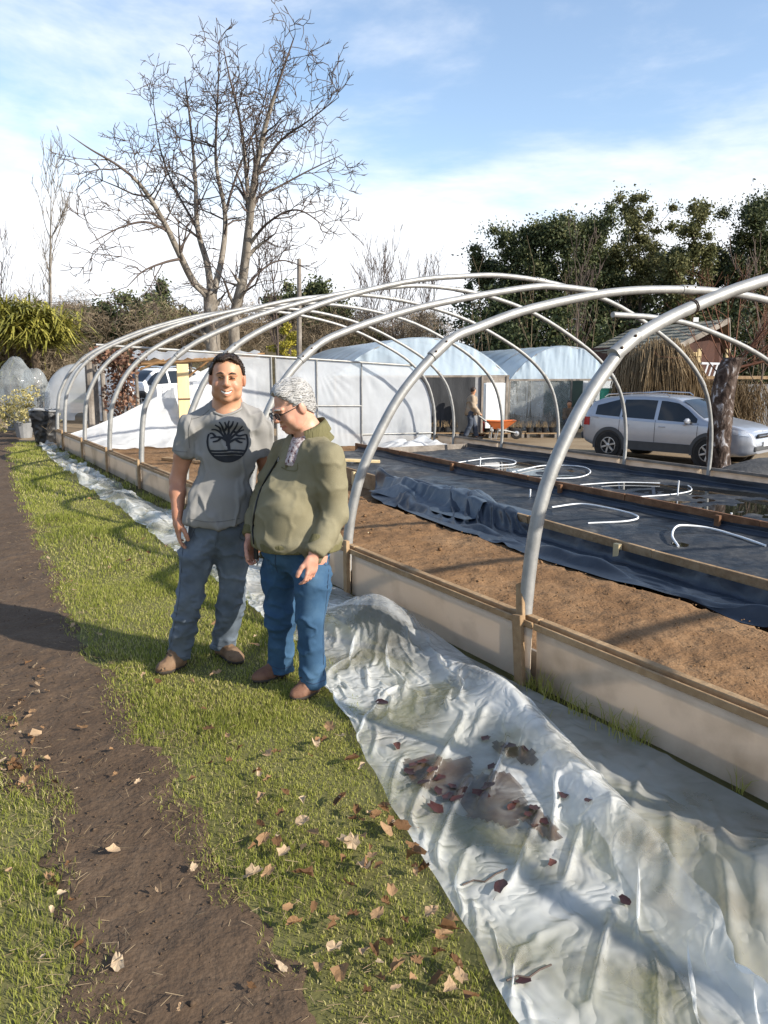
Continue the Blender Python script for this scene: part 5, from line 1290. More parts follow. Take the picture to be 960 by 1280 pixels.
def leaf(me, p, sc, label, group, flat=.28, zs=.8):
    o = bpy.data.objects.new(me.name, me); COL.objects.link(o); o.location = tuple(p); o.scale = (sc * random.uniform(.75, 1.25), sc * random.uniform(.6, 1.2), zs * sc * random.uniform(.6, 1.9))
    o.rotation_euler = (flat * random.gauss(0, 1), flat * random.gauss(0, 1), random.uniform(0, 6.28)); return tag(o, label, 'leaf', group)
# positions read from the photograph, then a looser scatter
spots = [(148, 1212, 'p'), (315, 1243, 'p'), (68, 1112, 'l'), (242, 1093, 'p'), (97, 993, 'p'), (70, 985, 'p'), (104, 916, 'p'), (36, 833, 'l'), (20, 820, 'l'), (173, 984, 'p'), (55, 1205, 'l'), (90, 1135, 'l'), (62, 1105, 'l'), (110, 958, 'p'), (78, 1125, 'l'),
         (140, 944, 'p'), (32, 948, 'l'), (48, 968, 'l'), (60, 955, 'l'), (12, 1098, 'l'), (40, 990, 'l'), (22, 965, 'l'), (14, 905, 'l'), (240, 985, 'g'), (262, 965, 'g'), (330, 1060, 'g'), (380, 1105, 'g'), (388, 955, 'g'), (345, 950, 'g'), (322, 975, 'g'), (415, 1172, 'g'),
         (460, 1255, 'g'), (520, 1215, 'g'), (548, 1205, 'g'), (495, 1250, 'g'), (475, 1238, 'g'), (545, 1240, 'g'), (562, 1250, 'g'), (440, 960, 'g'), (452, 935, 'g'), (430, 1085, 'g'), (470, 1030, 'g'), (503, 1045, 'g'), (505, 1165, 'g'), (560, 1165, 'g'), (480, 1020, 'g'),
         (425, 930, 'g'), (405, 935, 'g'), (412, 918, 'g'), (395, 940, 'g'), (300, 945, 'g'), (285, 930, 'g'), (590, 1262, 'g'), (575, 1235, 'g'), (530, 1100, 'g'), (515, 1070, 'g'), (440, 1065, 'g'), (380, 1010, 'g'), (290, 830, 'g'), (270, 850, 'g'), (255, 895, 'g'), (205, 845, 'g'), (240, 860, 'g')]
for k in range(70):
    u = random.random(); spots.append((random.uniform(250, 470) + u * 110, random.uniform(900, 1000) + u * 260, 'g'))
for k in range(34): spots.append((random.uniform(60, 330), random.uniform(620, 820), 'g'))
for k in range(26): spots.append((random.uniform(0, 60), random.uniform(815, 1000), 'l'))
for k in range(10): spots.append((random.uniform(60, 230), random.uniform(830, 1270), 'p'))
for px, py, kind in spots:
    p = GZ(px, py); v, w = VW(p)
    if v > film_left(w) - .03 and kind == 'g': continue
    if v > path_r(w): lb, gr = ('dry leaf lying in the grass strip nearest the camera, beside the sheet edge' if w < -.75 else 'dry leaf lying in the grass between the men and the bottom of the picture' if w < .35 else
            'dry leaf lying in the grass around the two men\'s shoes' if w < 2.0 else 'small dry leaf lying in the grass strip behind the two men'), 'dry leaves in the grass strip'
    elif v < path_l(w) + .03: lb, gr = 'dry leaf lying on the rough verge left of the dirt path', 'dry leaves left of the path'
    else: lb, gr = ('dry leaf lying on the bare path soil in the near half of the path' if w < .6 else 'dry leaf lying on the bare path soil beside the men\'s shadow'), 'dry leaves on the path'
    if kind == 'p' and random.random() < .3: sc = random.uniform(.025, .04)
    else: sc = random.uniform(.030, .066) * (.8 if gr == 'dry leaves on the path' else 1)
    p[2] = .016 + (.024 if gr == 'dry leaves in the grass strip' else .010); leaf(random.choice(LM), p, sc, lb, gr)
bvf = BVHTree.FromPolygons(FILM.reshape(-1, 3).tolist(), gridfaces(*FILM.shape[:2]).tolist())
sp2 = [(528, 955), (540, 965), (512, 968), (550, 975), (565, 985), (530, 980), (548, 992), (560, 998), (580, 990), (615, 960), (660, 1020), (680, 1030), (668, 1012), (640, 1010), (690, 1082), (625, 1112), (780, 1128), (608, 925), (635, 935), (655, 938), (478, 880), (497, 935),
       (545, 1012), (705, 997), (735, 1003), (645, 1005), (600, 995), (655, 1230), (670, 1035), (518, 958), (572, 1000), (610, 985)]
for px, py in sp2:
    r = bvf.ray_cast(Vector((0, 0, CH)), Vector(ray(px, py)).normalized())
    if r[0] is None: continue
    p = np.array(r[0]) + np.array([0, 0, .010]); leaf(random.choice(LR), p, random.uniform(.04, .075), 'wet maroon leaf stuck on the white plastic sheet', 'maroon leaves on the sheet', .10, .25)
for px, py, lb in ((600, 1095, 'dark twig lying on the white sheet beside a maroon leaf'), (655, 1215, 'thin twig with tan leaf at the lower edge of the sheet')):
    P = []
    for dx, dy in ((-22, 14), (-8, 8), (6, 10), (20, 0), (34, -6)):
        r = bvf.ray_cast(Vector((0, 0, CH)), Vector(ray(px + dx, py + dy)).normalized())
        if r[0] is not None: P.append(np.array(r[0]) + [0, 0, .008])
    if len(P) > 2: m = MB(); m.tube(P, .003, 5); tag(m.build('twig', M['twig']), lb, 'twig')
# small stones and clods trodden into the path
ng = 900; w = rg.uniform(-2.0, 4, ng); v = path_l(w) + (path_r(w) - path_l(w)) * rg.random(ng); s_ = rg.uniform(.002, .006, ng) * np.where(rg.random(ng) < .05, 1.8, 1)
c = T(v, w, .010 + s_ * .2); oc = np.array([[1, 0, 0], [-1, 0, 0], [0, 1, 0], [0, -1, 0], [0, 0, .7], [0, 0, -.7]])
V = (c[:, None] + s_[:, None, None] * oc[None] * (1 + .35 * rg.standard_normal((ng, 6, 3)))).reshape(-1, 3)
fo_ = np.array([(0, 2, 4), (2, 1, 4), (1, 3, 4), (3, 0, 4), (2, 0, 5), (1, 2, 5), (3, 1, 5), (0, 3, 5)])
Fc = (fo_[None] + (np.arange(ng) * 6)[:, None, None]).reshape(-1, 3)
tag(mesh('path_grit', V, Fc, M['path'], None, True), 'small clods and grit scattered over the dirt path', 'grit', kind='stuff')
ng = 2600; w = rg.uniform(-2.0, 8, ng); v = rg.uniform(.1, 3.0, ng); keep = v < plA(w) - .8; v, w = v[keep], w[keep]; ng = len(v); s_ = rg.uniform(.003, .010, ng) * np.where(rg.random(ng) < .08, 2.2, 1)
c = T(v, w, zg(v) + .012); V = (c[:, None] + s_[:, None, None] * oc[None] * (1 + .35 * rg.standard_normal((ng, 6, 3)))).reshape(-1, 3)
Fc = (fo_[None] + (np.arange(ng) * 6)[:, None, None]).reshape(-1, 3)
tag(mesh('soil_clods', V, Fc, M['soil'], None, True), 'loose clods on the brown soil inside the tunnel', 'soil clods', kind='stuff')
# dry straw and stem bits trodden along the path edges and through the grass
nb_ = 2600; w = rg.uniform(-2.0, 6, nb_); side = rg.random(nb_); v = np.where(side < .45, path_l(w) + rg.normal(-.05, .16, nb_), np.where(side < .75, path_r(w) + rg.normal(.05, .10, nb_), rg.uniform(-3.0, -1.0, nb_)))
keep = v < film_left(w) - .03; v, w = v[keep], w[keep]; nb_ = len(v); a = rg.uniform(0, 6.28, nb_); L_ = rg.uniform(.012, .05, nb_); p = T(v, w, .016 + .012 * rg.random(nb_)); d = np.stack([np.cos(a), np.sin(a), .25 * rg.standard_normal(nb_)], 1) * L_[:, None]
V, Fq = sticks(p - d / 2, p + d / 2, .0011, .0008); tag(mesh('straw_bits', V, Fq, M['straw'], None, attr={'tint': np.repeat(rg.uniform(.3, 1, nb_), 6)}), 'dry straw and stem bits littering the path edges', 'straw', kind='stuff')
# ------------------------------------------------------------------ vehicles
def carmats(paint):
    return paint, M['black'], M['carglass'], M['tyre'], M['rim'], M['chrome']
M['carglass'] = glassmat('dark_car_glass', (0.012, 0.015, 0.018), 0.03, 0.12)
M['tyre'] = pmat('tyre_rubber', [(0.012, 0.012, 0.012), (0.025, 0.024, 0.023)], 0.85, 10)
M['rim'] = pmat('alloy_rim', [(0.38, 0.39, 0.40), (0.50, 0.51, 0.52)], 0.35, 5, metal=0.7)
M['chrome'] = pmat('chrome', [(0.60, 0.61, 0.62), (0.70, 0.71, 0.72)], 0.15, 5, metal=1.0)
M['silver'] = pmat('silver_paint', [(0.36, 0.38, 0.42), (0.42, 0.44, 0.48)], 0.32, 1.5, metal=0.45, coat=0.6)
M['whitepaint'] = pmat('white_paint', [(0.72, 0.73, 0.74), (0.78, 0.79, 0.80)], 0.3, 1.5, coat=0.5)
M['cladding'] = pmat('grey_plastic_cladding', [(0.045, 0.047, 0.05), (0.065, 0.067, 0.07)], 0.6, 5)
M['lamp'] = pmat('clear_headlamp', [(0.55, 0.57, 0.60), (0.72, 0.74, 0.76)], 0.08, 20, metal=0.3)
M['redlamp'] = pmat('red_tail_lamp', [(0.30, 0.012, 0.012), (0.42, 0.02, 0.02)], 0.15, 10)
def suv(name, loc, yaw, paint, label, sc=1.0):
    root = bpy.data.objects.new(name, None); COL.objects.link(root); root.location = tuple(loc); root.rotation_euler = (0, 0, yaw); root.scale = (sc,) * 3
    tag(root, label, 'car')
    def mk(n, m_, mat, parent=None, sm=35):
        V = np.concatenate(m_.V); me = bpy.data.meshes.new(n); me.from_pydata(V.tolist(), [], m_.F); me.materials.append(mat); me.update()
        o = bpy.data.objects.new(n, me); COL.objects.link(o); o.parent = parent or root
        autosmooth(o, sm); return o
    zt_x = [-2.33, -2.30, -2.22, -2.02, -1.75, -1.2, -.5, .1, .42, .70, 1.0, 1.18, 1.5, 1.9, 2.12, 2.26, 2.33]; zt_z = [.62, .92, 1.16, 1.50, 1.625, 1.695, 1.715, 1.695, 1.65, 1.50, 1.27, 1.155, 1.10, 1.03, .95, .84, .62]
    w_x = [-2.33, -2.2, -1.8, -1.0, 0, 1.0, 1.7, 2.05, 2.25, 2.33]; w_y = [.70, .82, .90, .925, .93, .925, .90, .84, .72, .58]
    zb_x = [-2.33, -2.1, -1.9, 1.8, 2.1, 2.33]; zb_z = [.46, .36, .30, .28, .30, .38]
    ztf = lambda x: np.interp(x, zt_x, zt_z); wf = lambda x: np.interp(x, w_x, w_y); zbf = lambda x: np.interp(x, zb_x, zb_z)
    belt = lambda x: np.minimum(np.interp(x, [-2.33, -1.9, -1, 1.1, 1.6, 2.33], [1.10, 1.13, 1.09, 1.03, 1.0, .8]), ztf(x) - .035)
    def ring(x):
        w, zt, zb, be = float(wf(x)), float(ztf(x)), float(zbf(x)), float(belt(x)); hc_ = max(0, zt - be); k = min(1, hc_ / .55)
        yu = w * (.975 - .22 * k); yr = w * (.90 - .24 * k)
        return crv([(0, zb), (w * .80, zb), (w * .955, zb + .06), (w * .985, zb + .18), (w, (zb + be) / 2 + .06), (w * .985, be - .05), (w * .965, be), (yu, zt - .10 * k - .02 * (1 - k)), (yr, zt - .03 * k - .006), (yr * .5, zt - .004), (0, zt)], 34)
    xs = np.unique(np.concatenate([np.linspace(-2.33, 2.33, 60), [-2.315, -2.325, 2.315, 2.325]]))
    m = MB(); rows = []
    for x in xs:
        rg_ = ring(x); rows.append([(x, y, z) for y, z in rg_] + [(x, -y, z) for y, z in rg_[-2:0:-1]])
    rows = np.array(rows); k = rows.shape[1]; m.add(rows.reshape(-1, 3), [(i * k + j, (i + 1) * k + j, (i + 1) * k + (j + 1) % k, i * k + (j + 1) % k) for i in range(len(xs) - 1) for j in range(k)] + [tuple(range(k)), tuple((len(xs) - 1) * k + j for j in range(k))[::-1]])
    body = mk('body', m, paint, None, 40)
    def yat(x, z):
        r_ = ring(x); j = np.argmax(r_[:, 1] >= z - 1e-6) if z > r_[2, 1] else 3
        up_ = r_[4:]; return float(np.interp(z, up_[:, 1], up_[:, 0]))
    def glass(x0, x1, tl_, tr_, s, nm='side_window', bot=.03, par=None):
        P = []
        for x in np.linspace(x0, x1, 14):
            b_ = float(belt(x)) + bot; t_ = np.interp(x, [x0, x1], [tl_, tr_]) if tl_ else float(ztf(x)) - .125; t_ = min(t_, float(ztf(x)) - .115); t_ = max(t_, b_ + .004)
            P.append([(x, s * (yat(x, z) + .006), z) for z in np.linspace(b_, t_, 7)])
        m = MB(); m.grid(P); return mk(nm, m, M['carglass'], par)
    for s in (-1, 1):
        glass(-1.86, -1.12, 1.40, 1.60, s); glass(-1.05, -.14, None, None, s); glass(-.04, .98, 0, 0, s)
        # doors: seams, handles
        for x in (-1.10, -.09, 1.02):
            m = MB(); m.tube([(x, s * (yat(x, z) + .001), z) for z in np.linspace(.50, float(belt(x)) + .02, 8)], .006, 5); mk('door_seam', m, M['black'])
        for x in (-.90, .10):
            m = MB(); m.box((x, s * (yat(x, .92) + .018), .925), (.17, .025, .028), bev=.008); mk('door_handle', m, paint)
        m = MB(); m.grid([[(x, s * (yat(x, max(z, .40)) + .012), z) for z in np.linspace(.29, .52, 4)] for x in np.linspace(-1.0, 1.0, 20)]); mk('sill_cladding', m, M['cladding'])
        # mirror
        m = MB(); m.box((.80, s * 1.03, 1.10), (.12, .20, .15), bev=.045); mr = mk('mirror', m, paint, None, 60)
        m = MB(); m.bar((.84, s * .90, 1.06), (.81, s * .98, 1.08), .05, .04); mk('mirror_arm', m, M['black'], mr)
        # roof rail
        m = MB(); m.tube([(x, s * .66, float(ztf(x)) + dz) for x, dz in ((-1.7, -.01), (-1.6, .05), (-.7, .055), (.05, .05), (.15, -.01))], .016, 6); mk('roof_rail', m, M['chrome'])
        # lamps
        m = MB(); P = []
        for x in np.linspace(1.86, 2.22, 8): P.append([(x + .004, s * (yat(x, z) + .008), z) for z in np.linspace(.80 + (2.2 - x) * .12, .93 - (x - 1.86) * .12 + .02, 5)])
        m.grid(P); mk('headlight', m, M['lamp'])
        m = MB(); P = []
        for x in np.linspace(-2.27, -2.02, 6): P.append([(x - .004, s * (yat(x, z) + .008), z) for z in np.linspace(.86, 1.08, 5)])
        m.grid(P); mk('tail_light', m, M['redlamp'])
        m = MB(); m.lathe((2.20, s * .60, .56), [(.055, 0), (.055, .05), (.02, .055)], 12, (1, s * .5, 0)); mk('fog_light', m, M['black'])
        # wheels
        for x in (-1.37, 1.34):
            y = s * .825
            m = MB(); m.lathe((x, y + s * .105, .37), [(.445, -.10), (.445, .004), (.30, .005)], 40, (0, s, 0)); mk('wheel_well', m, M['black'])
            m = MB(); a = np.linspace(R(-12), R(192), 28); m.grid([[(x + r_ * math.cos(t), s * (.945 + (.004 if r_ < .46 else -.012)), .36 + r_ * math.sin(t)) for t in a] for r_ in (.40, .42, .47, .49)]); mk('arch_cladding', m, M['cladding'])
            m = MB(); m.lathe((x, y, .355), [(.21, -.11), (.33, -.115), (.355, -.09), (.358, .0), (.355, .09), (.33, .150), (.225, .155), (.215, .12)], 36, (0, s, 0)); wh = mk('tyre', m, M['tyre'])
            m = MB(); m.lathe((x, y, .355), [(.22, .05), (.22, .145), (.205, .147), (.20, .10)], 30, (0, s, 0)); mk('rim', m, M['rim'], wh)
            for q in range(6):
                a = q * math.pi / 3 + .3; m = MB(); m.bar((x, y + s * .125, .355), (x + .205 * math.cos(a), y + s * .135, .355 + .205 * math.sin(a)), .05, .03, up=(0, 1, 0), bev=.005); mk('spoke', m, M['rim'], wh)
            m = MB(); m.lathe((x, y, .355), [(.055, .10), (.055, .15), (.03, .158)], 16, (0, s, 0)); mk('hub', m, M['rim'], wh)
    # windscreens
    for nm, xs_, off in (('windscreen', np.linspace(.50, 1.12, 8), 1), ('rear_window', np.linspace(-2.17, -1.98, 6), -1)):
        P = []
        for x in xs_:
            w = float(wf(x)) * (.70 + .16 * np.clip((1.62 - float(ztf(x))) / .45, 0, 1)); P.append([(x + off * .004, w * t, float(ztf(x)) + .008 - .02 * t * t) for t in np.linspace(-1, 1, 11)])
        m = MB(); m.grid(P); mk(nm, m, M['carglass'])
    m = MB(); m.box((2.315, 0, .80), (.05, 1.02, .10), bev=.02); gr = mk('grille', m, M['black'])
    m = MB(); m.box((2.345, 0, .80), (.02, .98, .022), bev=.006); mk('grille_bar', m, M['chrome'], gr)
    m = MB(); m.box((2.362, 0, .80), (.012, .13, .045), bev=.005); mk('badge', m, M['chrome'], gr)
    m = MB(); m.box((2.30, 0, .50), (.09, 1.25, .14), bev=.03); mk('lower_grille', m, M['cladding'])
    m = MB(); m.box((2.355, 0, .60), (.012, .40, .12), bev=.004); mk('number_plate', m, M['white'])
    m = MB(); m.box((-2.33, 0, .56), (.10, 1.45, .20), bev=.04); mk('rear_bumper', m, M['cladding'])
    m = MB(); m.box((-.1, 0, .95), (2.4, 1.3, .10)); mk('cabin_floor', m, M['black'])
    for sx, sy in ((.15, -.36), (.15, .36)): 
        m = MB(); m.box((sx - .25, sy, 1.12), (.14, .46, .55), bev=.05); mk('seat', m, M['black'])
    return root
ca, cb = GS(762, 571), GS(884, 584)
cc = (ca + cb) / 2; dvec = unit((cb - ca) * [1, 1, 0]); off = np.array([-dvec[1], dvec[0], 0])
suv('parked_car', cc + off * .90 + [0, 0, -.02], math.atan2(dvec[1], dvec[0]), M['silver'], 'silver four wheel drive car parked beyond the tunnel, front window open')
suv('parked_car', PY(193, 500, 29.0) * [1, 1, 0] + [0, 0, 0.0], R(-125), M['whitepaint'], 'white car half hidden behind the left hoops and dry vine', .93)

# ------------------------------------------------------------------ polythene tunnels at the back
def backtunnel(name, pf, yaw, Wd, eave, apex, L, label, front):
    root = bpy.data.objects.new(name, None); COL.objects.link(root); root.location = tuple(pf); root.rotation_euler = (0, 0, yaw); tag(root, label, 'greenhouse')
    def mk(n, V, Fc, mat, sm=True, parent=None, solid=0):
        me = bpy.data.meshes.new(n); me.from_pydata(np.asarray(V).reshape(-1, 3).tolist(), [], [tuple(int(i) for i in f) for f in Fc]); me.materials.append(mat); me.update()
        if sm: me.polygons.foreach_set('use_smooth', np.ones(len(me.polygons), dtype=bool))
        o = bpy.data.objects.new(n, me); COL.objects.link(o); o.parent = parent or root; return o
    hw = Wd / 2
    arc = lambda t: (hw * t, eave + (apex - eave) * (1 - abs(t) ** 2.3))
    ts = np.linspace(-1, 1, 41); nl = 36
    P = np.array([[(arc(t)[0], y, arc(t)[1] + .022 * math.sin(y * 5 + 3 * t) * (1 - abs(t)) + .02 * math.sin(y * 23 + t * 2)) for y in np.linspace(0, L, nl)] for t in ts])
    mk('roof_film', P, gridfaces(41, nl), M['filmR'])
    for s in (-1, 1):
        P = np.array([[(s * hw + .01 * math.sin(y * 9 + z * 3), y, z) for y in np.linspace(0, L, nl)] for z in np.linspace(0, eave, 6)]); mk('side_film', P, gridfaces(6, nl), M['filmC'])
    for y in np.linspace(0.02, L, 6):
        m = MB(); m.tube([(-hw, y, 0), (-hw, y, eave * .9)] + [(arc(t)[0] * .995, y, arc(t)[1] - .02) for t in np.linspace(-1, 1, 21)] + [(hw, y, eave * .9), (hw, y, 0)], .022, 6); mk('hoop', np.concatenate(m.V), m.F, M['galv'])
    # gable: vertically rucked film
    t2 = np.linspace(-1, 1, 150); P = []
    for z in np.linspace(0, 1, 8): P.append([(hw * t, -.015 + .06 * fbm(np.array([t * 14.0]), np.array([z * 1.1]), 2, 1.0, 2)[0] * (.3 + z), eave + .03 + (arc(t)[1] - eave - .035) * z) for t in t2])
    mk('gable_film', P, gridfaces(8, 150), M['filmR'])
    m = MB(); m.bar((-hw, -.02, eave), (hw, -.02, eave), .06, .07); mk('gable_rail', np.concatenate(m.V), m.F, M['woodgrey'], False)
    front(root, mk, hw, eave)
    return root
def rect(mk, n, x0, x1, z0, z1, mat, y=-.03, wob=.02, nx=24, nz=10, seed=1):
    X_, Z_ = np.meshgrid(np.linspace(x0, x1, nx), np.linspace(z0, z1, nz), indexing='ij'); Y_ = y + wob * fbm(X_ * 1.5, Z_ * .8, seed, 2.0)
    return mk(n, np.stack([X_, Y_, Z_], -1), gridfaces(nx, nz), mat)
def front1(root, mk, hw, eave):
    rect(mk, 'shade_cloth', -hw, hw - 1.25, .02, eave - .03, M['shade'], -.05, .05, 50, 16)
    rect(mk, 'shade_cloth', hw - 1.28, hw - .98, .02, eave - .03, M['greyplastic'], -.04, .01)
    m = MB(); m.box((hw - .55, -.12, 1.0), (.66, .05, 1.55), bev=.01); mk('white_door', np.concatenate(m.V), m.F, M['white'], False)
    m = MB(); m.box((hw - .5, -.06, 1.88), (.95, .06, .22), bev=.01); mk('lintel_board', np.concatenate(m.V), m.F, M['woodgrey'], False)
    for x in (-hw, hw - 1.0, hw - .1): m = MB(); m.bar((x, -.09, 0), (x, -.09, eave), .07, .07, up=(0, 1, 0)); mk('post', np.concatenate(m.V), m.F, M['woodgrey'], False)
def front2(root, mk, hw, eave):
    d0, d1 = .28, 1.08
    rect(mk, 'front_film', -hw, d0, .05, eave - .03, M['filmclear'], -.03, .05, 60, 18, 4); rect(mk, 'front_film', d1, hw, .05, eave - .03, M['filmclear'], -.03, .03, 20, 18, 6)
    rect(mk, 'doorway_shade_sheet', d0 - .4, d1 + .4, .0, eave - .04, M['doordark'], 1.6, .02)  # dark sheet set inside, standing in for the shade seen through the open door
    for x in (-hw, d0, d1, hw): m = MB(); m.bar((x, -.05, 0), (x, -.05, eave), .05, .05, up=(0, 1, 0)); mk('post', np.concatenate(m.V), m.F, M['woodgrey'], False)
    g = np.random.default_rng(9); n_ = 700; x = g.uniform(-hw + .1, d0 - .1, n_); y = g.uniform(.2, 1.2, n_); h = g.uniform(.25, .75, n_)
    Pa = np.stack([x, y, 0 * x], 1); Qa = Pa + np.stack([.1 * g.standard_normal(n_), .1 * g.standard_normal(n_), h], 1); V, Fq = sticks(Pa, Qa, .012, .003)
    o = mk('seedlings', V, Fq, M['straw'], False); o['kind'] = 'stuff'
M['doordark'] = pmat('dark_teal_doorway_shade', [(0.008, 0.022, 0.022), (0.014, 0.035, 0.034)], 0.8, 3)  # near-black teal: the doorway's inner shade put into a colour
t1 = GS(540, 547); t2_ = GS(702, 545) + np.array([.3, .4, 0])
backtunnel('polythene_tunnel', t1 + [-.25, .6, 0], R(14), 6.1, 2.0, 3.25, 12.0, 'polythene tunnel with black shade cloth front and blue tinted gable', front1)
backtunnel('polythene_tunnel', t2_ + [0, .9, 0], R(10), 4.2, 1.95, 3.15, 12.0, 'smaller polythene tunnel with clear film front and open dark doorway', front2)
# pots of seedlings on pallets before the second tunnel
for i in range(4):
    p = GS(555 + i * 42, 549) + np.array([0, .9, 0]); pl = thing('pallet', p, ['wooden pallet of pots beside the orange wheelbarrow', 'wooden pallet of pots right of the white door', 'wooden pallet of pots before the clear tunnel front', 'wooden pallet of pots next to the dark tunnel doorway'][i], 'pallet', 'pallets of pots')
    for dy in (-.35, 0, .35): m = MB(); m.box(p + [0, dy, .15], (1.1, .14, .03)); m.build('slat', M['wood'], pl)
    for dx in (-.48, 0, .48): m = MB(); m.box(p + [dx, 0, .065], (.09, .86, .13)); m.build('block', M['woodgrey'], pl)
    for k in range(4):
        q = p + np.array([-.40 + .27 * k, -.12 + .05 * (k % 2), .168]); m = MB(); m.lathe(q, [(.085, 0), (.115, .17), (.12, .18), (.10, .175), (.095, .16)], 12)
        po = m.build('plant_pot', M['black']); tag(po, ['black seedling pot on the pallet beside the orange wheelbarrow', 'black seedling pot on the pallet right of the white door', 'black seedling pot on the pallet before the clear tunnel front', 'black seedling pot on the pallet next to the dark doorway'][i], 'plant pot', 'pots on the pallets')
        g = np.random.default_rng(50 + i * 4 + k); n_ = 26; Pa = q + np.stack([.06 * g.standard_normal(n_), .06 * g.standard_normal(n_), .16 + 0 * g.random(n_)], 1); Qa = Pa + np.stack([.05 * g.standard_normal(n_), .05 * g.standard_normal(n_), g.uniform(.08, .26, n_)], 1)
        V, Fq = sticks(Pa, Qa, .006, .003); mesh('seedlings', V, Fq, M['straw'], po, attr={'tint': np.full(len(V), .5)})
# jerrycan, digging fork handle
p = GS(596, 548) + np.array([.2, 1.0, 0]); jc = thing('jerrycan', p, 'red plastic jerrycan standing behind the person with the wheelbarrow', 'jerrycan')
m = MB(); m.box(p + [0, 0, .26], (.42, .24, .50), bev=.05); m.build('tank', M['red'], jc)
m = MB(); m.tube([p + [-.1, 0, .50], p + [-.1, 0, .58], p + [.1, 0, .58], p + [.1, 0, .50]], .02, 6); m.build('handle', M['red'], jc)
m = MB(); m.lathe(p + [.15, 0, .50], [(.035, 0), (.035, .05), (.02, .055)], 10); m.build('cap', M['black'], jc)
p = GS(604, 548) + np.array([.25, .9, 0]); sp = thing('shovel', p, 'long handled shovel leaning upright behind the orange wheelbarrow', 'shovel')
m = MB(); m.tube([p + [0, 0, .25], p + [.05, .05, 1.35]], .022, 6); m.build('handle', M['wood'], sp)
m = MB(); m.grid([[p + [-.10, -.02, .28], p + [0, .01, .30], p + [.10, -.02, .28]], [p + [-.10, -.03, .08], p + [0, 0, .08], p + [.10, -.03, .08]], [p + [-.03, -.03, 0], p + [0, -.01, 0], p + [.03, -.03, 0]]]); m.build('blade', M['galvdark'], sp)

# person walking with the wheelbarrow (seen from behind, left side)
M['jacket'] = pmat('beige_jacket', [(0.22, 0.165, 0.115), (0.30, 0.235, 0.17), (0.36, 0.29, 0.215)], 0.9, 5)
M['darkcloth'] = pmat('dark_jeans', [(0.035, 0.045, 0.065), (0.06, 0.075, 0.105)], 0.9, 5)
pb = GS(588, 549); px_ = np.array([1.0, .05, 0])
wp = thing('person', pb, 'person in beige jacket and dark jeans pushing an orange wheelbarrow', 'person')
Q3 = lambda a, b, c: pb + np.array([a, b, c])
S = SDF(pb + [-.6, -.5, -.05], pb + [.9, .5, 1.85], .016)
S.el(Q3(.07, 0, 1.60), (.085, .085, .11), None, .02); S.rc(Q3(.05, 0, 1.5), Q3(.03, 0, 1.35), .055, .07, .03); S.rc(Q3(.02, 0, 1.3), Q3(-.02, 0, .95), .12, .11, .05)
for s in (-1, 1): S.chain([Q3(.03, s * .18, 1.36), Q3(.06, s * .22, 1.08), Q3(.26, s * .20, .86), Q3(.32, s * .20, .82)], [.05, .045, .035, .03], .02)
S.chain([Q3(-.02, .09, .92), Q3(.12, .09, .50), Q3(.22, .09, .09)], [.08, .06, .045], .03); S.chain([Q3(-.02, -.09, .92), Q3(-.02, -.09, .50), Q3(-.20, -.09, .09)], [.08, .06, .045], .03)
put(S, 'body', M['skin1'], wp, 1, tint=lambda V: np.zeros(len(V)))
S = SDF(pb + [-.6, -.5, .7], pb + [.7, .5, 1.6], .016)
S.el(Q3(.03, 0, 1.26), (.17, .22, .24), None, .03); S.rc(Q3(.0, 0, 1.05), Q3(-.01, 0, .86), .175, .185, .05)
for s in (-1, 1): S.chain([Q3(.03, s * .19, 1.38), Q3(.06, s * .235, 1.08), Q3(.24, s * .21, .88)], [.085, .075, .06], .02)
S.cut(Q3(0, 0, .80), (0, 0, -1)); put(S, 'jacket', M['jacket'], wp, 1, [(.02, 3, (1, 1, 1), 2)])
S = SDF(pb + [-.6, -.4, -.05], pb + [.6, .4, 1.1], .016)
S.chain([Q3(-.02, .09, .90), Q3(.12, .09, .50), Q3(.21, .09, .10)], [.115, .085, .075], .03); S.chain([Q3(-.02, -.09, .90), Q3(-.02, -.09, .50), Q3(-.18, -.09, .12)], [.115, .085, .075], .03)
S.cut(Q3(0, 0, .09), (0, 0, -1)); put(S, 'jeans', M['darkcloth'], wp, 1, [(.012, 4, (1, 1, 1), 2)])
S = SDF(pb + [-.2, -.25, 1.4], pb + [.35, .25, 1.9], .014); S.el(Q3(.06, 0, 1.635), (.098, .098, .105), None, .02); S.cut(Q3(.10, 0, 1.60), (.85, 0, -.55)); put(S, 'hair', M['hairdark'], wp, 1)
for q, yy in ((.25, .09), (-.22, -.09)): S = SDF(pb + [q - .2, yy - .12, -.03], pb + [q + .3, yy + .12, .2], .012); S.rc(Q3(q - .02, yy, .05), Q3(q + .15, yy, .04), .05, .042, .02); S.cut(Q3(0, 0, 0), (0, 0, -1)); put(S, 'shoe', M['black'], wp, 1)
wb = pb + np.array([.95, 0, 0]); wr_ = thing('wheelbarrow', wb, 'orange tray wheelbarrow pushed across the yard before the white door', 'wheelbarrow')
W3 = lambda a, b, c: wb + np.array([a, b, c])
rws = []
for z, xa, xb, yw in ((.36, -.22, .20, .20), (.62, -.40, .52, .33), (.635, -.42, .54, .35), (.62, -.38, .50, .31), (.39, -.20, .18, .18)):
    rws.append([W3(xa, -yw, z), W3((xa + xb) / 2, -yw * 1.05, z - .02), W3(xb, -yw * .85, z), W3(xb * 1.04, 0, z), W3(xb, yw * .85, z), W3((xa + xb) / 2, yw * 1.05, z - .02), W3(xa, yw, z), W3(xa * 1.03, 0, z), W3(xa, -yw, z)])
m = MB(); m.grid(rws); n0 = m.n; m.add([rws[0][i] for i in range(8)], [tuple(range(8))]); m.build('tray', M['orange'], wr_)
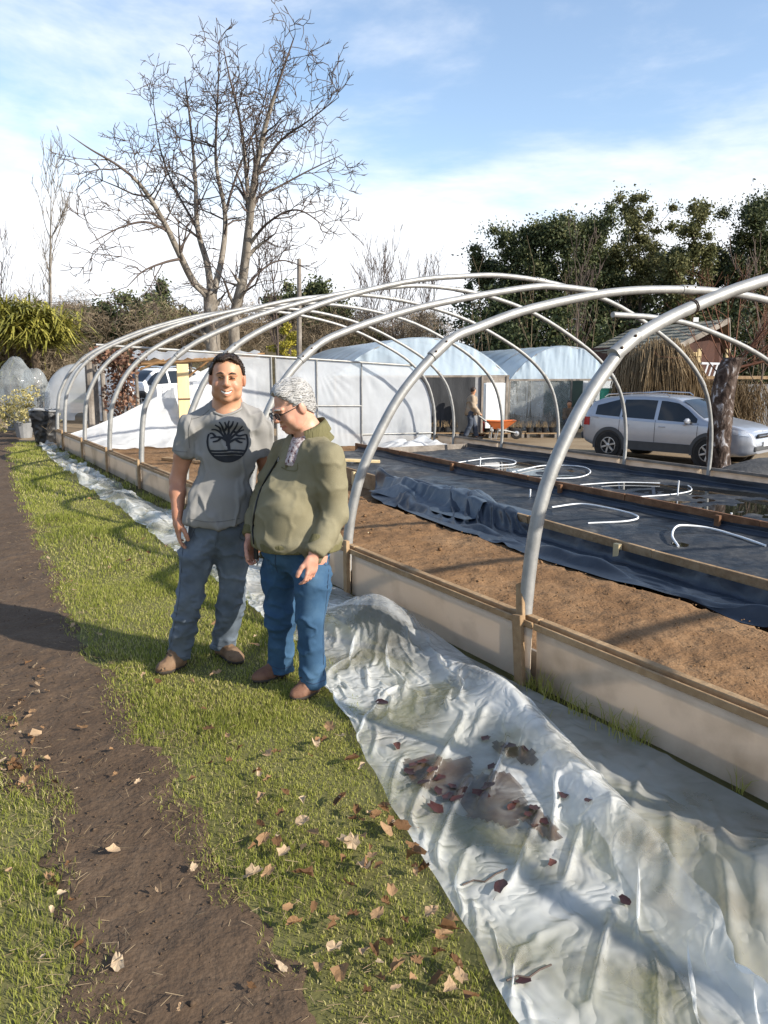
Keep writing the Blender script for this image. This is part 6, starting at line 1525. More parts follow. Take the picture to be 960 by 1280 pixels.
for s in (-1, 1):
    m = MB(); m.tube([W3(-.72, s * .22, .80), W3(-.45, s * .24, .60), W3(0, s * .2, .34), W3(.55, s * .06, .22)], .02, 8); m.build('handle', M['galvdark'], wr_)
    m = MB(); m.tube([W3(-.25, s * .22, .45), W3(-.30, s * .24, .02), W3(-.12, s * .22, .02), W3(-.05, s * .2, .36)], .016, 6); m.build('leg', M['galvdark'], wr_)
m = MB(); m.lathe(W3(.58, -.045, .19), [(.09, 0), (.17, 0), (.19, .025), (.19, .065), (.17, .09), (.09, .09)], 24, (0, 1, 0)); m.build('wheel', M['tyre'], wr_)
m = MB(); m.lathe(W3(.58, -.055, .19), [(.09, .005), (.03, -.01), (.03, .12), (.09, .105)], 16, (0, 1, 0)); m.build('hub', M['rim'], wr_)
# crouching figure in the second tunnel's doorway
pc = GS(709, 546) + np.array([.35, 1.15, 0]); cp = thing('person', pc, 'person in brown coat crouching in the doorway of the clear fronted tunnel', 'person')
K3 = lambda a, b, c: pc + np.array([a, b, c])
S = SDF(pc + [-.5, -.5, -.05], pc + [.5, .5, 1.4], .016); S.el(K3(-.06, -.05, 1.10), (.085, .09, .11), None, .02); S.rc(K3(-.05, 0, 1.0), K3(0, .05, .86), .06, .09, .03); S.rc(K3(0, .05, .8), K3(.03, .1, .45), .13, .13, .04)
for s in (-1, 1): S.chain([K3(s * .18, .02, .88), K3(s * .22, -.12, .62), K3(s * .10, -.30, .50)], [.05, .045, .035], .02); S.chain([K3(s * .1, .1, .42), K3(s * .14, -.25, .50), K3(s * .13, -.12, .08)], [.09, .07, .045], .03)
put(S, 'body', M['skin1'], cp, 1, tint=lambda V: np.zeros(len(V)))
M['coat'] = pmat('brown_coat', [(0.09, 0.065, 0.045), (0.15, 0.11, 0.075)], 0.9, 5)
S = SDF(pc + [-.5, -.5, .2], pc + [.5, .5, 1.2], .016); S.el(K3(.0, .03, .72), (.22, .18, .27), None, .03); S.rc(K3(.02, .08, .6), K3(.03, .1, .38), .19, .17, .04)
for s in (-1, 1): S.chain([K3(s * .18, .02, .88), K3(s * .23, -.12, .62), K3(s * .12, -.27, .51)], [.085, .075, .06], .02)
put(S, 'coat', M['coat'], cp, 1, [(.02, 3, (1, 1, 1), 2)])
S = SDF(pc + [-.4, -.5, -.02], pc + [.4, .5, .75], .016)
for s in (-1, 1): S.chain([K3(s * .1, .1, .40), K3(s * .14, -.26, .50), K3(s * .13, -.13, .10)], [.12, .09, .075], .03)
S.cut(K3(0, 0, .06), (0, 0, -1)); put(S, 'trousers', M['darkcloth'], cp, 1)
for s in (-1, 1): S = SDF(K3(s * .13 - .1, -.42, -.03), K3(s * .13 + .1, .05, .2), .012); S.rc(K3(s * .13, -.10, .045), K3(s * .13, -.27, .04), .05, .042, .02); S.cut(K3(0, 0, 0), (0, 0, -1)); put(S, 'shoe', M['black'], cp, 1)
S = SDF(K3(-.25, -.25, .95), K3(.15, .2, 1.35), .014); S.el(K3(-.05, -.03, 1.14), (.098, .10, .10), None, .02); S.cut(K3(0, -.07, 1.10), (0, -.75, -.65)); put(S, 'hair', M['hairdark'], cp, 1)
# green barrel by the doorway
p = GS(756, 548) + np.array([.4, 1.2, 0]); br_ = thing('barrel', p, 'green plastic barrel standing behind the silver car', 'barrel')
m = MB(); m.lathe(p, [(.26, 0), (.30, .05), (.31, .5), (.33, .55), (.31, .6), (.31, 1.55), (.29, 1.62)], 20); autosmooth(m.build('drum', M['greenp'], br_), 40)
m = MB(); m.lathe(p + [0, 0, 1.62], [(.305, 0), (.305, .05), (.1, .06)], 20); m.build('lid', M['greenp'], br_)
# ------------------------------------------------------------------ cabin at the right
pc = PY(880, 470, 32.0); pc[2] = -.8
cab = thing('timber_cabin', pc, 'dark red timber cabin with lichen grey shingle roof and porch', 'cabin')
ridge0, ridge1 = PY(790, 411, 37.0), PY(911, 399, 30.5)
eL0, eL1 = PY(734, 440, 36.0), PY(846, 433, 29.5)
dr = ridge1 - ridge0; sl_ = eL1 - ridge1; eR1 = ridge1 + np.array([-sl_[0] * .55, 2.6, sl_[2] * 1.1]); eR0 = eR1 + (eL0 - eL1)
def slab(a, b, c, d, th, nr, nc, mat, nm, up):
    # overlapping shingle courses
    for i in range(nr):
        t0, t1 = i / nr, (i + 1.12) / nr
        for j in range(nc):
            s0, s1 = (j + .03) / nc, (j + .97) / nc
            q = lambda s, t: (a * (1 - s) + b * s) * (1 - t) + (d * (1 - s) + c * s) * t
            P = np.array([q(s0, t0), q(s1, t0), q(s1, t1), q(s0, t1)]); jz = .006 * math.sin(i * 5.1 + j * 2.7)
            P[:2] += up * (.010 + jz); P[2:] += up * (.045 + jz); m = MB(); m.prism(P, -up * .03); m.build(nm, mat, cab)
nrm = unit(np.cross(ridge1 - ridge0, eL1 - ridge1)); nrm = nrm if nrm[2] > 0 else -nrm
slab(ridge0, ridge1, eL1, eL0, .03, 7, 14, M['shingle'], 'shingle', nrm)
m = MB(); m.prism([ridge0 - nrm * .05, ridge1 - nrm * .05, eL1 - nrm * .05, eL0 - nrm * .05], -nrm * .06); m.build('roof_deck', M['woodgrey'], cab)
m = MB(); m.prism([ridge0, ridge1, eR1, eR0], (0, 0, -.08)); m.build('roof_deck', M['woodgrey'], cab)
for a, b in ((ridge1, eL1), (ridge1, eR1)): m = MB(); m.bar(a + [0, -.06, -.04], b + [0, -.06, -.04], .05, .20); m.build('bargeboard', M['woodgrey'], cab)
zb_ = -.8; g0, g1 = eL1 * .93 + ridge1 * .07 + [0, .5, 0], eR1 * .93 + ridge1 * .07
def wallp(P, nm, mat):
    P = np.array(P); d = unit(np.cross(P[1] - P[0], P[2] - P[0])); m = MB(); m.prism(P, d * .08); return m.build(nm, mat, cab)
wallp([[g0[0], g0[1] + .8, zb_], [g1[0], g1[1] + .8, zb_], [g1[0], g1[1] + .8, g1[2]], [ridge1[0], ridge1[1] + .9, ridge1[2] - .12], [g0[0], g0[1] + .8, g0[2]]], 'gable_wall', M['redwood'])
wallp([[g0[0], g0[1] + .8, zb_], [g0[0], g0[1] + .8, g0[2]], [eL0[0], eL0[1], g0[2]], [eL0[0], eL0[1], zb_]], 'side_wall', M['redwood'])
for i in range(14):                                      # vertical boards proud of the gable wall
    t = (i + .5) / 14; b0 = np.array([g0[0] + (g1[0] - g0[0]) * t, g0[1] + .72 + (g1[1] - g0[1]) * t, zb_ + 1.6]); tp = np.interp(t, [0, .5, 1], [g0[2], ridge1[2] - .3, g1[2]]) - .05
    m = MB(); m.bar(b0, [b0[0], b0[1], tp], .16, .025, up=(0, 1, 0)); m.build('wall_board', M['redwood'], cab)
# porch deck, posts and lit timber
pz = PY(880, 472, 30)[2]
m = MB(); m.box((pc[0] + .4, 30.2, pz), (3.6, 1.6, .10)); m.build('porch_deck', M['wood'], cab)
for px in (848, 872, 907): q = PY(px, 470, 29.5); m = MB(); m.bar([q[0], q[1], zb_], [q[0], q[1], PY(px, 436, 29.5)[2]], .12, .12, up=(0, 1, 0)); m.build('porch_post', M['woodnew'], cab)
m = MB(); q = PY(858, 452, 29.8); m.box(q, (.75, .05, .7)); m.build('porch_panel', M['woodnew'], cab)
for i in range(5):
    x0 = 880 + i * 6; m = MB(); m.bar(PY(x0, 470, 29.45), PY(x0 + 5, 455, 29.45), .05, .05, up=(0, 1, 0)); m.build('rail_strut', M['white'], cab)
m = MB(); m.bar(PY(876, 454, 29.45), PY(908, 455, 29.45), .06, .08); m.build('hand_rail', M['white'], cab)
m = MB(); m.lathe(PY(857, 441, 29.3), [(.05, -.06), (.075, 0), (.05, .06)], 10); m.build('lamp_globe', M['white'], cab)
q = PY(862, 545, 27.5); m = MB(); m.box([q[0] + 2.2, 28.2, .1], (2.6, .15, 1.8)); tag(m.build('store_panel', M['greyplastic']), 'pale grey panel leaning behind the car bonnet under the dry shrub', 'panel')

# dry weeping shrub in front of the cabin
rg = np.random.default_rng(21)
bs = GS(830, 556) + np.array([.6, 2.6, 0]); bs[2] = -.8
ws = thing('weeping_shrub', bs, 'dry straw coloured weeping shrub behind the silver car', 'shrub')
n_ = 5200
qa = rg.uniform(0, 6.28, n_); qr = np.sqrt(rg.random(n_)); tp = np.stack([bs[0] + 1.35 * qr * np.cos(qa), bs[1] + .8 * qr * np.sin(qa), 0 * np.zeros(n_)], 1)
ax_ = (tp[:, 0] - bs[0]) / 1.35; tp[:, 2] = 2.2 - .75 * ax_ ** 2 + .16 * rg.standard_normal(n_)
d0 = np.stack([(tp[:, 0] - bs[0]) * .18 + .10 * rg.standard_normal(n_), (tp[:, 1] - bs[1]) * .4 - .15 + .1 * rg.standard_normal(n_), 0 * tp[:, 0]], 1)
ln = rg.uniform(.7, 2.2, n_); a = tp; b = a + d0 * .7 + np.array([0, 0, -1]) * (ln * .45)[:, None]; c = b + d0 * .35 + np.array([0, 0, -1]) * (ln * .55)[:, None] + .05 * rg.standard_normal((n_, 3))
c[:, 2] = np.maximum(c[:, 2], -.75)
V, Fq = sticks(np.concatenate([a, b]), np.concatenate([b, c]), .016, .010)
o = mesh('hanging_strands', V, Fq, M['straw'], ws, attr={'tint': np.repeat(np.tile(np.clip(.45 + .22 * rg.standard_normal(n_), 0, 1), 2), 6)}); o['kind'] = 'stuff'
m = MB(); 
for k in range(7): t = k * .9; m.tube([bs + [.1 * math.cos(t), .1 * math.sin(t), 0], bs + [.4 * math.cos(t), .4 * math.sin(t), 1.6], bs + [1.1 * math.cos(t), .7 * math.sin(t), 2.5]], [.06, .04, .015], 6)
m.build('stems', M['twig'], ws)
bs2 = GS(925, 560) + np.array([1.0, 4.0, 0]); bs2[2] = -.8
n_ = 2200; tp = bs2 + np.stack([rg.normal(0, .8, n_), rg.normal(0, .5, n_), rg.uniform(.7, 2.0, n_)], 1); q = tp + np.stack([.25 * rg.standard_normal(n_), .2 * rg.standard_normal(n_), -rg.uniform(.3, .9, n_)], 1)
V, Fq = sticks(tp, q, .014, .009); w2 = thing('dry_shrub', bs2, 'brown dry shrub behind the birch trunk at the right edge', 'shrub')
o = mesh('hanging_strands', V, Fq, M['straw'], w2, attr={'tint': np.repeat(np.clip(.3 + .2 * rg.standard_normal(n_), 0, 1), 6)}); o['kind'] = 'stuff'

# birch stump with red twigs
b0 = GS(899, 588); bt = thing('birch_tree', b0, 'lopped birch trunk with dark cracked bark before the silver car', 'tree')
P = crv([b0 + [0, 0, -.1], PY(898, 560, b0[1]), PY(902, 510, b0[1]), PY(908, 470, b0[1]), PY(918, 447, b0[1])], 40); rr = np.interp(np.linspace(0, 1, 40), [0, .1, .4, .8, 1], [.31, .27, .255, .25, .235])
V = []; n2 = 26; aa = np.arange(n2) * 2 * math.pi / n2
for i in range(40):
    rj = rr[i] * (1 + .07 * fbm(np.cos(aa) * 1.6, np.sin(aa) * 1.6, P[i, 2] * 1.3, 2.2, 3)); V.append(P[i] + np.stack([rj * np.cos(aa), rj * np.sin(aa), 0 * aa], 1))
V = np.concatenate(V); Fc = [(i * n2 + j, i * n2 + (j + 1) % n2, (i + 1) * n2 + (j + 1) % n2, (i + 1) * n2 + j) for i in range(39) for j in range(n2)] + [tuple(39 * n2 + j for j in range(n2))]
mesh('trunk', V, Fc, M['birch'], bt, True)
rg = np.random.default_rng(31); top = P[-1]
lim = []
for k in range(15):
    a = rg.uniform(0, 6.28); st = P[rg.integers(28, 39)]; d = unit([math.cos(a), .5 * math.sin(a), rg.uniform(.3, 1.2)]); lim.append((np.array([st, st + d * .5, st + d * 1.1 + [0, 0, .25], st + d * 1.6 + [0, 0, .6]]), .022, .005))
lim.append((np.array([P[32], P[32] + [.9, -.1, .25], P[32] + [1.9, -.2, .8]]), .05, .02))
A = branching(lim, rg, [.22, .3], .5, 2, rmin=.005, up=.12); V, Fq = sticks(*A); mesh('twigs', V, Fq, M['twigred'], bt)
# dark mound covered with sheet
c = GS(962, 598) + np.array([.9, .6, 0]); U, S_ = np.meshgrid(np.linspace(-1, 1, 40), np.linspace(-1, 1, 40), indexing='ij'); r2 = np.clip(1 - (U ** 2 + S_ ** 2), 0, 1)
tag(mesh('covered_mound', np.stack([c[0] + 1.9 * U, c[1] + 1.2 * S_, c[2] - .05 + .42 * r2 ** .8 + .05 * fbm(U, S_, 3, 3)], -1), gridfaces(40, 40), M['mound'] if 'mound' in M else M['cladding'], None, True), 'dark grey covered mound at the right edge before the car', 'mound')

# ------------------------------------------------------------------ trees
def evergreen(name, base, limbs, label, group, mat, rg, leaf=.22, per=420, cl=(.9, .7), barkm='twig', extra=()):
    t = thing(name, base, label, 'tree', group)
    A = branching(limbs, rg, [1.1, .8], .42, 1, rmin=.02, up=.25, start=.35); V, Fq = sticks(*A, n=5); mesh('trunk', V, Fq, M[barkm], t)
    tips = A[1][rg.permutation(len(A[1]))]; zmin = np.quantile(tips[:, 2], .22); tips = tips[tips[:, 2] > zmin][:46]
    cl_ = [(p, (cl[0] * rg.uniform(.6, 1.25), cl[0] * rg.uniform(.6, 1.2), cl[1] * rg.uniform(.6, 1.2)), per) for p in tips] + list(extra)
    V, Fq, tt = leafcloud(cl_, leaf, rg, .5, soft=True); o = mesh('crown', V, Fq, M[mat], t, attr={'tint': tt}); return t
rg = np.random.default_rng(77)
def treeP(px, py, Y): return PY(px, py, Y)
TR = [  # base px, distance, top (px,py), spread px, mat, label
    (606, 44, (604, 318), 22, 'ever', 'thin dark evergreen at the left end of the right hand wood'), (652, 42, (662, 270), 34, 'ever', 'round topped evergreen beside the thin one in the wood'), (700, 41, (700, 262), 34, 'ever', 'bushy olive evergreen in the middle of the dark wood'),
    (740, 43, (738, 268), 30, 'ever', 'dense dark evergreen just left of the tallest tree'), (790, 44, (795, 232), 30, 'olive', 'tallest pale trunked tree with open feathery crown'), (845, 40, (868, 240), 28, 'olive', 'leaning open crowned tree above the cabin roof'),
    (835, 47, (838, 300), 26, 'ever', 'dark evergreen behind the leaning open tree'), (900, 45, (905, 296), 30, 'ever', 'sparse dark evergreen right of the cabin ridge'), (940, 42, (950, 240), 36, 'ever', 'tall dark evergreen at the right edge'), (985, 44, (985, 225), 40, 'ever', 'dark evergreen leaning in from beyond the right edge'), (1045, 43, (1050, 250), 40, 'ever', 'dark evergreen beyond the right edge, first of three'), (1110, 45, (1105, 240), 42, 'ever', 'dark evergreen beyond the right edge, second of three'), (1170, 44, (1175, 255), 42, 'ever', 'dark evergreen beyond the right edge, third of three'),
    (640, 47, (640, 335), 30, 'ever', 'low dark evergreen filling the left of the wood'), (770, 48, (768, 300), 30, 'ever', 'shaded evergreen between the bushy and tallest trees')]
for i, (bx, Y, (tx, ty), sp_, mt, lb) in enumerate(TR):
    b = PY(bx, 500, Y); b[2] = -.8; tp = PY(tx, ty + (44 if ty < 255 else 26), Y); H_ = tp[2] + .8; k = Y / F
    lim = [(np.array([b, b * .7 + tp * .3 + [rg.normal(0, .3), rg.normal(0, .3), 0], b * .35 + tp * .65 + [rg.normal(0, .3), rg.normal(0, .3), 0], tp]), .17, .05)]
    if sp_ > 26: lim.append((np.array([b * .6 + tp * .4, b * .3 + tp * .7 + [sp_ * k * .7, .4, 0], tp + [sp_ * k * .9, .6, -1.2]]), .09, .03)); lim.append((np.array([b * .65 + tp * .35, b * .3 + tp * .7 + [-sp_ * k * .6, -.4, 0], tp + [-sp_ * k * .9, -.6, -1.8]]), .09, .03))
    evergreen('evergreen_tree', b, lim, lb, 'trees of the right hand wood', mt, rg, leaf=.16, per=260 if mt == 'olive' else 430, cl=(sp_ * k * .42, sp_ * k * .34), extra=[(PY(tx + rg.normal(0, sp_ * .42), ty + 16 + abs(rg.normal(0, 26)), Y + rg.normal(0, .7)), (sp_ * k * .34 * rg.uniform(.6, 1.2), .8, 9 * k * rg.uniform(.7, 1.5)), 330 if mt == 'olive' else 520) for _ in range(12)] + [] if mt == 'olive' else [(PY(tx + rg.normal(0, sp_ * .45), ty + 16 + abs(rg.normal(0, 28)), Y + rg.normal(0, .7)), (sp_ * k * .36 * rg.uniform(.6, 1.2), .9, 11 * k * rg.uniform(.7, 1.5)), 560) for _ in range(16)] + [(b * .45 + tp * .55 + [rg.normal(0, .4), 0, -.6], (sp_ * k * .8, sp_ * k * .7, H_ * .26), 4200)])
# undergrowth of that wood, one dark mass
cl_ = [(PY(x + rg.normal(0, 6), rg.uniform(395, 470), rg.uniform(38, 50)), (rg.uniform(1.0, 2.0), 1.2, rg.uniform(1.0, 2.0)), 420) for x in range(575, 1200, 9) for _ in (0, 1)]
V, Fq, tt = leafcloud(cl_, .2, rg, .6); tag(mesh('undergrowth', V, Fq, M['ever'], None, attr={'tint': tt * .8}), 'dark undergrowth filling the foot of the right hand wood', 'undergrowth', kind='stuff')
n_ = 60; xs_ = rg.uniform(560, 980, n_); b_ = np.array([PY(x, 500, rg.uniform(36, 46)) for x in xs_]); b_[:, 2] = -.8
A = branching([(np.array([b, b + [rg.normal(0, .2), 0, 2.0], b + [rg.normal(0, .4), 0, rg.uniform(3.5, 7)]]), .045, .012) for b in b_], rg, [.7, .5], .35, 1, rmin=.012, up=.5)
V, Fq = sticks(*A); tag(mesh('sapling_thicket', V, Fq, M['brush'], None, attr={'tint': np.full(len(V), .2)}), 'thicket of bare pale saplings before the dark wood', 'thicket', kind='stuff')

# hill and scrub far behind on the left
hx = np.linspace(-160, 90, 90); hy = np.linspace(62, 200, 40); HX, HY = np.meshgrid(hx, hy, indexing='ij')
hzv = np.clip((HY - 66) / 60, 0, 1) * np.interp(HX / HY, [-.75, -.45, -.2, -.05, .06, .2, .6], [9, 10, 9, 9.5, 6, 2, 2]) + .8 * fbm(HX, HY, 1, .08) - 1.0
tag(mesh('hill', np.stack([HX, HY, hzv], -1), gridfaces(90, 40), M['hill'], None, True), kind='structure')
def bushmass(name, label, boxes, mat, leaf, n, seed, kind='stuff', cat='scrub', tn=1.0, rad=(1.2, 1.0)):
    g = np.random.default_rng(seed); cl_ = []
    for x0, x1, y0, y1, Y0_, Y1_, k in boxes:
        for _ in range(k):
            Y = g.uniform(Y0_, Y1_); cl_.append((PY(g.uniform(x0, x1), g.uniform(y0, y1), Y), (rad[0] * g.uniform(.6, 1.4), rad[0], rad[1] * g.uniform(.6, 1.3)), n))
    V, Fq, tt = leafcloud(cl_, leaf, g, .05 if mat == 'brush' else .55); return tag(mesh(name, V, Fq, M[mat], None, attr={'tint': np.clip(tt * tn, 0, 1)}), label, cat, kind=kind)
bushmass('brown_scrub', 'leafless brown scrub on the slope behind the left end', [(-40, 130, 385, 440, 48, 64, 60), (380, 545, 400, 448, 50, 66, 46), (180, 330, 400, 445, 46, 60, 46)], 'brush', .5, 700, 5, rad=(1.7, 1.2))
for i, (x, y, w_, h_, Y, mt, lb) in enumerate([(165, 398, 42, 34, 52, 'ever', 'broad dark evergreen on the slope left of the big bare tree'), (120, 400, 26, 26, 54, 'ever', 'smaller dark evergreen left of the broad one'), (225, 408, 30, 24, 50, 'olive', 'olive evergreen directly behind the big bare tree'),
        (398, 378, 32, 34, 56, 'ever', 'evergreen standing behind the tall wooden pole'), (352, 385, 22, 30, 57, 'ever', 'narrow evergreen left of the wooden pole'), (200, 390, 16, 34, 58, 'ever', 'pointed evergreen behind the bare tree branches'), (450, 425, 24, 18, 55, 'olive', 'low olive bush left of the back tunnels')]):
    b = PY(x, 458, Y); b[2] = -.5; k = Y / F; c = PY(x, y, Y); g = np.random.default_rng(200 + i)
    t = thing('evergreen_tree', b, lb, 'tree', 'evergreens on the left slope'); m = MB(); m.tube([b, (b + c) / 2, c], [.25, .18, .08], 7); m.build('trunk', M['twig'], t)
    cl_ = [(c + np.array([g.normal(0, w_ * k * .42), g.normal(0, .8), g.normal(0, h_ * k * .36)]), (w_ * k * .38 * g.uniform(.6, 1.2), 1.1, h_ * k * .34 * g.uniform(.6, 1.2)), 700) for _ in range(14)] + [(c + [0, 0, -h_ * k * .4], (w_ * k * .8, 1.4, h_ * k * .5), 2500)]
    V, Fq, tt = leafcloud(cl_, .22, g, .6, soft=True); mesh('crown', V, Fq, M[mt], t, attr={'tint': tt})
# yellow conifer
b = PY(362, 452, 40); b[2] = -.3; t = thing('conifer_tree', b, 'small bright yellow conifer beside the wooden pole', 'tree'); k = 40 / F; g = np.random.default_rng(9)
m = MB(); m.tube([b, PY(362, 402, 40)], [.12, .04], 6); m.build('trunk', M['twig'], t)
V, Fq, tt = leafcloud([(PY(362 + g.normal(0, 3 + j * 1.1), 408 + j * 5.5, 40 + g.normal(0, .3)), ((5 + j * 1.2) * k, .4, 5 * k), 260) for j in range(8)], .14, g, .4); mesh('crown', V, Fq, M['yellow'], t, attr={'tint': tt})

# big bare tree
Yb = 26.0; B = lambda x, y, dy=0: PY(272 + (x - 272) * .93, 420 + (y - 420) * (.90 if y < 420 else 1), Yb + dy)
bb = B(268, 470); bb[2] = 0
bt = thing('bare_tree', bb, 'large leafless many stemmed tree rising behind the tunnel', 'tree'); rg = np.random.default_rng(41)
lim = [(np.array([bb, B(266, 430), B(263, 385), B(262, 362)]), .30, .23), (np.array([B(262, 365), B(240, 345, -.4), B(218, 300, -.9), B(200, 262, -1.2), B(172, 215, -1.6), B(140, 185, -2), B(100, 160, -2.2), B(72, 140, -2.4)]), .17, .008),
       (np.array([B(264, 365), B(258, 320, .4), B(245, 270, .8), B(242, 200, 1), B(236, 130, 1.2), B(228, 60, 1.4)]), .16, .02), (np.array([B(264, 370), B(278, 310, .6), B(282, 250, .9), B(270, 180, 1.3), B(272, 100, 1.5), B(275, 8, 1.6)]), .15, .015),
       (np.array([bb + [.8, .3, 0], B(294, 410, .3), B(306, 340), B(314, 270, -.3), B(322, 200, -.6), B(336, 130, -.8), B(352, 75, -1), B(374, 8, -1.2)]), .26, .02), (np.array([B(316, 262, -.3), B(310, 190, .4), B(302, 120, .8), B(288, 60, 1), B(280, 20, 1.2)]), .10, .015),
       (np.array([B(322, 200, -.6), B(355, 150, -1), B(395, 120, -1.4), B(435, 88, -1.8)]), .08, .012), (np.array([B(310, 300), B(340, 262, -.8), B(380, 245, -1.2), B(425, 275, -1.6)]), .08, .012), (np.array([B(318, 232, 0), B(350, 215, .8), B(395, 190, 1.2), B(440, 168, 1.6)]), .07, .012),
       (np.array([B(225, 312, -.8), B(200, 318, -1.5), B(172, 330, -2), B(150, 352, -2.3)]), .07, .012), (np.array([B(206, 275, -1.2), B(175, 262, -2), B(140, 270, -2.4), B(100, 292, -2.8)]), .07, .012), (np.array([B(245, 270, .8), B(215, 215, 1.4), B(195, 160, 1.8), B(185, 90, 2)]), .07, .012),
       (np.array([B(300, 370, .2), B(330, 330, .9), B(360, 315, 1.3), B(400, 330, 1.6)]), .07, .012), (np.array([B(282, 250, .9), B(300, 190, 1.6), B(330, 110, 2), B(345, 40, 2.2)]), .07, .012)]
lim = [(P_, r0_ * .8, r1_) for P_, r0_, r1_ in lim]
A = branching(lim, rg, [.30, .19, .17], .3, 3, ang=(30, 75), rmin=.013, up=.08, start=.22, lens=[2.0, .95, .45], jit=.22)
big = A[2] > .055; V, Fq = sticks(A[0][big], A[1][big], A[2][big], np.maximum(A[3][big], .012), 8); mesh('trunk', V, Fq, M['bark'], bt, True)
V, Fq = sticks(A[0][~big], A[1][~big], A[2][~big], A[3][~big], 3); mesh('branches', V, Fq, M['twig'], bt)
# thinner bare trees
def baretree(name, base, top, lb, group, r0, rg, sp=(1.2, .5, .4), lens=(3, 1.2, .6), up=.5, rmin=.015):
    t = thing(name, base, lb, 'tree', group); mid = base * .5 + top * .5 + [rg.normal(0, .2), 0, 0]
    A = branching([(np.array([base, mid, top]), r0, .02)], rg, sp, .4, 3, ang=(25, 50), rmin=rmin, up=up, start=.2, lens=lens); V, Fq = sticks(*A); mesh('trunk', V, Fq, M['bark'] if r0 > .1 else M['twig'], t)
rg = np.random.default_rng(61)
for bx, tx, ty, Y, r0, lb in ((66, 64, 232, 45, .16, 'slender pale bare tree at the far left'), (6, 2, 330, 48, .08, 'small bare tree at the left picture edge'), (492, 486, 345, 50, .08, 'thin bare tree behind the end wall'), (515, 530, 365, 52, .07, 'leaning bare tree left of the back tunnels'), (470, 468, 358, 54, .07, 'faint bare tree nearest the wooden pole'),
        (345, 338, 318, 36, .09, 'bare sapling right of the big tree'), (725, 728, 330, 37, .06, 'pale bare sapling before the dark wood'), (945, 938, 350, 27, .05, 'reddish bare sapling beside the cabin')):
    b = PY(bx, 480, Y); b[2] = -.5; k = Y / 45; baretree('bare_tree', b, PY(tx, ty, Y), lb, 'smaller leafless trees', r0, rg, lens=(3.6 * k, 1.5 * k, .7 * k), sp=(.36, .36, .34))
# pole and wires
q = PY(373, 458, 34); q[2] = 0; po = thing('utility_pole', q, 'tall weathered wooden pole behind the end wall', 'pole')
m = MB(); m.tube([q, PY(374, 324, 34)], [.13, .09], 10); m.build('shaft', M['woodgrey'], po)
for z0 in (.3, .7): 
    P = [PY(373, 326, 34) + [0, 0, -z0]]; e = PY(-200, 360, 60) + [0, 0, -z0]; P = [P[0] * (1 - t) + e * t + np.array([0, 0, -1.2 * 4 * t * (1 - t)]) for t in np.linspace(0, 1, 20)]; m = MB(); m.tube(P, .012, 4); m.build('wire', M['black'], po)
q = PY(543, 458, 60); q[2] = -.8; m = MB(); m.tube([q, PY(543, 352, 60)], [.07, .05], 6); tag(m.build('thin_mast', M['galvdark']), 'thin grey mast rising above the back tunnels', 'mast')

# ------------------------------------------------------------------ left background: palms, wrapped plants, clutter, lean-to
rg = np.random.default_rng(91)
for i, (px, py, Y, n_, ln, lb) in enumerate([(38, 408, 25, 1300, .92, 'bushy yellow green sword leaved palm above the path end'), (6, 404, 25.5, 1200, .92, 'sword leaved palm cut by the left picture edge'), (62, 416, 26, 800, .78, 'smaller sword leaved palm right of the bushy one'), (5, 455, 26, 180, .8, 'low sword leaved clump at the left edge')]):
    c = PY(px, py, Y); b = np.array([c[0], c[1], 0.0]); t = thing('cabbage_palm', b, lb, 'palm', 'sword leaved palms'); m = MB(); m.tube([b, (b + c) / 2 + [.1, 0, 0], c], [.17, .14, .12], 8); m.build('trunk', M['brushbark'] if 'brushbark' in M else M['twig'], t)
    hub = c + .36 * rg.standard_normal((n_, 3)) * [1.2, 1, .7]; d = rg.standard_normal((n_, 3)); d[:, 2] = np.abs(d[:, 2]) * .9 - .35; d /= np.linalg.norm(d, axis=1)[:, None]; s_ = np.cross(d, [0, 0, 1.]); s_ /= np.linalg.norm(s_, axis=1)[:, None]; L_ = ln * rg.uniform(.6, 1.15, n_)[:, None]
    md = hub + d * L_ * .55 + [0, 0, .04]; tp = hub + d * L_ + np.array([0, 0, -.30]) * L_; w_ = .032
    V = np.stack([hub - s_ * w_ * .6, hub + s_ * w_ * .6, md + s_ * w_, md - s_ * w_, md - s_ * w_, md + s_ * w_, tp + s_ * .006, tp - s_ * .006], 1).reshape(-1, 3)
    o = mesh('crown', V, np.arange(8 * n_).reshape(-1, 4), M['palm'], t, attr={'tint': np.repeat(np.clip(.55 + .25 * rg.standard_normal(n_), 0, 1), 8)})
bushmass('brown_shrub', 'brown leafless shrub under the sword leaved palms', [(0, 95, 446, 470, 25, 29, 24)], 'brush', .3, 700, 8, rad=(.7, .45), cat='shrub')
# grey film tunnel low behind
U, S_ = np.meshgrid(np.linspace(0, math.pi, 30), np.linspace(-.35, 1, 18), indexing='ij'); c = PY(98, 470, 24); cl0 = np.clip((S_ + .35) / .35, 0.02, 1) ** .5; S_ = np.maximum(S_, -.05) + 0.0
Vc_ = None
tag(mesh('low_film_tunnel', np.stack([c[0] + 1.15 * np.cos(U) * cl0 + S_ * -.6, 24 + S_ * 3.5, .0 + (c[2] + .38) * np.sin(U) ** .6 * cl0 + .03 * fbm(U, S_ * 6, 2, 2)], -1), gridfaces(30, 18), M['filmE'], None, True), 'low whitish film tunnel behind the left end of the hoops', 'film tunnel')
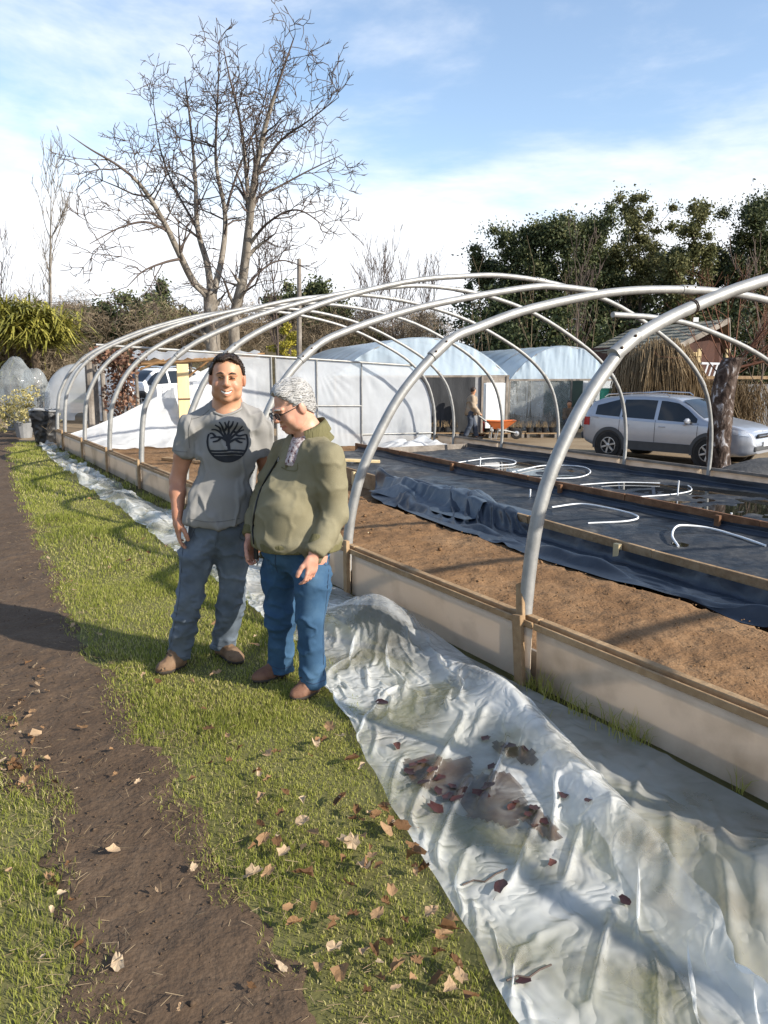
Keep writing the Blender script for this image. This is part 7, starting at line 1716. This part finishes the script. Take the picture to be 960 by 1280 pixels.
# plants wrapped in clear film
for i, (px, py, rx, rz, lb) in enumerate([(22, 488, .42, .75, 'tall plant wrapped in clear film at the left end of the path'), (44, 492, .34, .65, 'shorter film wrapped plant beside the tall wrapped one')]):
    c = PY(px, py, 19.5); b = np.array([c[0], c[1], 0]); t = thing('wrapped_plant', b, lb, 'wrapped plant', 'film wrapped plants')
    th, ph = np.meshgrid(np.linspace(0, 2 * math.pi, 40), np.linspace(.05, 2.75, 24), indexing='ij'); n3 = np.stack([np.sin(ph) * np.cos(th), np.sin(ph) * np.sin(th), np.cos(ph)], -1)
    rr = 1 + .16 * fbm(n3[..., 0], n3[..., 1], n3[..., 2] + i, 1.7) + .05 * np.abs(fbm(n3[..., 0], n3[..., 1], n3[..., 2], 5)); rr[-1] = rr[0]
    mesh('film_cover', c + n3 * rr[..., None] * [rx, rx, rz], gridfaces(40, 24), M['filmclear'], t, True)
    A = branching([(np.array([b, b + [.05, 0, .7], c + [0, 0, .3]]), .03, .01)], rg, [.12, .1], .5, 2, rmin=.006, lens=[.4, .2]); V, Fq = sticks(*A); mesh('stems', V, Fq, M['twig'], t)
# pale shrub in pots before them
c = PY(28, 515, 18.0); b = np.array([c[0], c[1], 0]); t = thing('potted_shrub', b, 'pale yellow leaved potted shrub before the wrapped plants', 'shrub')
V, Fq, tt = leafcloud([(c + [rg.normal(0, .28), rg.normal(0, .15), rg.normal(.1, .22)], (.2, .2, .2), 120) for _ in range(12)], .07, rg, .5); mesh('leaves', V, Fq, M['yellowpale'], t, attr={'tint': tt})
m = MB(); m.lathe(b, [(.16, 0), (.22, .35), (.23, .36), (.19, .34)], 14); m.build('pot', M['greyplastic'], t)
p = GZ(22, 538) + np.array([0, .2, 0]); cr_ = thing('plastic_crate', p, 'grey slatted plastic crate on the path edge below the wrapped plants', 'crate')
for k in range(5): m = MB(); m.box(p + [0, -.14, .04 + k * .055], (.52, .02, .034)); m.build('slat', M['greyplastic'], cr_)
for dx in (-.26, .26): m = MB(); m.box(p + [dx, 0, .15], (.02, .30, .28)); m.build('end_panel', M['greyplastic'], cr_)
m = MB(); m.box(p + [0, .14, .15], (.50, .02, .27)); m.build('back_panel', M['greyplastic'], cr_); m = MB(); m.box(p + [0, 0, .012], (.50, .27, .02)); m.build('base', M['greyplastic'], cr_)
p = GZ(54, 556); p = p + np.array([-.05, .3, 0]); bn = thing('black_bin', p, 'black plastic bin with ragged rim at the far end of the tunnel', 'bin')
S = SDF(p + [-.5, -.5, -.02], p + [.5, .5, 1.0], .02); S.rc(p + [0, 0, .12], p + [0, 0, .62], .24, .30, .02); S.rc(p + [0, 0, .45], p + [0, 0, .95], .22, .27, .01, True); S.cut(p, (0, 0, -1)); S.cut(p + [0, 0, .72], (0, 0, 1)); put(S, 'tub', M['black'], bn, 1, [(.02, 4, (1, 1, 1), 4)])
m = MB(); a = np.linspace(0, 2 * math.pi, 25); m.tube(p + np.stack([.30 * np.cos(a), .30 * np.sin(a), .72 + .02 * np.sin(3 * a)], 1), .022, 6, False); m.build('rim', M['greyplastic'], bn, True)
A = branching([(np.array([p + [.15, -.28, 0], p + [.17, -.3, .25], p + [.22, -.35, .5]]), .008, .004) for _ in range(4)], rg, [.1, .1], .5, 1, rmin=.003, lens=[.2]); V, Fq = sticks(*A); t = mesh('dry_stalks', V, Fq, M['straw'], None, attr={'tint': np.full(len(V), .8)}); tag(t, 'dry pale stalks standing against the black bin', 'stalks')
# posts and dry vine
for i, (px, yb, yt, Y, lb) in enumerate([(112, 545, 452, 18.0, 'thick grey post left of the dry vine'), (120, 540, 448, 19.0, 'thin post just behind the thick grey post'), (129, 540, 450, 19.5, 'grey post carrying the dry vine'), (150, 535, 470, 21, 'post hidden in the dry vine leaves')]):
    q = PY(px, 500, Y); m = MB(); m.tube([[q[0], Y, -.1], [q[0] + .03, Y, PY(px, yt, Y)[2]]], [.085 if i == 0 else .06] * 2, 8); tag(m.build('wooden_post', M['woodgrey']), lb, 'post', 'posts behind the left hoops')
c = PY(152, 478, 18.5); b = np.array([c[0], c[1], 0]); t = thing('dry_vine', b, 'dry red brown vine hanging behind the left hoops', 'vine')
V, Fq, tt = leafcloud([(PY(rg.normal(152, 9) - (y - 480) * .05, y, 18.5 + rg.normal(0, .15)), (.22, .2, .16), 26) for y in np.linspace(440, 512, 34)] + [(PY(rg.uniform(118, 150), rg.uniform(438, 455), 18.5), (.2, .2, .12), 22) for _ in range(9)], .10, rg, .7); mesh('leaves', V, Fq, M['vineleaf'], t, attr={'tint': tt})
A = branching([(np.array([b, PY(154, 500, 18.5), PY(150, 460, 18.5), PY(128, 444, 18.5)]), .03, .012), (np.array([b, PY(160, 500, 18.5), PY(158, 450, 18.5)]), .025, .01)], rg, [.25], .3, 1, rmin=.005, lens=[.5]); V, Fq = sticks(*A); mesh('stems', V, Fq, M['twig'], t)
# lean-to shelter of poles and film
c = PY(235, 470, 23); ls = thing('pole_shelter', np.array([c[0], 23, 0]), 'low shelter of brown poles with a film roof behind the tunnel', 'shelter')
for i in range(9):
    a_, b_ = PY(170 + i * 3, 456 - i * .8, 22.0 + i * .25), PY(315 + i * 2, 447 - i * .6, 21.5 + i * .35); m = MB(); m.tube([a_, (a_ + b_) / 2 + [0, 0, .03 * math.sin(i)], b_], .03, 6); m.build('pole', M['polewood'], ls)
for px, Y in ((172, 21.8), (240, 22.2), (318, 21.6)): q = PY(px, 500, Y); m = MB(); m.tube([[q[0], Y, 0], [q[0], Y, PY(px, 452, Y)[2]]], .05, 7); m.build('post', M['woodgrey'], ls)
P = [[PY(x, y, Yq) + [0, 0, .05 * math.sin(x * .3)] for x in np.linspace(165, 325, 24)] for y, Yq in ((449, 22), (444, 23.5), (439, 25.5))]; m = MB(); m.grid(P); m.build('roof_film', M['filmC'], ls, True)
for s_, (xa, ya, xb, yb) in enumerate(((262, 450, 228, 476), (175, 462, 205, 450))): m = MB(); m.tube([PY(xa, ya, 21.9), PY(xb, yb, 21.9)], .028, 6); m.build('brace', M['polewood'], ls)
# fresh board standing in the tunnel
v0, z0 = HP(K8, 224, 530); v1, z1 = HP(K8, 220, 455); q0 = T(v0, WE - .5, z0 - .35); q1 = T(v1, WE - .5, z1)
sb = thing('upright_board', q0, 'fresh yellow pine board standing upright against the fallen film', 'board')
m = MB(); m.bar(q0, q1, .26, .035, up=AX, bev=.004); m.build('plank', M['woodnew'], sb)
m = MB(); m.bar(q0 * .45 + q1 * .55 - AX * .022 - BX * .135, q0 * .45 + q1 * .55 - AX * .022 + BX * .135, .02, .03); m.build('strap', M['rust'], sb)
# loose planks on the tunnel floor near the end
for i, (pa, pb_, lb) in enumerate((((205, 573), (330, 585), 'brown plank lying on the soil behind the smiling man'), ((430, 575), (475, 577), 'pale plank end lying beside the far bed'))):
    a_, b_ = GS(*pa, .04), GS(*pb_, .04); m = MB(); m.bar(a_, b_, .16, .05, bev=.004); tag(m.build('loose_plank', M['wood'] if i == 0 else M['woodnew']), lb, 'plank')
